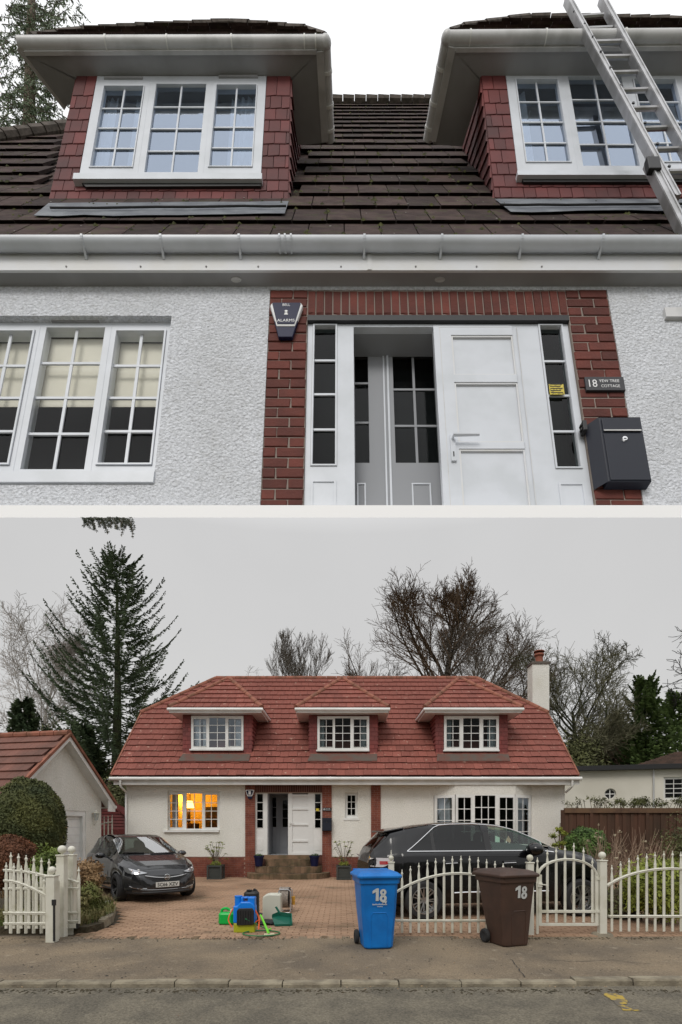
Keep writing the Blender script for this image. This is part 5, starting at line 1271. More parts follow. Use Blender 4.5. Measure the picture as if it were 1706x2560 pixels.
# --- small dark grey hatchback, nose to the camera
ang = math.radians(-51); c_, s_ = math.cos(ang), math.sin(ang)
wl0 = V((-4.98, 11.55, 0)); ox = wl0-V((c_*3.18-s_*-.76, s_*3.18+c_*-.76, 0))
hc = car('parked_hatchback', (ox.x, ox.y, 0), ang, 'small dark grey metallic hatchback with plate SC66 XZV parked nose out by the planted bed', 'car', 4.02,
    [(0, .88), (.06, 1.02), (.34, 1.36), (.7, 1.45), (1.3, 1.495), (1.75, 1.485), (2.05, 1.43), (2.5, 1.23), (2.98, 1.02), (3.2, .965), (3.5, .895), (3.75, .80), (3.90, .70), (3.98, .58), (4.02, .42)],
    [(0, .8), (.1, .96), (.5, 1.0), (1.2, .98), (2.2, .95), (2.95, .93), (3.3, .86), (3.6, .77), (3.85, .66), (3.97, .52), (4.02, .40)],
    [(0, .62), (.06, .74), (.2, .82), (.6, .875), (1.6, .885), (3.0, .875), (3.35, .855), (3.6, .80), (3.8, .70), (3.93, .58), (4.0, .44), (4.02, .36)],
    [(0, .5), (.4, .57), (1.0, .60), (1.8, .60), (2.3, .63), (2.95, .72), (3.3, .72), (3.8, .55), (4.02, .3)],
    (.68, 3.18), .355, .315, .19, 'car_grey',
    dict(cabin=(.62, 2.72), pillars=[(1.20, 1.34)], screen=(2.08, 2.93), rear=(.07, .33), glass=[(.66, 1.2, 'car_glass'), (1.34, 2.62, 'car_glass')], rhd=-1), ('screen_glass', 0, 0, 'car_glass'), 'alloy_dark', 5, .78, (1.0, 1.75), trim=None)
M = hc['M']; fp, ft, xf_ = hc['fp'], hc['ft'], hc['xf']
hc['mirror'](2.38, 1.0, -1, .85, 'car_grey'); hc['mirror'](2.38, 1.0, 1, .85, 'car_grey')
for s_ in (-1, 1):
    st_ = [(.40, .645, .655), (.46, .635, .675), (.54, .625, .70), (.62, .62, .725), (.69, .63, .75), (.745, .65, .765), (.79, .69, .78)]
    hl = fp('headlight', 'headlamp', [(s_*y, a, b) for y, a, b in (st_ if s_ > 0 else st_)][::s_], .010)
    for y_ in (.56, .68): 
        z_ = .675+(y_-.56)*.25; x_ = xf_(y_, z_); MB().ball((x_+.004, s_*y_, z_), .03, 10).build('lamp_lens', 'lamp_clear', hl, M, smooth=True)
    ft('headlight_surround', 'plastic_black', [(s_*y, a) for y, a, b in st_]+[(s_*st_[-1][0], st_[-1][2])], .010, .008)
    fp('fog_recess', 'plastic_black', [(s_*y, a, b) for y, a, b in ((.46, .33, .34), (.55, .33, .40), (.66, .34, .43), (.74, .38, .42))][::s_], .008)
    ft('fog_trim', 'chrome', [(s_*.44, .325), (s_*.56, .325), (s_*.66, .335), (s_*.73, .37)], .010, .014)
gr_ = fp('grille', 'plastic_black', [(y, .60-.14*math.cos(y/.47*math.pi/2)-.04, .60-.01*math.cos(y/.47*math.pi/2)) for y in [(-.47+.94*i/16) for i in range(17)]], .008)
for k in range(5): ft('grille_bar', 'car_grey', [(y, .45+k*.022+.05*(y/.42)**2) for y in [(-.33+.66*i/10) for i in range(11)]], .0035, .012, par=gr_)
ft('grille_bar_chrome', 'chrome', [(y, .545+.055*(abs(y)/.46)**2) for y in [(-.46+.92*i/16) for i in range(17)]], .014, .02, par=gr_)
for o_ in (0,): pass
x_ = xf_(0, .55)+.03; em = MB(); em.tube([(x_, .062*math.cos(a), .55+.062*math.sin(a)) for a in [2*math.pi*i/24 for i in range(25)]], .009, 6).build('emblem', 'chrome', hc['root'], M, smooth=True)
em2 = MB().lathe([(.001, x_-.004), (.06, x_-.004), (.06, x_-.02)], (0, 0, .55), 20, 'X'); em2.build('emblem_disc', 'alloy_dark', hc['root'], M)
e3 = MB(); e3.bar((x_+.002, -.035, .575), (x_+.002, .03, .57), .018, .012, (1, 0, 0)).bar((x_+.002, .03, .57), (x_+.002, -.01, .52), .02, .012, (1, 0, 0)).bar((x_+.002, -.01, .545), (x_+.002, -.045, .53), .014, .012, (1, 0, 0)).bar((x_+.002, .01, .52), (x_+.002, .04, .53), .012, .01, (1, 0, 0)).build('emblem_figure', 'chrome', hc['root'], M)
zp = .395; xp = xf_(0, zp)+.014
npl = MB().box(xp-.02, xp, -.26, .26, zp-.056, zp+.056).build('number_plate', 'plate', hc['root'], M)
text('registration', 'SC66 XZV', 'ink', npl, M @ Matrix.Translation((xp+.003, 0, zp)) @ Matrix.Rotation(math.pi/2, 4, 'Z'), .46, .078, bold=.02)
ft('bumper_lip', 'plastic_black', [(y, .225) for y in [(-.74+1.48*i/12) for i in range(13)]], .03, .0)
ft('bumper_edge', 'chrome', [(y, .285+.02*(y/.6)**2) for y in [(-.6+1.2*i/12) for i in range(13)]], .006, .004)
ft('bonnet_seam', 'ink', [(y, .735-.03*(abs(y)/.6)**2) for y in [(-.55+1.1*i/12) for i in range(13)]], .005, .0)
for (a, b) in (((2.93, -.15), (2.72, -.62)), ((2.95, .55), (2.80, -.02))):
    za, zb = itp([(2.05, 1.43), (2.5, 1.23), (2.98, 1.02)], a[0]), itp([(2.05, 1.43), (2.5, 1.23), (2.98, 1.02)], b[0])
    MB().bar((a[0], a[1], za+.015), (b[0]+.18, b[1], zb-.06), .02, .02).build('wiper', 'plastic_black', hc['root'], M)
hc['sl']('door_seam', 'ink', [(2.55, .32), (2.6, .6), (2.55, .93)], .005); hc['sl']('door_seam', 'ink', [(1.3, .3), (1.28, .6), (1.3, .96)], .005)
hc['sl']('door_handle', 'car_grey', [(1.42, .83), (1.58, .835)], .016, off=.02)
hc['sl']('sill_line', 'plastic_black', [(1.1, .24), (2.8, .24)], .02)
# --- black estate-backed off-roader seen from the side
ang = math.radians(7.5); c_, s_ = math.cos(ang), math.sin(ang); wr0 = V((1.47, 9.16, 0)); ox = wr0-V((c_*.95-s_*-.84, s_*.95+c_*-.84, 0))
TOP = [(0, 1.0), (.04, 1.16), (.10, 1.27), (.26, 1.43), (.40, 1.565), (.65, 1.63), (1.0, 1.695), (1.5, 1.745), (1.95, 1.755), (2.4, 1.72), (2.75, 1.63), (3.1, 1.47), (3.45, 1.28), (3.6, 1.235), (3.95, 1.20), (4.3, 1.12), (4.5, 1.02), (4.66, .87), (4.74, .72), (4.78, .5)]
BELT = [(0, .95), (.1, 1.12), (.5, 1.20), (.9, 1.20), (3.3, 1.205), (3.5, 1.19), (4.0, 1.10), (4.3, 1.02), (4.55, .88), (4.7, .72), (4.78, .48)]
sv = car('parked_suv', (ox.x, ox.y, 0), ang, 'black SUV with silver wheels and chrome window line parked side on behind the white fence', 'car', 4.78, TOP, BELT,
    [(0, .66), (.08, .78), (.3, .88), (.8, .93), (3.9, .93), (4.2, .90), (4.5, .80), (4.68, .62), (4.78, .42)],
    [(0, .55), (.4, .60), (1.0, .63), (2.3, .64), (3.0, .70), (3.5, .78), (4.0, .76), (4.5, .6), (4.78, .3)],
    (.95, 3.95), .40, .345, .27, 'car_black',
    dict(cabin=(.66, 3.34), pillars=[(1.12, 1.18), (2.12, 2.24)], screen=(2.55, 3.42), rear=(.11, .34), glass=[(.66, 1.12, 'car_glass_dark'), (1.18, 2.12, 'car_glass_dark'), (2.24, 3.24, 'car_glass_clear')], rhd=-1, taper=lambda x: max(0, (x-.66)/.62)), ('car_glass_clear', 0, 0, 'car_glass_dark'), 'alloy', 7, .86, (1.5, 2.35))
M = sv['M']
sv['mirror'](2.98, 1.25, -1, 1.35, 'car_black'); sv['mirror'](2.98, 1.25, 1, 1.3, 'car_black')
MB().slab([(.28, -.56, 1.575), (.28, .56, 1.575), (.66, .58, 1.645), (.66, -.58, 1.645)], (0, 0, -.03)).build('spoiler', 'car_black', sv['root'], M, bevel=.015)
for s_ in (-1, 1):
    for (zl, zh, x0_, x1_, mt) in ((.94, 1.10, .02, .40, 'lamp_clear'), (.985, 1.045, .16, .36, 'lamp_red')):
        m = MB(); k = 0
        for i in range(9):
            x = lerp(x0_, x1_, i/8); tp = 1-.75*max(0, (i-4)/4)**1.5
            for z in (lerp(zh, zl, tp), zh): m.v.append((x, s_*(sv['hw'](x, z)+(.008 if mt == 'lamp_clear' else .016)), z))
        m.f = [(2*i, 2*i+2, 2*i+3, 2*i+1) for i in range(8)]; m.build('tail_light', mt, sv['root'], M, smooth=True)
    m = MB()
    for i in range(9):
        x = lerp(4.36, 4.70, i/8)
        for z in (.80-.0*i, .80+.10*(1-i/10)): m.v.append((x, s_*(max(.3, sv['hw'](x, min(z, itp(BELT, x)-.01)))+.008), min(z, itp(BELT, x)-.01)))
    m.f = [(2*i, 2*i+2, 2*i+3, 2*i+1) for i in range(8)]; m.build('headlight', 'headlamp', sv['root'], M, smooth=True)
sv['sl']('door_seam', 'ink', [(2.18, .4), (2.2, .8), (2.16, 1.19)], .006); sv['sl']('door_seam', 'ink', [(3.25, .42), (3.32, .8), (3.28, 1.18)], .006); sv['sl']('door_seam', 'ink', [(1.1, .85), (1.2, 1.0), (1.1, 1.19)], .006)
sv['sl']('door_handle', 'car_black', [(1.32, 1.02), (1.55, 1.03)], .02, off=.025); sv['sl']('door_handle', 'car_black', [(2.42, 1.02), (2.65, 1.03)], .02, off=.025)
sv['sl']('handle_trim', 'chrome', [(1.32, 1.0), (1.55, 1.01)], .006, off=.045); sv['sl']('handle_trim', 'chrome', [(2.42, 1.0), (2.65, 1.01)], .006, off=.045)
sv['sl']('sill_trim', 'chrome', [(1.5, .47), (1.7, .48), (3.3, .48)], .014, off=.008)
sv['sl']('shoulder_line', 'car_black', [(.5, 1.12), (1.5, 1.13), (3.4, 1.13)], .012, off=-.004)
sv['sl']('quarter_trim', 'chrome', [(3.26, 1.21), (3.42, 1.19)], .015)
# ------------------------------------------------------------------ bins
def bin_(name, p, yaw, mat, label, digits, dx, w_, wb, dark):
    r = thing(name, p, label, 'wheelie bin', yaw, 'wheelie bins on the pavement'); M = wm(r)
    hh = .96; d0, d1 = .38, .60
    b = MB()
    def ring(z, hwx, y0, y1, c=.04): 
        return [(-hwx+c, y0, z), (hwx-c, y0, z), (hwx, y0+c, z), (hwx, y1-c, z), (hwx-c, y1, z), (-hwx+c, y1, z), (-hwx, y1-c, z), (-hwx, y0+c, z)]
    lv = [(.0, wb/2-.015, .03, d0), (.02, wb/2, .015, d0+.01), (.5, lerp(wb, w_, .5)/2, -.0, lerp(d0, d1, .5)), (hh-.08, w_/2-.02, -.035, d1-.03), (hh-.075, w_/2, -.055, d1), (hh, w_/2+.005, -.06, d1+.01)]
    for l_ in lv: b.v += ring(*l_)
    for i in range(len(lv)-1):
        for j in range(8): a = i*8+j; c = i*8+(j+1) % 8; b.f.append((a, c, c+8, a+8))
    b.f.append(tuple(range(8))[::-1]); k = (len(lv)-1)*8; b.f.append(tuple(k+j for j in range(8)))
    body = b.build('body', mat, r, M, bevel=.008)
    ld = MB(); x = w_/2+.03; 
    ld.v += ring(hh, x, -.09, d1+.05, .05)+ring(hh+.035, x, -.095, d1+.05, .05)+ring(hh+.075, x-.05, -.03, d1, .06)+ring(hh+.09, x-.09, .04, d1-.06, .06)
    for i in range(3):
        for j in range(8): a = i*8+j; c = i*8+(j+1) % 8; ld.f.append((a, c, c+8, a+8))
    ld.f += [tuple(range(8))[::-1], tuple(24+j for j in range(8))]
    ld.build('lid', mat, r, M, bevel=.01)
    MB().bar((-x+.05, d1+.03, hh+.06), (-x+.16, d1+.03, hh+.06), .04, .05).bar((x-.16, d1+.03, hh+.06), (x-.05, d1+.03, hh+.06), .04, .05).tube([(-x+.05, d1+.07, hh-.0), (x-.05, d1+.07, hh-.0)], .016, 8).build('handle', mat, r, M)
    for s_ in (-1, 1):
        MB().lathe([(.001, -.022), (.05, -.024), (.06, -.03), (.088, -.026), (.10, -.01), (.10, .02), (.085, .03), (.001, .025)], (s_*(wb/2+.045), d0+.02, .10), 22, 'X').build('wheel', 'rubber', r, M, smooth=True)
    MB().tube([(-wb/2-.05, d0+.02, .10), (wb/2+.05, d0+.02, .10)], .013, 6).build('axle', 'alloy_dark', r, M)
    # raised panel outline on the front
    def fr_(x, z): return (x, lerp(.015, -.0, z/.5) if z < .5 else lerp(0, -.035, (z-.5)/.38), z)
    P_ = [fr_(-.11+dx, .04), fr_(-.12+dx, .44), fr_(-.09+dx, .49), fr_(.09+dx, .49), fr_(.12+dx, .44), fr_(.11+dx, .04)]
    MB().tube([V(p_)+V((0, .002, 0)) for p_ in P_], .009, 6).build('panel_rib', mat, r, M, smooth=True)
    zz_ = digits[1]; y_ = fr_(0, zz_)[1]-.006
    tilt = Matrix.Rotation(math.radians(4), 4, 'X')
    for q_, ch_ in enumerate('18'):
        Mq = M @ Matrix.Translation((digits[0]+(-.055 if q_ == 0 else .045), y_-.004*q_, zz_-(.012 if q_ else 0))) @ tilt
        if ch_ == '1':
            m = MB().slab([(.0, 0, -.085), (.04, 0, -.085), (.04, 0, .085), (.01, 0, .085), (-.045, 0, .05), (-.045, 0, .015), (0, 0, .035)], (0, -.003, 0)); m.build('digit_one', 'bin_white', r, Mq)
        else:
            m = MB(); 
            for (cz, ro, ri_) in ((.043, .044, .014), (-.04, .050, .017)):
                kk = len(m.v)
                for i in range(20):
                    a = 2*math.pi*i/20; m.v += [(ro*math.cos(a), -.001, cz+ro*math.sin(a)), (ri_*math.cos(a)*.8, -.001, cz+ri_*1.1*math.sin(a))]
                for i in range(20): a, c = kk+2*i, kk+2*((i+1) % 20); m.f.append((a, c, c+1, a+1))
            m.build('digit_eight', 'bin_white', r, Mq)
    if dark:
        m = MB(); 
        for i in range(14): xx = -.1+i*.0145; m.box(xx, xx+.009, y_-.001, y_, zz_-.14, zz_-.125+.006*(i % 3 == 0))
        for i in range(7): xx = -.035+i*.011; m.box(xx, xx+.007, y_-.001, y_, zz_-.165, zz_-.155)
        m.slab([(.03, y_, zz_-.115), (.05, y_, zz_-.085), (.075, y_, zz_-.095), (.1, y_, zz_-.08), (.085, y_, zz_-.12), (.06, y_, zz_-.105)], (0, -.001, 0))
        m.build('printed_crest', 'bin_white', r, M)
    return r
p = gp(949, 2372); bin_('wheelie_bin', (p.x, p.y, -.01), math.radians(8), 'bin_blue', 'bright blue wheelie bin numbered 18 standing at the left end of the picket fence', (-.0, .74), .0, .55, .40, True)
p = gp(1296, 2366); bin_('wheelie_bin', (p.x, p.y, -.01), math.radians(20), 'bin_brown', 'dark brown wheelie bin numbered 18 in front of the gate post', (.03, .76), .02, .60, .42, False)
# ------------------------------------------------------------------ white metal fences and gates
def picket(root, x, y, z0, z1, w_=.042, tilt=0., mat='fence_white'):
    b = MB(); h = w_/2
    lv = [(z0, h), (z1-.20, h), (z1-.19, h*1.0), (z1-.09, h*.42), (z1-.085, h*.75), (z1-.078, h*.42), (z1-.066, h*1.0), (z1-.022, h*.22), (z1-.018, h*.4), (z1-.004, h*.35), (z1, .001)]
    n = 6
    for z, r_ in lv:
        for j in range(n): a = 2*math.pi*(j+.5)/n; b.v.append((x+r_*math.cos(a)+(z-z0)*tilt, y+r_*math.sin(a)*.7, z))
    for i in range(len(lv)-1):
        for j in range(n): a = i*n+j; c = i*n+(j+1) % n; b.f.append((a, c, c+n, a+n))
    return b.build('picket', mat, root)
def post(root, x, y, z0, z1, w_=.09, ball=.05, spike=False):
    b = MB().box(x-w_/2, x+w_/2, y-w_/2, y+w_/2, z0, z1).box(x-w_*.6, x+w_*.6, y-w_*.6, y+w_*.6, z1, z1+.02); o = b.build('post', 'fence_white', root, bevel=.006)
    MB().lathe([(.015, 0), (.015, .015), *[(ball*math.sin(math.pi*(i+.6)/9), .015+ball-ball*math.cos(math.pi*(i+.6)/9)) for i in range(9)], (.001, .015+2*ball)], (x, y, z1+.02), 14).build('ball_finial', 'fence_white', o, smooth=True)
    if spike: MB().tube([(x, y, z1+.02+2*ball), (x, y, z1+.12+2*ball)], [.012, .006], 6).build('spike', 'fence_white', o)
    return o
FY = 7.86
fx = lambda px, Y=FY: (px-CX)/F*Y
fz = lambda py, Y=FY: H+(HY-py)/F*Y
zx = lambda z: 840+z*.5523          # positions read from an enlarged crop
zy = lambda z: 1880+z*.5523
def rails(root, pts, w_=.035, h_=.035, Y=FY, nm='arched_rail'):
    m = MB(); P_ = [(fx(a, Y), Y, fz(b, Y)) for a, b in pts]
    m.tube([(p_[0], p_[1]-.02, p_[2]+.008) for p_ in P_], .011, 6); m.tube([(p_[0], p_[1]+.02, p_[2]+.008) for p_ in P_], .011, 6)
    for a, b in zip(P_, P_[1:]): m.bar(a, b, .045, .030)
    return m.build(nm, 'fence_white', root)
def arcpts(pts, n=12):
    P_ = sorted(pts); xs = [a for a, b in P_]; out_ = []
    for i in range(n*len(P_)+1):
        x = lerp(xs[0], xs[-1], i/(n*len(P_))); s = 0              # Lagrange through the given points
        for j, (xj, yj) in enumerate(P_):
            l_ = 1.
            for k, (xk, _) in enumerate(P_):
                if k != j: l_ *= (x-xk)/(xj-xk)
            s += l_*yj
        out_.append((x, s))
    return out_
f1 = thing('picket_fence', (fx(1110), FY, 0), 'white metal fence panel with spear topped pickets under a shallow arch between the two bins', 'fence')
post(f1, fx(978.5), FY, -.05, fz(2158), .085, .040, True)
for a, t_ in zip((300, 338, 376, 415, 452, 490, 528, 567, 606, 645, 683, 721, 758, 797), (533, 517, 502, 489, 482, 476, 472, 470, 471, 477, 485, 494, 504, 519)):
    picket(f1, fx(zx(a)), FY, .02, fz(zy(t_)))
rails(f1, arcpts([(zx(272), zy(636)), (zx(370), zy(586)), (zx(470), zy(558)), (zx(575), zy(551)), (zx(680), zy(567)), (zx(800), zy(615)), (zx(860), zy(655))]))
rails(f1, [(zx(270), zy(765)), (zx(870), zy(765))], nm='bottom_rail')
f2 = thing('garden_gate', (fx(1420), FY, 0), 'white arched metal garden gate with spear pickets in front of the SUV front wheel', 'gate')
for a, t_ in zip((958, 998, 1038, 1078, 1122, 1162), (443, 433, 425, 412, 433, 482)): picket(f2, fx(zx(a)), FY, fz(zy(772)), fz(zy(t_)))
gp_ = []
for i in range(19):
    a = math.pi*(1-i/18); gp_.append((zx(1048)+math.cos(a)*(zx(1180)-zx(918))/2, zy(560)-math.sin(a)*(73*.5523) if True else 0))
rails(f2, gp_)
for a in (924, 1180): MB().box(fx(zx(a))-.024, fx(zx(a))+.024, FY-.02, FY+.02, fz(zy(786)), fz(zy(556))).build('stile', 'fence_white', f2)
for a in (721, 780): MB().box(fx(zx(924)), fx(zx(1180)), FY-.022, FY+.022, fz(zy(a+7)), fz(zy(a-4))).build('gate_rail', 'fence_white', f2)
MB().tube([(fx(zx(915)), FY-.03, fz(zy(598))), (fx(zx(950)), FY-.05, fz(zy(602)))], [.012, .008], 6).box(fx(zx(912)), fx(zx(932)), FY-.035, FY-.02, fz(zy(612)), fz(zy(592))).build('latch', 'fence_white', f2)
for a in (573, 720): MB().box(fx(zx(1178)), fx(zx(1196)), FY-.03, FY+.01, fz(zy(a+7)), fz(zy(a-5))).build('hinge', 'fence_white', f2)
f3 = thing('gate_post', (fx(zx(879)), FY, 0), 'white square gate post with ball top partly hidden by the brown bin', 'gate post'); post(f3, fx(zx(879)), FY, -.05, fz(zy(505)), .095, .050); picket(f3, fx(zx(913)), FY, -.0, fz(zy(478)))
f4 = thing('gate_post', (fx(zx(1206)), FY, 0), 'white square gate post with ball top at the right of the arched garden gate', 'gate post'); post(f4, fx(zx(1206)), FY, -.05, fz(zy(495)), .105, .055)
MB().lathe([(.001, .02), (.14, .012), (.17, -.02)], (fx(zx(1206)), FY, .0), 12).build('concrete_footing', 'kerb', f4)
f5 = thing('picket_fence', (fx(1650), FY, 0), 'white metal picket fence panel running off the right edge in front of yellow green shrub', 'fence')
for a, t_ in zip((1250, 1290, 1328, 1368, 1408, 1446, 1486, 1525, 1563, 1600, 1640), (512, 495, 481, 468, 460, 453, 449, 448, 452, 460, 470)): picket(f5, fx(zx(a)), FY, .04, fz(zy(t_)))
rails(f5, arcpts([(zx(1228), zy(606)), (zx(1310), zy(564)), (zx(1410), zy(538)), (zx(1510), zy(529)), (zx(1640), zy(545))]))
rails(f5, [(zx(1235), zy(745)), (zx(1650), zy(745))], nm='bottom_rail')
# left side: fixed panel, and driveway gate folded back in front of it
dx_ = lambda v: 30+v*.19133
dy_ = lambda v: 2080+v*.19133
Yl = 7.76
f6 = thing('picket_fence', (fx(90, Yl), Yl, 0), 'cream white metal picket fence panel at the left edge behind the folded gate', 'fence')
for a, t_ in zip((-15, 85, 185, 285, 385, 485, 588), (270, 285, 303, 320, 338, 355, 375)): picket(f6, fx(dx_(a), Yl), Yl, .03, fz(dy_(t_), Yl), .052)
for pp in ([(10, dy_(500)), (dx_(240), dy_(530)), (dx_(480), dy_(585)), (dx_(600), dy_(600))], [(10, dy_(745)), (dx_(600), dy_(745))], [(10, dy_(1055)), (dx_(600), dy_(1055))]): rails(f6, pp, Y=Yl, nm='rail')
Yg = 7.42
f7 = thing('driveway_gate', (fx(60, Yg), Yg, 0), 'cream white metal driveway gate leaf folded open at the left with a falling curved rail', 'gate')
for a, t_ in zip((-75, 25, 122, 222, 322, 420), (400, 410, 440, 475, 520, 590)): picket(f7, fx(dx_(a), Yg), Yg, .17, fz(dy_(t_), Yg), .045)
rails(f7, [(dx_(v), dy_(w_)) for v, w_ in ((-100, 640), (0, 645), (80, 665), (160, 692), (240, 725), (320, 765), (400, 806), (460, 835))], Y=Yg)
rails(f7, [(dx_(-100), dy_(1065)), (dx_(450), dy_(1065))], Y=Yg, nm='rail'); rails(f7, [(dx_(-100), dy_(1200)), (dx_(450), dy_(1200))], Y=Yg, nm='rail')
f8 = thing('gate_post', (fx(dx_(515), 7.34), 7.34, 0), 'short cream gate post with ball top and black latch in front at the left', 'gate post')
post(f8, fx(dx_(515), 7.34), 7.36, -.05, fz(dy_(585), 7.34), .125, .055); xq = fx(dx_(556), 7.3)
MB().box(xq-.025, xq+.025, 7.27, 7.30, fz(dy_(960), 7.3), fz(dy_(885), 7.3)).box(xq-.012, xq+.012, 7.28, 7.30, fz(dy_(1430), 7.3), fz(dy_(960), 7.3)).build('latch', 'plastic_black', f8)
f9 = thing('gate_post', (fx(dx_(682), 7.72), 7.72, 0), 'tall cream gate post with ball top, front one of the pair beside the planted bed', 'gate post')
Yp = 7.72; post(f9, fx(dx_(655), Yp), Yp, -.05, fz(dy_(315), Yp), .115, .062)
f10 = thing('gate_post', (fx(dx_(785), 8.0), 8.0, 0), 'tall cream gate post with ball top, rear one of the pair beside the planted bed', 'gate post')
post(f10, fx(dx_(780), 8.0), 8.0, -.05, fz(dy_(310), 8.0), .11, .058)
f11 = thing('gate_leaf', (fx(dx_(790), 7.9), 7.9, 0), 'narrow cream metal gate leaf with one spear picket swung open beside the planted bed', 'gate')
Yq = 7.88
picket(f11, fx(dx_(872), Yq), Yq, fz(dy_(1200), Yq), fz(dy_(455), Yq), .052)
picket(f11, fx(dx_(775), Yq), Yq, fz(dy_(1180), Yq), fz(dy_(560), Yq), .04)
rails(f11, [(dx_(700), dy_(620)), (dx_(780), dy_(635)), (dx_(880), dy_(665))], Y=Yq)
for a in (740, 1060, 1172): rails(f11, [(dx_(690), dy_(a)), (dx_(880), dy_(a))], Y=Yq, nm='rail')
MB().box(fx(dx_(660), Yq), fx(dx_(850), Yq), Yq-.03, Yq+.03, fz(dy_(1255), Yq), fz(dy_(1200), Yq)).build('bottom_box_rail', 'fence_white', f11); MB().box(fx(dx_(850), Yq), fx(dx_(870), Yq), Yq-.03, Yq+.03, fz(dy_(1258), Yq), fz(dy_(1198), Yq)).build('end_cap', 'plastic_black', f11)
MB().box(fx(dx_(545), 7.55), fx(dx_(620), 7.55), 7.5, 7.56, -.02, fz(dy_(640), 7.55)).build('stile', 'fence_white', f11)
# ------------------------------------------------------------------ cleaning gear on the drive
kx = lambda v: 520+v*.15306
ky = lambda v: 2200+v*.15306
def rbox(m, x0, x1, y0, y1, z0, z1, c=.02):
    x0, x1 = min(x0, x1), max(x0, x1)
    lv = [(z0, c*.7), (z0+c*.7, 0), (z1-c, 0), (z1-c*.3, c*.5), (z1, c*1.2)]
    k = len(m.v)
    for z, i_ in lv:
        a, b, p, q_ = x0+i_, x1-i_, y0+i_, y1-i_
        m.v += [(a+c, p, z), (b-c, p, z), (b, p+c, z), (b, q_-c, z), (b-c, q_, z), (a+c, q_, z), (a, q_-c, z), (a, p+c, z)]
    for i in range(4):
        for j in range(8): a = k+i*8+j; b = k+i*8+(j+1) % 8; m.f.append((a, b, b+8, a+8))
    m.f += [tuple(k+j for j in range(8))[::-1], tuple(k+32+j for j in range(8))]; return m
def item(px0, px1, pyb, pyt):
    Y = H*F/(pyb-HY); return X(px0, Y), X(px1, Y), Y, Z(pyt, Y)
# green can
x0, x1, Y, zt = item(kx(165), kx(410), ky(733), ky(480)); o = thing('jerrycan', ((x0+x1)/2, Y, 0), 'bright green plastic jerrycan with moulded top handle on the brick drive', 'jerrycan')
m = rbox(MB(), x0, x1, Y, Y+.17, -.01, zt*.78, .035); m.build('tank', 'can_green', o, smooth=False, bevel=.008)
m = MB().tube([(x0+.04, Y+.085, zt*.74), (x0+.05, Y+.085, zt-.02), (x0+.09, Y+.085, zt), (x1-.12, Y+.085, zt), (x1-.06, Y+.085, zt-.03), (x1-.02, Y+.085, zt*.74)], .024, 8); m.build('handle', 'can_green', o, smooth=True)
MB().lathe([(.03, 0), (.03, .05), (.001, .05)], (x1-.045, Y+.085, zt*.76), 12).build('cap', 'can_clear', o)
# blue sprayer tank
x0, x1, Y, zt = item(kx(412), kx(768), ky(858), ky(280)); w_ = x1-x0; o = thing('backpack_sprayer', ((x0+x1)/2, Y, 0), 'blue backpack sprayer tank with black ribbed back pad and yellow base', 'sprayer')
D_ = .2
m = MB().slab([(x0, Y, .14), (x1, Y, .14), (x1, Y, zt*.72), (x1-w_*.08, Y, zt*.80), (x1-w_*.22, Y, zt*.86), (x0+w_*.34, Y, zt*.86), (x0+w_*.18, Y, zt*.74), (x0, Y, zt*.74)], (0, D_, 0)); m.build('tank', 'can_blue', o, bevel=.018)
m = MB().box(x0+w_*.34, x0+w_*.45, Y+.02, Y+D_-.02, zt*.82, zt*.98).box(x0+w_*.66, x1-w_*.02, Y+.02, Y+D_-.02, zt*.70, zt*.98).box(x0+w_*.45, x0+w_*.66, Y+.04, Y+D_-.04, zt*.94, zt*.985); m.build('carry_handle', 'can_blue', o, bevel=.012)
MB().lathe([(w_*.17, 0), (w_*.17, zt*.25), (w_*.185, zt*.25), (w_*.185, zt*.29), (.001, zt*.29)], (x0+w_*.19, Y+.1, zt*.72), 18).build('filler_cap', 'can_blue', o, smooth=True)
MB().box(x0+.004, x1-.004, Y+.005, Y+D_, -.012, .14).build('base', 'can_yellow', o, bevel=.015)
pd_ = MB().slab([(x0+w_*.18, Y, .11), (x1-w_*.04, Y, .12), (x1-w_*.04, Y, zt*.62), (x1-w_*.12, Y, zt*.69), (x0+w_*.26, Y, zt*.68), (x0+w_*.18, Y, zt*.6)], (0, -.03, 0)).build('back_pad', 'plastic_black', o, bevel=.01)
for i in range(7): xx = lerp(x0+w_*.22, x1-w_*.08, i/6); MB().tube([(xx, Y-.035, .14), (xx, Y-.035, zt*.62)], .010, 6).build('pad_rib', 'plastic_black', pd_)
# black tank behind
x0, x1, Y, zt = item(kx(540), kx(785), ky(790), ky(212)); o = thing('black_drum', ((x0+x1)/2, Y+.22, 0), 'black plastic tank standing directly behind the blue sprayer', 'tank')
rbox(MB(), x0, x1, Y+.2, Y+.4, -.01, zt*1.0, .04).build('tank', 'plastic_black', o, bevel=.01); MB().box(x0+.05, x0+.13, Y+.22, Y+.3, zt, zt+.02).build('cap', 'plastic_black', o)
MB().tube([(x0+.14, Y+.3, zt-.02), (x0+.17, Y+.3, zt+.025), (x1-.06, Y+.3, zt+.02), (x1-.02, Y+.3, zt-.03)], .018, 6).build('handle', 'plastic_black', o, smooth=True)
# clear container
x0, x1, Y, zt = item(kx(890), kx(1192), ky(655), ky(228)); o = thing('water_container', ((x0+x1)/2, Y, 0), 'tall translucent white water container standing left of the hose reel', 'container')
m = MB().slab([(x0, Y, 0), (x1, Y, 0), (x1, Y, zt*.95), (x1-.02, Y, zt*.97), (x0+.12, Y, zt*.985), (x0+.07, Y, zt*.96), (x0+.015, Y, zt*.9), (x0, Y, zt*.82)], (0, .24, 0)); m.build('tank', 'can_clear', o, bevel=.028)
MB().box(x0+.12, x0+.28, Y+.08, Y+.16, zt*.96, zt*1.0).build('handle', 'can_clear', o, bevel=.01)
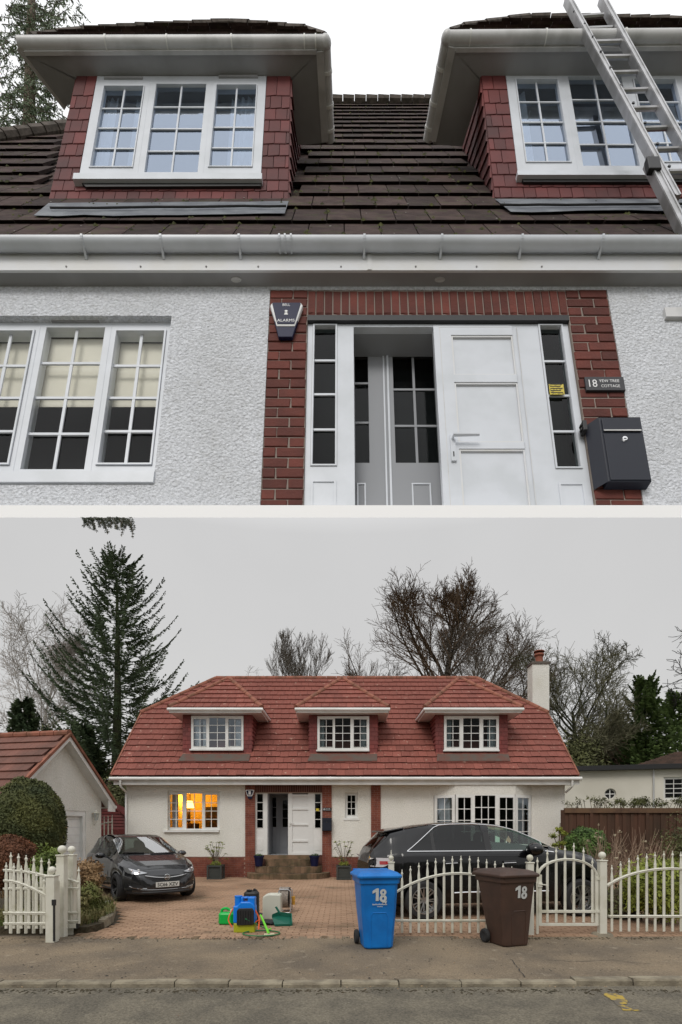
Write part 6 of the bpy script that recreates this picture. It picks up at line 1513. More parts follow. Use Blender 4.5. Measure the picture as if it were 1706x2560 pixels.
# hose reel
x0, x1, Y, zt = item(kx(1140), kx(1352), ky(540), ky(160)); o = thing('hose_reel', ((x0+x1)/2, Y, 0), 'metal framed hose reel wound with grey hose standing right of the white container', 'hose reel')
for yy in (Y, Y+.3):
    MB().tube([(x0, yy, .02), (x0+.02, yy, zt-.03), (x0+.05, yy, zt), (x1-.05, yy, zt), (x1, yy, zt-.04), (x1, yy, .03), (x1-.03, yy, .0), (x0, yy, 0)], .012, 6).build('frame', 'aluminium', o, smooth=True)
for k in range(9):
    xx = lerp(x0+.05, x1-.06, k/8)
    MB().tube([(xx+.004*math.sin(a*3+k), Y+.15+.185*math.cos(a), .28+.19*math.sin(a)) for a in [2*math.pi*i/22 for i in range(23)]], .0155, 6, cap=False).build('hose_turn', 'reel_hose', o, smooth=True)
for xx in (x0+.03, x1-.035): MB().lathe([(.001, xx), (.2, xx), (.205, xx+.008), (.001, xx+.012)], (0, Y+.15, .28), 24, 'X').build('reel_flange', 'gutter_grey' if xx < x1-.1 else 'alloy_dark', o)
MB().tube([(x1, Y+.15, .28), (x1+.06, Y+.15, .28), (x1+.06, Y+.1, .2)], .018, 6).box(x1+.02, x1+.07, Y+.1, Y+.2, .14, .3).build('crank', 'gold', o)
# dustpan
c0_ = gp(kx(1210), ky(745)); o = thing('dustpan', tuple(c0_), 'dark green plastic dustpan shovel lying on the drive below the white container', 'dustpan')
Y = c0_.y; a0_ = X(kx(1105), Y); a1_ = X(kx(1370), Y); 
m = MB().add([(a0_, Y-.08, .005), (a1_, Y-.03, .01), (a1_-.03, Y+.2, .10), (a0_+.02, Y+.16, .13), (a0_-.07, Y+.08, .12)], [(0, 1, 2, 3, 4)]); m.slab([(a0_, Y-.08, .0), (a1_, Y-.03, .0), (a1_, Y-.03, .03), (a0_, Y-.08, .03)], (0, .02, 0)).slab([(a0_-.07, Y+.08, .1), (a0_+.02, Y+.16, .1), (a0_+.02, Y+.16, .2), (a0_-.07, Y+.08, .17)], (.01, .02, 0)).slab([(a0_+.02, Y+.16, .1), (a1_-.03, Y+.2, .08), (a1_-.03, Y+.2, .17), (a0_+.02, Y+.16, .2)], (0, .02, 0)).slab([(a1_, Y-.03, .0), (a1_-.03, Y+.2, .08), (a1_-.03, Y+.2, .17), (a1_, Y-.03, .05)], (.015, 0, 0))
m.build('pan', 'dustpan', o); MB().bar((a0_+.06, Y+.16, .17), (a0_-.02, Y+.2, .28), .035, .02).build('handle', 'dustpan', o)
o = thing('rubber_mat', tuple(gp(kx(960), ky(740))), 'crumpled black sheet lying between the sprayer and the green dustpan', 'mat'); q_ = gp(kx(930), ky(735))
m = MB()
for i in range(9):
    for j in range(5): m.v.append((q_.x-.2+.45*i/8, q_.y-.05+.3*j/4, .005+.05*R.random()*(0 < i < 8)))
m.f = [(j*1+i*5, j+i*5+1, j+i*5+6, j+i*5+5) for i in range(8) for j in range(4)]; m.build('sheet', 'plastic_black', o)
# hoses and brush
def hose(nm, mat, pts, r, label, cat='hose'):
    b = []
    P_ = [V(p_) for p_ in pts]
    for i in range(len(P_)-1):
        p0, p1, p2, p3 = P_[max(i-1, 0)], P_[i], P_[i+1], P_[min(i+2, len(P_)-1)]
        for k in range(6):
            t_ = k/6; b.append(.5*((2*p1)+(p2-p0)*t_+(2*p0-5*p1+4*p2-p3)*t_*t_+(3*p1-p0-3*p2+p3)*t_**3))
    b.append(P_[-1]); return tag(MB().tube(b, r, 7).build(nm, mat, smooth=True), label, cat)
cc = gp(kx(875), ky(885)); rr = X(kx(1175), cc.y)-cc.x
hose('garden_hose', 'hose_green', [(gp(kx(760), ky(700)).x, 7.95, .22)]+[(gp(kx(1010), ky(830)).x-.05, cc.y+.17, .05)]+[(cc.x+rr*math.cos(a), cc.y-.0+.21*math.sin(a)*1.0, .012) for a in [math.radians(60-d_) for d_ in range(0, 380, 20)]], .0095, 'thin dark green hose coiled in one flat loop on the drive edge')
p = lambda a, b, z=.0, dY=0.: (lambda q_: (q_.x, q_.y+dY, z))(gp(kx(a), ky(b), z))
Yb = H*F/(ky(858)-HY)
hose('orange_hose', 'hose_orange', [(X(kx(405), Yb+.1), Yb+.12, Z(ky(480), Yb+.1)), (X(kx(350), Yb+.05), Yb+.05, Z(ky(590), Yb+.05)), (X(kx(345), Yb+.05), Yb+.03, Z(ky(680), Yb)), (X(kx(400), Yb+.02), Yb, Z(ky(775), Yb))], .011, 'orange hose bowed out at the left side of the blue sprayer')
hose('orange_hose', 'hose_orange', [(X(kx(770), Yb+.05), Yb+.05, Z(ky(500), Yb)), (X(kx(825), Yb), Yb+.05, Z(ky(630), Yb)), (X(kx(838), Yb), Yb-.02, Z(ky(735), Yb)), (X(kx(838), Yb), Yb-.05, Z(ky(800), Yb))], .012, 'orange hose hanging at the right side of the blue sprayer')
hose('orange_strap', 'hose_orange', [(X(kx(772), Yb), Yb+.02, Z(ky(700), Yb)), (X(kx(830), Yb), Yb-.01, Z(ky(655), Yb))], .009, 'short orange strap joining the hose on the right of the blue sprayer', 'strap')
o = thing('brush', p(1000, 880), 'lime green handled brush with cream head leaning beside the blue sprayer', 'brush')
a_, b_ = V(p(995, 880, .03)), V((X(kx(850), 7.9), 7.95, Z(ky(570), 7.9)))
MB().tube([a_, b_], [.020, .014], 8).build('handle', 'wand_green', o, smooth=True)
MB().slab([a_+V((-.07, -.05, -.03)), a_+V((.09, .0, -.03)), a_+V((.07, .06, -.03)), a_+V((-.07, .02, -.03))], (0, 0, .03)).build('head', 'brush_cream', o, bevel=.008)
MB().tube([b_+V((-.02, .0, .01)), b_+V((.03, 0, -.0))], .02, 6).build('connector', 'plastic_black', o); MB().tube([a_+V((.0, 0, .06)), a_+V((.04, 0, .08))], .012, 6).build('clip', 'wand_green', o)
# ------------------------------------------------------------------ trees and plants
def rdir(r, d, ang):
    o = d.orthogonal().normalized(); o.rotate(Matrix.Rotation(r.uniform(0, 2*math.pi), 3, d)); return (d*math.cos(ang)+o*math.sin(ang)).normalized()
def bare_tree(name, base, height, label, seed=1, nch=(10, 6, 5, 4), spread=(.9, .8, .7, .7), lens=(.62, .5, .42, .5), r0=.28, up=.12, mats=('bark', 'twig_grey'), trunk_frac=.8, start=.3, droop=0., upright=0., limit=None, cat='tree', group=None, env=None, wob=.16, hull=None):
    r = random.Random(seed); tr = MB(); cr_ = MB(); base = V(base)
    def grow(p, d, L_, rad, lv):
        hk = 1. if lv < 3 else 1.12
        n = (9, 5, 3, 2, 2)[min(lv, 4)]; pts = [p]; rs = [rad]; dd = d.copy(); q_ = p.copy()
        for i in range(n):
            dd = (dd+V((r.gauss(0, wob), r.gauss(0, wob), r.gauss(0, wob)))*(.4 if lv == 0 else 1)+V((0, 0, up if lv else .1))-V((0, 0, droop if lv > 1 else 0))).normalized()
            q_ = q_+dd*(L_/n)
            pts.append(q_.copy()); rs.append(max(.009, rad*(1-.8*(i+1)/n) if lv else rad*(1-.85*(i+1)/n)))
            if hull and lv and ((q_.x-hull[3])**2+q_.y**2)/hull[1]**2+((q_.z-hull[0])/hull[2])**2 > hk*r.uniform(.8, 1.12): n = i+1; break
        (tr if lv < 2 else cr_).tube(pts, rs, (9, 6, 4, 3, 3)[min(lv, 4)], cap=False)
        if lv >= len(nch): return
        k = nch[lv]
        if lv == 1: k = max(2, int(k*min(1., L_/(height*.16))))
        if lv == 2: k = max(1, int(k*min(1., L_/(height*.075))))
        for j in range(k):
            t_ = lerp(start if lv == 0 else .22, 1., (j+r.random())/k); idx = min(n-1, int(t_*n)); a = pts[idx].lerp(pts[idx+1], t_*n-idx); dl = (pts[idx+1]-pts[idx]).normalized()
            ang = spread[lv]*r.uniform(.7, 1.2)*(1.15-.5*t_ if lv == 0 else 1); nd = rdir(r, dl, ang)
            ll = L_*lens[lv]*r.uniform(.7, 1.2)*(1.15-.55*t_ if lv == 0 else 1)
            if env and lv == 0: ll *= env(t_)
            if upright: nd = (nd+V((0, 0, upright))).normalized()
            grow(a, nd, ll, max(rs[idx]*.55, .014), lv+1)
    grow(V((0, 0, 0)), V((0, 0, 1)), height*trunk_frac, r0, 0)
    root = thing(name, base, label, cat, 0, group); T = Matrix.Translation(base)
    tr.build('trunk', mats[0], root, T, smooth=True); c = cr_.build('crown', mats[1], root, T); c['kind'] = 'stuff'
    return root
def spruce(base, height, rad, label, seed=2, nb=150, mat='needle', dens=1., z0=.1, name='spruce_tree', tipup=.35, sprig=.42, bare_low=False, thick=1., ex=.8, T3_=0):
    r = random.Random(seed); root = thing(name, base, label, 'tree'); T = Matrix.Translation(V(base))
    tr = MB().tube([(0, 0, -.3), (0, 0, height*.3), (.05, 0, height*.6), (0, .02, height*.98)], [height*.021, height*.017, height*.010, .02], 9); lf = MB()
    for i in range(nb):
        h = lerp(z0, .985, (i/nb)**1.1); L_ = rad*(1-h)**ex*r.uniform(.45, 1.12)+.12
        if r.random() < .12: L_ *= 1.18
        a = i*2.399+r.uniform(-.4, .4); z = h*height; d = V((math.cos(a), math.sin(a), 0)); dro = r.uniform(.10, .30)*(1.2-h)
        n = max(4, int(L_/.42)); pts = []
        for k in range(n+1):
            t_ = k/n; pts.append(V((0, 0, z))+d*L_*t_+V((0, 0, -dro*L_*math.sin(t_*2.4)*.9+tipup*L_*t_**3*.7+h*.45*L_*t_)))
        tr.tube(pts, [max(.012, .05*(1-h))*(1-.85*k/n) for k in range(n+1)], 4, cap=False)
        side = V((-d.y, d.x, 0))
        m_ = int(n*3.2*dens)
        for k in range(m_):
            t_ = (k+r.random())/m_
            if t_ < (.12 if not bare_low else .3): continue
            idx = min(n-1, int(t_*n)); p = pts[idx].lerp(pts[idx+1], t_*n-idx); dl = (pts[idx+1]-pts[idx]).normalized()
            for s_ in (-1, 1):
                ls = sprig*(.45+.9*(1-t_))*r.uniform(.6, 1.3)*(1.1-.4*h); sd_ = (dl*.75+side*s_*r.uniform(.5, 1.1)+V((0, 0, r.uniform(-.75, .1)))).normalized()
                q_ = p+sd_*ls; w_ = V((0, 0, .026))*r.uniform(.7, 1.3)*thick; w2_ = sd_.cross(V((0, 0, 1))).normalized()*.026*thick
                for w0_ in (w_, w2_):
                    mid_ = p.lerp(q_, .55)
                    lf.add([p, mid_-w0_, q_, mid_+w0_], [(0, 1, 2, 3)])
                if r.random() < .5: q2 = p+(sd_+V((0, 0, -.5))).normalized()*ls*.7; lf.add([p, p.lerp(q2, .5)-w2_, q2, p.lerp(q2, .5)+w2_], [(0, 1, 2, 3)])
    tr.build('trunk', 'bark_ivy', root, T, smooth=True); o = lf.build('foliage', mat, root, T); o['kind'] = 'stuff'; return root
def cloud(m, c, rx, ry, rz, n, s, seed=1, shell=.75, lump=.14, half=False, up=.0, freq=3.):
    r = random.Random(seed); ph = [r.uniform(0, 6.28) for _ in range(6)]
    for _ in range(n):
        while 1:
            d = V((r.gauss(0, 1), r.gauss(0, 1), r.gauss(0, 1)))
            if d.length > .1: break
        d.normalize()
        if half and d.z < -.2: d.z = -d.z
        k = 1+lump*(math.sin(d.x*freq*2+ph[0])*math.cos(d.z*freq*1.7+ph[1])+.6*math.sin(d.y*freq*3+ph[2]+d.z*freq*2.6))
        t_ = (shell+(1-shell)*r.random())*k
        p = V((c[0]+d.x*rx*t_, c[1]+d.y*ry*t_, c[2]+d.z*rz*t_))
        u = V((r.gauss(0, 1), r.gauss(0, 1), r.gauss(0, 1)+up)).normalized(); v = u.cross(d+V((.01, .02, .03))).normalized(); ss = s*r.uniform(.6, 1.3)
        nn = u.cross(v)*ss*.2
        m.add([p-u*ss, p-v*ss*.5+nn, p+u*ss, p+v*ss*.5+nn], [(0, 1, 2, 3)])
    return m
def shrub(name, c, rx, ry, rz, n, s, mat, label, seed=1, core=None, stems='bark', cat='shrub', lumps=0, shell=.75, lump=.14, freq=3., corek=.72, half=False):
    base = (c[0], c[1], max(0, c[2]-rz)); root = thing(name, base, label, cat); m = MB(); r = random.Random(seed)
    cloud(m, c, rx, ry, rz, n, s, seed, shell, lump, half, freq=freq)
    for i in range(lumps):
        a = r.uniform(0, 6.28); b = r.uniform(-.3, 1.2); q_ = (c[0]+rx*.7*math.cos(a)*math.cos(b), c[1]+ry*.7*math.sin(a)*math.cos(b), c[2]+rz*.7*math.sin(b)); cloud(m, q_, rx*.38, ry*.38, rz*.38, n//max(4, lumps), s, seed+i+1, .5)
    if core:
        k = MB(); k.ball((0, 0, 0), 1, 14); k.v = [(c[0]+x*rx*corek, c[1]+y*ry*corek, c[2]+z*rz*corek) for x, y, z in k.v]; k.build('inner_growth', core, root, smooth=True)
    st = MB()
    for i in range(7):
        a = r.uniform(0, 6.28); st.tube([(c[0], c[1], base[2]-.05), (c[0]+rx*.3*math.cos(a), c[1]+ry*.3*math.sin(a), c[2]), (c[0]+rx*.6*math.cos(a), c[1]+ry*.6*math.sin(a), c[2]+rz*.5)], [.02, .012, .006], 4)
    st.build('stem', stems, root); o = m.build('foliage', mat, root); o['kind'] = 'stuff'; return root
def ground_x(px, Y): return (px-CX)/F*Y
def base_at(px, Y): return (ground_x(px, Y), Y, -.15)
def hgt(py, Y): return H+(HY-py)/F*Y+.15
# big trees
spruce(base_at(292, 25.5), hgt(1388, 25.5), 4.9, 'tall dark green spruce with ivy on its trunk rising left of the red roof', seed=4, nb=230, dens=3.0, z0=.26, sprig=.42, bare_low=True, tipup=.55, ex=.52, thick=1.15)
bare_tree('birch_tree', base_at(122, 36), hgt(1500, 36), 'pale leafless birch with fine drooping twigs behind the spruce at the far left', seed=12, nch=(16, 9, 8, 6), spread=(.62, .6, .7, .8), lens=(.52, .5, .42, .5), r0=.17, up=.10, mats=('twig_pale', 'twig_pale'), droop=.16, start=.28, hull=(11.5, 3.1, 7.2, -.1))
spruce(base_at(60, 22), hgt(1745, 22), 2.4, 'short dark fir standing behind the garage roof at the left', seed=6, nb=90, mat='needle_dark', z0=.05, name='fir_tree', sprig=.5, dens=2.2, thick=1.8)
spruce(base_at(205, 23.5), hgt(1810, 23.5), 2.8, 'broad dark fir filling the gap between garage and cottage', seed=7, nb=110, mat='needle_dark', z0=.04, name='fir_tree', sprig=.55, dens=2.2, thick=1.8)
bare_tree('bare_tree', base_at(738, 44), hgt(1572, 44), 'small leafless grey tree showing above the middle of the red ridge', seed=21, nch=(18, 10, 8, 5), spread=(.75, .6, .6, .6), lens=(.55, .5, .42, .45), r0=.2, up=.22, mats=('twig_grey', 'twig_grey'), start=.45, upright=.3, trunk_frac=.72, hull=(14.2, 3.3, 4.2, 0))
bare_tree('bare_tree', base_at(640, 48), hgt(1668, 48), 'faint low leafless tree just above the ridge left of the small grey tree', seed=23, nch=(8, 6, 5, 3), r0=.12, up=.1, mats=('twig_pale', 'twig_pale'), start=.4, trunk_frac=.7, hull=(12, 2., 5., 0))
bare_tree('larch_tree', base_at(1090, 36), hgt(1440, 36), 'broad brown leafless larch behind the right half of the ridge', seed=31, nch=(40, 12, 8, 3), spread=(1.3, .6, .7, .7), lens=(.46, .40, .38, .5), r0=.33, up=.10, mats=('bark', 'twig_brown'), start=.22, trunk_frac=.96, env=lambda t_: .12+1.15*math.sqrt(max(0, 1-((t_-.35)/.66)**2)), wob=.10, hull=(11.8, 6.2, 6.1, 0))
bare_tree('bare_tree', base_at(1215, 34), hgt(1480, 34), 'tall leafless tree with forked grey limbs between the larch and the chimney', seed=38, nch=(12, 9, 8, 6), spread=(.75, .65, .65, .7), lens=(.66, .52, .44, .5), r0=.34, up=.10, mats=('bark', 'twig_grey'), start=.3, trunk_frac=.66, hull=(11.4, 3.5, 4.6, .5))
bare_tree('oak_tree', base_at(1425, 32), hgt(1640, 32), 'rounded leafless oak with greenish twigs behind the white chimney', seed=43, nch=(22, 11, 8, 5), spread=(1.3, .65, .7, .75), lens=(.72, .48, .40, .5), r0=.38, up=.05, mats=('bark_ivy', 'twig_green'), start=.34, trunk_frac=.72, hull=(9.2, 4.1, 4.8, -.7))
bare_tree('bare_tree', base_at(1290, 40), hgt(1600, 40), 'leafless tree filling in behind the chimney left side', seed=51, nch=(14, 9, 8, 5), spread=(1.0, .7, .7, .7), lens=(.6, .5, .42, .5), r0=.25, up=.08, mats=('bark', 'twig_brown'), start=.3, trunk_frac=.8, hull=(11., 2.6, 5.2, 0))
bare_tree('bare_tree', base_at(960, 44), hgt(1640, 44), 'low spreading leafless tree above the ridge left of the larch', seed=53, nch=(16, 10, 8, 4), spread=(1.1, .7, .7, .7), lens=(.6, .5, .42, .5), r0=.2, up=.08, mats=('bark', 'twig_grey'), start=.4, trunk_frac=.75, hull=(12., 3.2, 4.8, 0))
spruce(base_at(1612, 33), hgt(1690, 33), 3.4, 'green cypress with a pointed top at the right behind the white neighbour house', seed=61, nb=130, mat='leaf_conifer', z0=.02, name='cypress_tree', sprig=.6, dens=2.6, tipup=.7, thick=2., ex=.6)
spruce(base_at(1700, 31), hgt(1735, 31), 4.2, 'dense green conifer cut by the right edge above the neighbour roof', seed=62, nb=130, mat='leaf_conifer', z0=.02, name='conifer_tree', sprig=.6, dens=2.6, tipup=.7, thick=2., ex=.6)
for i, (px, Y, top_, w_, mt, lb_) in enumerate(((1450, 29, 1830, 1.6, 'leaf_olive', 'olive green bush beside the right gable of the red roof'), (1510, 36, 1800, 2.4, 'twig_brown', 'brownish thicket of bare scrub below the oak'), (1565, 38, 1790, 2.6, 'leaf_olive', 'tall olive bush left of the pointed cypress'), (1475, 40, 1815, 2.5, 'twig_green', 'greenish twiggy thicket in the gap right of the oak trunk'))):
    zt_ = H+(HY-top_)/F*Y; shrub('background_bush', (ground_x(px, Y), Y, zt_*.5), w_, 1.6, zt_*.52, 7000, .12, mt, lb_, seed=70+i, lumps=5, shell=.45, lump=.2)
bare_tree('bare_tree', (12.0, 14.5, -.1), 10.4, 'leafless tree outside the right edge with thin twigs reaching into view', seed=88, nch=(12, 7, 6, 4), spread=(1.15, .7, .7, .7), lens=(.36, .5, .45, .5), r0=.2, up=.04, mats=('bark', 'twig_dark'), start=.45, trunk_frac=.85, hull=(7., 3.9, 3.0, 0))
pm('branch_dark', (.03, .042, .02), .8)
# hanging spray of conifer just under the ledge
r_ = random.Random(5); hb = thing('conifer_branch', tuple(at(275, 1290, 24.5)), 'dark drooping conifer spray hanging in at the top left of the grey sky', 'branch'); m = MB(); st = MB()
for i in range(46):
    px = 206+122*i/45; top_ = at(px, 1297, 24.5+r_.uniform(-.2, .2)); ln_ = (.34+.3*math.sin(i*.75)+.010*i)*r_.uniform(.5, 1.05); p_ = top_+V((0, 0, .1*r_.random()))
    for k in range(7):
        q_ = p_+V((r_.uniform(-.03, .07), r_.uniform(-.05, .05), -ln_/7))
        st.tube([p_, q_], .012, 3, cap=False)
        for _ in range(12):
            d = V((r_.gauss(0, 1), r_.gauss(0, .6), -.6)).normalized()*.11; w_ = V((d.z, 0, -d.x))*.09; m.add([p_, p_+d*.5-w_, p_+d, p_+d*.5+w_], [(0, 1, 2, 3)])
        p_ = q_
st.build('stem', 'bark', hb); o = m.build('foliage', 'branch_dark', hb); o['kind'] = 'stuff'
# conifer behind the upper front
u0 = at(118, 330, 80); sz = 80/F
r_ = random.Random(9); tt = thing('conifer_tree', tuple(u0), 'feathery grey green conifer behind the upper left dormer eave', 'tree'); m = MB(); st = MB()
for i in range(420):
    a = r_.uniform(0, 1); px = r_.gauss(80, 60); py = r_.uniform(-20, 325)
    if px > 255-max(0, py-60)*.45: continue
    c = at(px, py, 80+r_.uniform(-4, 4)); d0 = V((r_.choice((-1, 1, 1))*r_.uniform(.5, 1), r_.uniform(-.5, .5), r_.uniform(-.6, .2))).normalized(); L_ = r_.uniform(1.5, 3.4)
    st.tube([c, c+d0*L_], [.07, .02], 3, cap=False)
    for k in range(22):
        p_ = c+d0*L_*k/22+V((0, 0, -.2*(k/22)**2)); d = (d0*.6+V((r_.gauss(0, .7), r_.gauss(0, .7), r_.gauss(-.35, .5)))).normalized()*r_.uniform(.3, .75); w_ = d.cross(V((0, 1, 0))).normalized()*.085
        m.add([p_, p_+d*.5-w_, p_+d, p_+d*.5+w_], [(0, 1, 2, 3)])
st.tube([at(70, 420, 80), at(75, 200, 80), at(80, -40, 80)], [1.0, .8, .5], 8); st.build('trunk', 'bark', tt); o = m.build('foliage', 'needle', tt); o['kind'] = 'stuff'
# ------------------------------------------------------------------ garage, shed, side gate, neighbour
gr0 = V((-8.24, 15.0, 0)); gd = V((.19, .98, 0)).normalized(); rd = V((-.98, .19, 0)).normalized()
ga = thing('garage', tuple(gr0), 'white rendered garage with steep red tiled gable and white door at the left', 'garage')
MG = TRS(gr0, gd, rd, V((0, 0, 1)))                                  # local: x along the gable, y back, z up
hwG, zeG, zaG = 1.86, 2.62, 4.30
dG0, dG1, dGz = -1.3, 1.12, Z(2021, 15.9)
hG = holed(-hwG, hwG, -.1, zeG, 0, .25, [(dG0, dG1, -.2, 2.18)]); hG.slab([(-hwG, 0, zeG), (hwG, 0, zeG), (0, 0, zaG)], (0, .25, 0)); hG.box(hwG-.25, hwG, .25, 5, .0, zeG).box(-hwG, -hwG+.25, .25, 5, 0, zeG); hG.build('wall', 'roughcast_cream', ga, MG)
MB().box(dG1+.1, hwG+.03, -.03, .0, -.1, .68).build('plinth', 'brick_low', ga, MG); bricks_ = None
MB().box(dG0, dG1, .02, .2, 2.02, 2.18).box(dG1-.12, dG1, .02, .2, 0, 2.02).build('door_frame', 'pvc_white', ga, MG)
gdo = MB().box(dG0, dG1-.12, .12, .16, 0, 2.02).build('garage_door', 'pvc_white', ga, MG)
for i in range(1, 9): MB().box(dG0, dG1-.12, .11, .12, i*.24-.006, i*.24+.006).build('door_groove', 'gutter_grey', gdo, MG)
ov = .32; pit = (zaG-zeG)/hwG
for s_ in (-1, 1):
    e0 = V((s_*(hwG+.28), -ov, zeG-.28*pit)); a0 = V((0, -ov, zaG)); bk_ = V((0, 5.4, 0))
    rfG = MB().slab([e0, a0, a0+bk_, e0+bk_], (0, 0, .06)).build('roof', 'roof_tile_garage', ga, MG)
    up_ = (a0-e0); n_ = 8; nm_ = V((s_*pit, 0, 1)).normalized()
    for i in range(n_):
        p0, p1 = e0+up_*(i/n_), e0+up_*((i+1.05)/n_)
        for j in range(18):
            u0_, u1_ = V((0, j*.3+(.15 if i % 2 else 0), 0)), V((0, j*.3+.295+(.15 if i % 2 else 0), 0))
            q0, q1, q2, q3 = p0+u0_+nm_*.13, p0+u1_+nm_*.13, p1+u1_+nm_*.085, p1+u0_+nm_*.085
            MB().add([q0, q1, q2, q3, p0+u0_+nm_*.06, p0+u1_+nm_*.06], [(0, 1, 2, 3), (4, 5, 1, 0), (0, 3, 4), (1, 5, 2)]).build('tile', 'roof_tile_garage', rfG, MG)
    MB().slab([e0+V((0, .02, .05)), a0+V((0, .02, .05)), a0+V((0, .02, -.10)), e0+V((0, .02, -.10))], (0, -.03, 0)).build('bargeboard', 'pvc_white', ga, MG)
    MB().slab([e0+V((0, .03, -.05)), a0+V((0, .03, -.05)), a0+V((0, ov, -.05)), e0+V((0, ov, -.05))], (0, 0, -.02)).build('soffit', 'pvc_white', ga, MG)
    MB().bar(e0+V((0, -.02, .10)), a0+V((0, -.02, .10)), .10, .07).build('verge', 'ridge_tile', rfG, MG)
MB().slab([(hwG+.28, -ov, zeG-.42), (hwG+.28, -ov, zeG-.25), (hwG-.05, -ov, zeG-.05), (hwG-.05, -ov, zeG-.42)], (0, .04, 0)).build('box_end', 'pvc_white', ga, MG)
for i in range(12):
    a = V((0, -ov+i*.46, zaG+.12)); MB().tube([a, a+V((0, .45, 0))], [.11, .10], 9).build('ridge_tile', 'ridge_tile', ga, MG, smooth=True)
MB().tube([(hwG+.33, -ov, zeG-.26), (hwG+.33, 5, zeG-.26)], .05, 8).build('gutter', 'pvc_white', ga, MG, smooth=True)
# lantern on the garage corner
lq = MG @ V((1.45, -.12, 1.95)); lt = thing('wall_lantern', tuple(lq), 'white coach lantern on a curled bracket at the garage corner', 'lantern')
MB().lathe([(.001, .30), (.02, .27), (.11, .19), (.12, .18), (.001, .18)], tuple(lq), 8).build('roof_cap', 'fence_white', lt); MB().lathe([(.10, .18), (.055, -.04), (.001, -.05)], tuple(lq), 6).build('pane', 'pane_pale', lt)
m = MB()
for i in range(6): a = 2*math.pi*i/6; m.tube([lq+V((.10*math.cos(a), .10*math.sin(a), .18)), lq+V((.055*math.cos(a), .055*math.sin(a), -.04))], .007, 4)
m.tube([lq+V((0, 0, -.05)), lq+V((0, 0, -.12)), lq+V((-.06, 0, -.2)), lq+V((-.12, .02, -.12)), lq+V((-.14, .05, -.2)), lq+V((-.13, .08, -.3))], .014, 6); m.build('bracket', 'fence_white', lt, smooth=True)
# red shed
sh_ = thing('garden_shed', at(290, 2100, 21)[:2]+(0,) if False else (X(280, 21), 21, 0), 'dark red boarded shed between garage and cottage', 'shed'); apx = X(269, 21); rx_ = X(322, 21); za_ = Z(2004, 21); ze_ = Z(2040, 21)
lx_ = apx-(rx_-apx)
core_ = MB().slab([(lx_, 21.05, -.1), (rx_-.05, 21.05, -.1), (rx_-.05, 21.05, ze_), (apx, 21.05, za_-.03), (lx_, 21.05, ze_)], (0, 1.5, 0)).build('shed_body', 'shed_red', sh_)
for i in range(22):
    z0_ = i*.125; tz = lambda z: max(0, (za_-z)/(za_-ze_)) if z > ze_ else 1
    k_ = tz(z0_+.12)
    if z0_+.12 > za_: break
    MB().slab([(apx-(apx-lx_)*k_, 21.0, z0_), (apx+(rx_-apx)*k_, 21.0, z0_), (apx+(rx_-apx)*k_, 21.03, z0_+.122), (apx-(apx-lx_)*k_, 21.03, z0_+.122)], (0, .03, 0)).build('board', 'shed_red', sh_)
for s_, ex in ((-1, lx_-.1), (1, rx_+.1)): MB().slab([(ex, 20.9, ze_-.07), (apx, 20.9, za_+.03), (apx, 20.9, za_-.06), (ex, 20.9, ze_-.16)], (0, 1.9, 0)).build('roof_board', 'shed_red', sh_)
# red close-boarded side gate with white metal gate in front
sg = thing('side_gate', (X(265, 18.6), 18.6, 0), 'dark red boarded gate between garage and cottage', 'gate')
i = 0; xx = X(226, 18.6)
while xx < X(318, 18.6): MB().box(xx, xx+.10, 18.6, 18.64, 0, 1.62+R.uniform(-.01, .01)).build('board', 'shed_red', sg); xx += .108
MB().box(X(224, 18.5), X(300, 18.5), 18.52, 18.59, Z(2031, 18.5)-.06, Z(2031, 18.5)+.02).build('top_rail', 'shed_red', sg)
wg = thing('metal_gate', (X(255, 17.3), 17.3, 0), 'small white metal gate with rising curved rail beside the garage corner', 'gate')
for a, t_ in zip((1100, 1155, 1205, 1257, 1308), (1200, 1170, 1150, 1140, 1132)): picket(wg, X(30+a*.1913, 17.3), 17.3, .1, Z(1820+t_*.1913, 17.3), .05)
MB().tube([(X(30+a*.1913, 17.3), 17.27, Z(1820+b*.1913, 17.3)) for a, b in ((1050, 1325), (1100, 1295), (1160, 1265), (1220, 1245), (1320, 1230))], .022, 6).build('curved_rail', 'fence_white', wg); MB().box(X(231, 17.3), X(283, 17.3), 17.28, 17.32, .3, .35).build('rail', 'fence_white', wg)
# neighbour
YN = 24.; nb_ = thing('neighbour_house', (X(1600, YN), YN, 0), 'long cream white neighbouring house with black gutter and a small round window at the right', 'house')
nx0, nx1 = X(1405, YN), 26.; nl = V((nx0, YN+1.2, 0)); nr_ = V((nx1, YN-2.4, 0)); nd_ = (nr_-nl).normalized(); MN = TRS(nl, nd_, V((0, 0, 1)).cross(nd_), V((0, 0, 1)))
Lw = (nr_-nl).length
def nloc(px, py):                                                   # point of the neighbour's wall seen at a pixel
    d = Ld(px, py); n_ = V((0, 0, 1)).cross(nd_); t_ = (nl-CAMP).dot(n_)/d.dot(n_); return MN.inverted() @ (CAMP+d*t_)
wcen = nloc(1527, 1985); rw = .17; ro = .26
wl2 = MB(); zN = nloc(1600, 1925).z; NSEG = 32
ring_o = []
bx0, bx1, bz0_, bz1_ = wcen.x-.5, wcen.x+.5, wcen.z-.5, wcen.z+.5
for i in range(NSEG):
    a = 2*math.pi*i/NSEG; c, s = math.cos(a), math.sin(a); k = .5/max(abs(c), abs(s)); wl2.v += [(wcen.x+ro*c, 0, wcen.z+ro*s), (wcen.x+k*c, 0, wcen.z+k*s), (wcen.x+ro*c, .22, wcen.z+ro*s)]
for i in range(NSEG): a = 3*i; b = 3*((i+1) % NSEG); wl2.f += [(a, b, b+1, a+1), (a, a+2, b+2, b)]
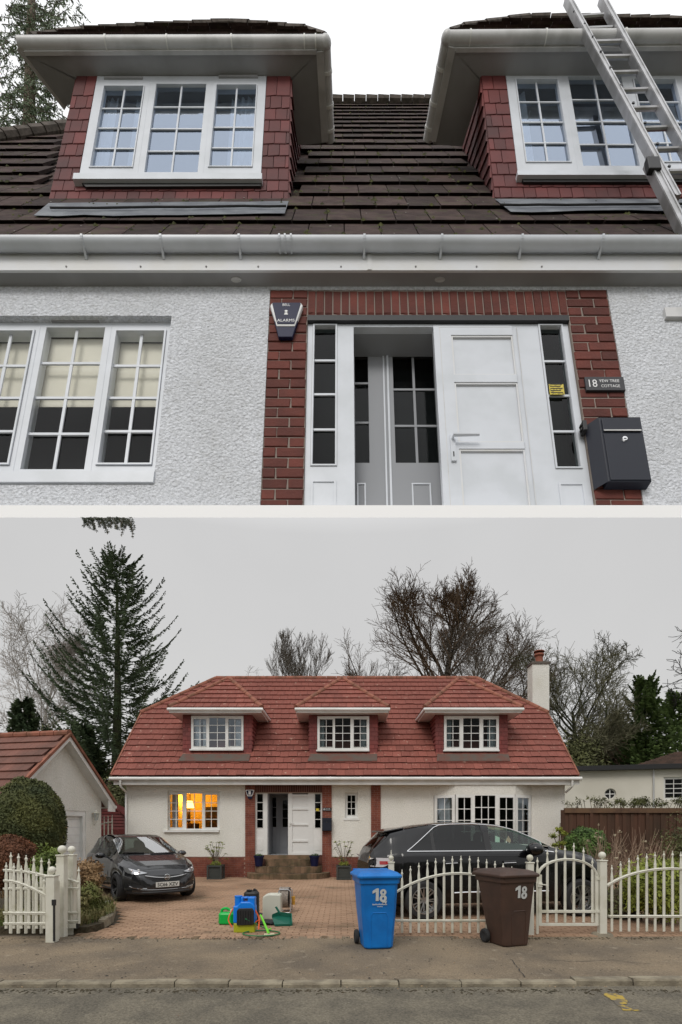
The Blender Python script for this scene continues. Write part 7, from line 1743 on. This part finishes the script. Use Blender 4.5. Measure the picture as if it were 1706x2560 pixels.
wb_ = nloc(1655, 1985); hs_ = [(bx0, bx1, bz0_, bz1_), (nloc(1660, 1960).x, nloc(1660, 1960).x+1.3, nloc(1660, 2000).z, nloc(1660, 1943).z)]
h2 = holed(0, Lw, -.1, zN, 0, .3, hs_); wl2.add(h2.v, h2.f); wl2.build('wall', 'wall_neighbour', nb_, MN)
fr2 = MB().lathe([(ro, .12), (ro*.82, .10), (ro*.82, .16), (ro, .2)], (wcen.x, 0, wcen.z), 24, 'Y').box(wcen.x-.02, wcen.x+.02, .1, .14, wcen.z-ro*.85, wcen.z+ro*.85).box(wcen.x-ro*.85, wcen.x+ro*.85, .1, .14, wcen.z-.02, wcen.z+.02).build('round_window', 'pvc_white', nb_, MN)
MB().lathe([(.001, .17), (ro*.9, .17)], (wcen.x, 0, wcen.z), 20, 'Y').build('pane', 'black', fr2, MN)
h_ = hs_[1]; window(nb_, MN, h_[0], h_[1], h_[2], h_[3], .1, [(h_[0]+.1, h_[1]-.1, h_[2]+.1, h_[3]-.1, 3, 4, 1)], .07, .03, room='room', roomd=.5)
MB().box(-.3, Lw, -.35, .1, zN-.0, zN+.22).build('fascia', 'black', nb_, MN)
MB().tube([(nloc(1634, 1960).x, -.06, zN), (nloc(1634, 1960).x, -.06, 0)], .04, 6).build('downpipe', 'gutter_grey', nb_, MN)
rr0 = nloc(1592, 1910).x; MB().slab([(rr0, .3, zN+.15), (Lw+1, .3, zN+.15), (Lw+1, 4, zN+1.25), (rr0+3.2, 4, zN+1.25)], (0, 0, .1)).build('roof', 'roof_brown', nb_, MN)
for i in range(9): t_ = i/9; MB().bar((rr0+3.2*t_+.02, .26+3.7*t_, zN+.26+1.1*t_), (Lw+1, .26+3.7*t_, zN+.26+1.1*t_), .08, .06).build('tile_course', 'roof_brown', nb_, MN)
# brown boarded fence
YB = 16.4; bf = thing('board_fence', (X(1560, YB), YB, 0), 'weathered brown close boarded fence with a capping rail right of the cottage', 'fence')
xx = X(1405, YB); zt2 = Z(2033, YB); k = 0
while xx < 12.6: 
    w_ = R.uniform(.115, .135); MB().box(xx, xx+w_-.008, YB+(k % 2)*.018, YB+.02+(k % 2)*.018, 0, zt2+R.uniform(-.01, .01)).build('board', 'fence_brown', bf); xx += w_; k += 1
xx = X(1412, YB)
while xx < 12.4: MB().box(xx, xx+1.78, YB-.05, YB+.06, zt2+.004, zt2+.16).build('capping_rail', 'fence_cap', bf); MB().box(xx+.8, xx+.9, YB-.04, YB-.001, 0, zt2).build('batten', 'fence_brown', bf); xx += 1.79
MB().box(X(1405, YB), 12.6, YB+.045, YB+.08, -.1, zt2+.1).build('backing', 'fence_brown', bf)
# climbing twigs over the fence top
cl = MB(); tw_ = MB(); r_ = random.Random(3)
for i in range(70):
    px = 1412+300*r_.random(); p_ = at(px, 2016, YB+.2); a = r_.uniform(-.8, .8); q_ = p_+V((math.sin(a)*.4, 0, r_.uniform(.05, .36))); tw_.tube([p_-V((0, 0, .2)), p_.lerp(q_, .6)+V((.05, 0, .05)), q_+V((.12*r_.choice((-1, 1)), 0, -.08))], [.012, .008, .005], 3, cap=False)
    cloud(cl, p_.lerp(q_, .7), .16, .1, .14, 12 if px < 1520 else 30, .035, seed=i, shell=.2)
cb = thing('climbing_plant', tuple(at(1560, 2016, YB+.2)), 'straggly green climber sprawling along the top of the brown fence', 'climber'); tw_.build('stem', 'bark', cb); o = cl.build('foliage', 'leaf_olive', cb); o['kind'] = 'stuff'
# bushes right
def sh_at(px0, px1, pyt, pyb, Y, **k):
    xa, xb = X(px0, Y), X(px1, Y); zt_, zb_ = Z(pyt, Y), max(-.05, Z(pyb, Y)); return ((xa+xb)/2, Y, (zt_+zb_)/2), (xb-xa)/2, (zt_-zb_)/2
c, a, b = sh_at(1415, 1518, 2068, 2165, 13.6); shrub('round_shrub', c, a, .6, b, 5200, .042, 'leaf_green', 'rounded glossy green shrub in front of the brown fence', seed=101, core='leaf_olive', lump=.07)
c, a, b = sh_at(1550, 1760, 2140, 2300, 8.75); shrub('yellow_shrub', c, a, .45, b, 7500, .034, 'leaf_lime', 'yellow green variegated shrub behind the right picket panel', seed=102, lump=.16, lumps=5, shell=.6, core='leaf_olive', corek=.6)
c, a, b = sh_at(1480, 1620, 2215, 2310, 9.3); shrub('low_shrub', c, a, .45, b, 1800, .03, 'leaf_olive', 'low dark foliage in the bed left of the yellow green shrub', seed=103, lump=.2, core='soil', corek=.8)
c, a, b = sh_at(1640, 1800, 2040, 2200, 14.5); shrub('dark_thicket', c, a, .5, b, 3000, .04, 'leaf_olive', 'dark tangled shrub against the right end of the brown fence', seed=104, lump=.25, shell=.3)
# upright yellow tipped seedling by the corner
sp3 = thing('young_shrub', (X(1397, 12.5), 12.5, 0), 'slim young shrub with yellow leaf rosettes at the right corner of the cottage', 'shrub'); m = MB(); st = MB(); bx = X(1399, 12.5)
for (px, py) in ((1384, 2090), (1398, 2074), (1409, 2084), (1390, 2112), (1406, 2108), (1399, 2128)):
    p_ = at(px, py, 12.5); cloud(m, p_, .13, .1, .07, 110, .03, seed=px, shell=.2); st.tube([(bx, 12.5, .5), (bx, 12.5, (p_.z+.4)/2+.2), p_], [.02, .014, .008], 4)
st.tube([(bx, 12.5, 0), (bx, 12.5, 1.2), (bx+.02, 12.5, Z(2058, 12.5))], [.025, .018, .008], 5); st.build('stem', 'bark', sp3); o = m.build('foliage', 'leaf_yellow', sp3); o['kind'] = 'stuff'
# dry twiggy shrub with pale seed heads
dr2 = thing('dry_shrub', (X(1540, 11.5), 11.5, 0), 'tangle of dry brown stems with pale seed heads in front of the brown fence', 'shrub'); st = MB(); hd_ = MB(); r_ = random.Random(17)
for i in range(190):
    px = r_.uniform(1478, 1650); Y = r_.uniform(10.6, 12.4); x = X(px, Y); a = r_.gauss(0, .28); L_ = r_.uniform(.6, 1.75); p_ = V((x, Y, 0)); pts = [p_]
    for k in range(4): a += r_.gauss(0, .12); p_ = p_+V((math.sin(a)*L_/4, r_.gauss(0, .03), math.cos(a)*L_/4)); pts.append(p_)
    st.tube(pts, [.008, .007, .006, .005, .003], 3, cap=False)
    for k in (2, 3): q_ = pts[k]; st.tube([q_, q_+V((r_.gauss(0, .14), r_.gauss(0, .1), r_.uniform(.1, .3)))], [.004, .002], 3, cap=False)
    if r_.random() < .2: cloud(hd_, pts[-1], .04, .04, .035, 14, .022, seed=i, shell=.2)
st.build('stem', 'twig_brown', dr2); o = hd_.build('seed_heads', 'leaf_white', dr2); o['kind'] = 'stuff'; dr2.children[0]['kind'] = 'stuff'
# left garden
mb_ = MB(); bp = [(-12, 7.95), (-3.95, 7.95), (-3.86, 8.25), (-3.95, 8.8), (-4.3, 9.7), (-4.75, 10.5), (-5.5, 11.4), (-6.4, 12.4), (-7.0, 14.5), (-12, 14.5)]
bed = struct(MB().slab([(a-.0, b, -.1) for a, b in bp], (0, 0, .19)).build('planted_bed', 'soil'))
kp = [V((a, b, 0)) for a, b in bp[1:9]]; i = 0
kb = []
for a, b in zip(kp, kp[1:]):
    n_ = max(1, int((b-a).length/.11))
    for j in range(n_): kb.append((a.lerp(b, j/n_), a.lerp(b, (j+.93)/n_)))
for a, b in kb[3:]:
    d_ = (b-a).normalized(); n_ = V((0, 0, 1)).cross(d_)
    MB().slab([a+n_*-.03, b+n_*-.03, b+n_*.08, a+n_*.08], (0, 0, .14+R.uniform(-.01, .01))).build('edging_brick', 'kerb', bed)
kerbw = None
c, a, b = sh_at(-10, 154, 1943, 2190, 10.6); shrub('clipped_yew', c, a, .8, b, 15000, .032, 'leaf_yew', 'large clipped dome of dark olive yew at the left in front of the garage', seed=201, core='leaf_yew', corek=.93, lump=.035, shell=.93, freq=4)
c, a, b = sh_at(-30, 91, 2088, 2230, 9.2); shrub('rusty_shrub', c, a, .5, b, 7000, .026, 'leaf_rust', 'rust brown rounded shrub at the far left below the yew', seed=202, core='leaf_rust', corek=.88, lump=.05, shell=.88)
c, a, b = sh_at(88, 150, 2118, 2235, 8.75); shrub('variegated_shrub', c, a*1.1, .3, b, 2200, .036, 'leaf_var', 'leafy cream edged green shrub rising behind the left pickets', seed=203, lump=.25, shell=.4, lumps=3)
c, a, b = sh_at(185, 250, 2150, 2235, 9.6); shrub('faded_hydrangea', c, a, .4, b, 2600, .034, 'leaf_dry', 'faded hydrangea with dry beige flower heads beside the grey hatchback', seed=204, lump=.2, lumps=6, shell=.55, core='leaf_grass', corek=.5)
c, a, b = sh_at(192, 245, 2205, 2290, 9.0); shrub('bed_shrub', c, a*1.1, .4, b, 2000, .03, 'leaf_grass', 'scruffy green and straw undergrowth below the faded hydrangea', seed=205, lump=.2, shell=.4)
def blades(name, n, area, h, mats, label, seed=1, lean=.5, kind='stuff', z=.08):
    r = random.Random(seed); m = MB()
    for _ in range(n):
        x, y = area(r); hh_ = h*r.uniform(.4, 1.1); a = r.uniform(0, 6.28); l_ = lean*hh_*r.random(); d = V((math.cos(a), math.sin(a), 0)); w_ = V((-d.y, d.x, 0))*r.uniform(.004, .008)
        b_ = V((x, y, z)); m1 = b_+d*l_*.4+V((0, 0, hh_*.65)); t_ = b_+d*l_+V((0, 0, hh_*r.uniform(.6, 1))); m.add([b_-w_, b_+w_, m1+w_*.8, m1-w_*.8, t_], [(0, 1, 2, 3), (3, 2, 4)])
    return tag(m.build(name, mats), label, None, None, kind)
def inbed(r):
    while 1:
        y = r.uniform(8.0, 10.6); x = r.uniform(-6, -3.9)
        if x < bedcurve(y)-.05 and not (r.random() < .3 and x < -5): return x, y
blades('bed_grass', 5200, inbed, .24, 'leaf_grass', 'straw and green grass tufts over the planted bed', seed=7, lean=1.2, z=.08)
blades('bed_grass', 2200, inbed, .13, 'leaf_green', 'short green weeds low in the planted bed', seed=9, lean=1., z=.08)
blades('tall_grass', 130, lambda r: (X(r.gauss(25, 14), 9.9), 9.9+r.gauss(0, .1)), 1.15, 'leaf_dry', 'fine pale grass plumes arching at the far left edge', seed=10, lean=1.6, z=.3)
# rear bushes between shed and cottage, behind garage
for i, (px, Y, top_, w_, mt, lb_) in enumerate(((300, 22.6, 1940, .9, 'leaf_olive', 'olive shrub above the red shed roof beside the cottage'), (110, 24.5, 1800, 2.6, 'leaf_olive', 'olive green bush behind the garage ridge'), (262, 24.5, 1905, 1.6, 'twig_brown', 'brown twiggy scrub left of the cottage verge'))):
    zt_ = H+(HY-top_)/F*Y; shrub('background_bush', (ground_x(px, Y), Y, zt_*.5), w_, 1., zt_*.5, 6000, .07, mt, lb_, seed=300+i, lumps=4, shell=.4, lump=.2)
# planters by the wall and pots on the steps
def planter(px, Yp_, seed, label, lab2):
    r = random.Random(seed); x = X(px, Yp_); o = thing('planter', (x, Yp_, 0), label, 'planter'); w_ = .215
    MB().box(x-w_+.03, x+w_-.03, Yp_-w_+.03, Yp_+w_-.03, .03, .42).build('box', 'planter', o)
    for dx in (-1, 1):
        for dy in (-1, 1): MB().box(x+dx*w_-.025, x+dx*w_+.025, Yp_+dy*w_-.025, Yp_+dy*w_+.025, -.02, .45).build('corner_post', 'planter', o)
    for z in (.0, .40): MB().box(x-w_-.02, x+w_+.02, Yp_-w_-.02, Yp_-w_+.01, z, z+.05).box(x-w_-.02, x+w_+.02, Yp_+w_-.01, Yp_+w_+.02, z, z+.05).box(x-w_-.02, x-w_+.01, Yp_-w_+.01, Yp_+w_-.01, z, z+.05).box(x+w_-.01, x+w_+.02, Yp_-w_+.01, Yp_+w_-.01, z, z+.05).build('rim', 'planter', o)
    for i in range(7): zz_ = .07+i*.047; MB().box(x-w_+.03, x+w_-.03, Yp_-w_+.02, Yp_-w_+.029, zz_, zz_+.04).build('slat', 'planter', o)
    MB().box(x-w_+.02, x+w_-.02, Yp_-w_+.02, Yp_+w_-.02, .42, .425).build('soil', 'soil', o)
    p = thing('potted_shrub', (x, Yp_, .42), lab2, 'plant'); st = MB(); m = MB()
    for i in range(26):
        a = r.uniform(0, 6.28); L_ = r.uniform(.2, .82); sp_r = r.uniform(.1, .42); t_ = V((x+math.cos(a)*sp_r, Yp_+math.sin(a)*sp_r*.6, .42+L_)); st.tube([(x+math.cos(a)*.05, Yp_, .42), (x+math.cos(a)*sp_r*.4, Yp_, .42+L_*.5), t_], [.010, .008, .005], 4)
        for k in range(11):
            b_ = r.uniform(0, 6.28); d = V((math.cos(b_), math.sin(b_), r.uniform(-.5, .25))).normalized()*r.uniform(.07, .13); w_2 = d.cross(V((0, 0, 1))).normalized()*.026; m.add([t_, t_+d*.5-w_2, t_+d, t_+d*.5+w_2], [(0, 1, 2, 3)])
    st.build('stem', 'bark', p); cloud(m, (x, Yp_, .5), .17, .15, .09, 260, .025, seed=seed); oo = m.build('foliage', 'leaf_lime', p); oo['kind'] = 'stuff'
planter(540, 16.75, 5, 'dark square slatted planter at the wall left of the front steps', 'spindly yellow green shrub growing in the planter left of the steps')
planter(860, 16.6, 8, 'dark square slatted planter at the wall right of the front steps', 'spindly yellow green shrub growing in the planter right of the steps')
for px, lb_ in ((647.5, 'left'), (786.5, 'right')):
    Yp_ = 17.12; x = X(px, Yp_); o = thing('flower_pot', (x, Yp_, .38), 'navy blue round pot with small white flowers at the %s side of the front steps' % lb_, 'pot')
    MB().lathe([(.001, 0), (.115, 0), (.155, .30), (.175, .30), (.175, .36), (.15, .36), (.15, .33), (.001, .33)], (x, Yp_, .38), 22).build('pot', 'navy', o, smooth=True)
    oo = cloud(MB(), (x, Yp_, .76), .13, .13, .05, 160, .02, seed=int(px)).build('foliage', 'leaf_green', o); oo['kind'] = 'stuff'; oo = cloud(MB(), (x, Yp_, .79), .12, .12, .04, 46, .022, seed=int(px)+5).build('flowers', 'fascia_white', o); oo['kind'] = 'stuff'
# white wall-corner stone at the bed and cracks in the pavement
o = thing('white_stone', tuple(gp(270, 2262)), 'rough white stone lying on the bed edging by the hatchback', 'stone'); q_ = gp(270, 2262, .14); m = MB().ball((0, 0, 0), 1, 9); m.v = [(q_.x+x*.07*R.uniform(.8, 1.2), q_.y+y*.06, .17+z*.05*R.uniform(.7, 1.2)) for x, y, z in m.v]; m.build('stone_body', 'fence_white', o)
def crack(pts, w_, z=.0):
    m = MB(); 
    P_ = []
    for a, b in zip(pts, pts[1:]):
        for i in range(8): t_ = i/8; P_.append(gp(lerp(a[0], b[0], t_)+R.uniform(-2, 2), lerp(a[1], b[1], t_)+R.uniform(-1.2, 1.2), z))
    for a, b in zip(P_, P_[1:]):
        k = R.uniform(.4, 1.)*w_; d_ = (b-a).normalized(); n_ = V((-d_.y, d_.x, 0))*k; m.add([a-n_, a+n_, b+n_, b-n_], [(0, 1, 2, 3)])
    struct(m.build('pavement_crack', 'twig_dark'))
crack([(1278, 2398), (1296, 2420), (1316, 2446)], .006, -.003); crack([(1365, 2400), (1450, 2404), (1530, 2400), (1640, 2412)], .005, -.003); crack([(60, 2352), (160, 2356), (300, 2350)], .008, -.003)

# across the street, seen only in reflections
hd2 = thing('street_hedge', (0, -12, 0), 'tall dark hedge across the street mirrored in the car paint and glass', 'hedge'); m = MB(); n = 40
for i in range(n+1):
    x = -45+90*i/n; h = 4.6+1.1*math.sin(i*1.3)+.7*math.sin(i*2.9); m.v += [(x, -11.5+.4*math.sin(i*2.1), -.1), (x, -11.8, h*.8), (x, -12.6, h), (x, -13.6, h*.9), (x, -14, -.1)]
for i in range(n):
    for k in range(4): a = i*5+k; m.f.append((a, a+5, a+6, a+1))
m.build('hedge_mass', 'leaf_olive', hd2, smooth=True)

for o_ in bpy.data.objects:
    if o_.parent and o_.name.split('.')[0] == 'stem': o_['kind'] = 'stuff'
    if o_.parent or 'category' not in o_: continue
    g_ = {'wheelie bin': 'wheelie bins on the pavement', 'gate post': 'white gate posts with ball tops', 'planter': 'square planters against the cottage wall', 'pot': 'navy pots on the front steps'}.get(o_['category'])
    if o_.name.startswith('bare_tree'): g_ = 'leafless trees behind and beside the cottage'
    if g_: o_['group'] = g_
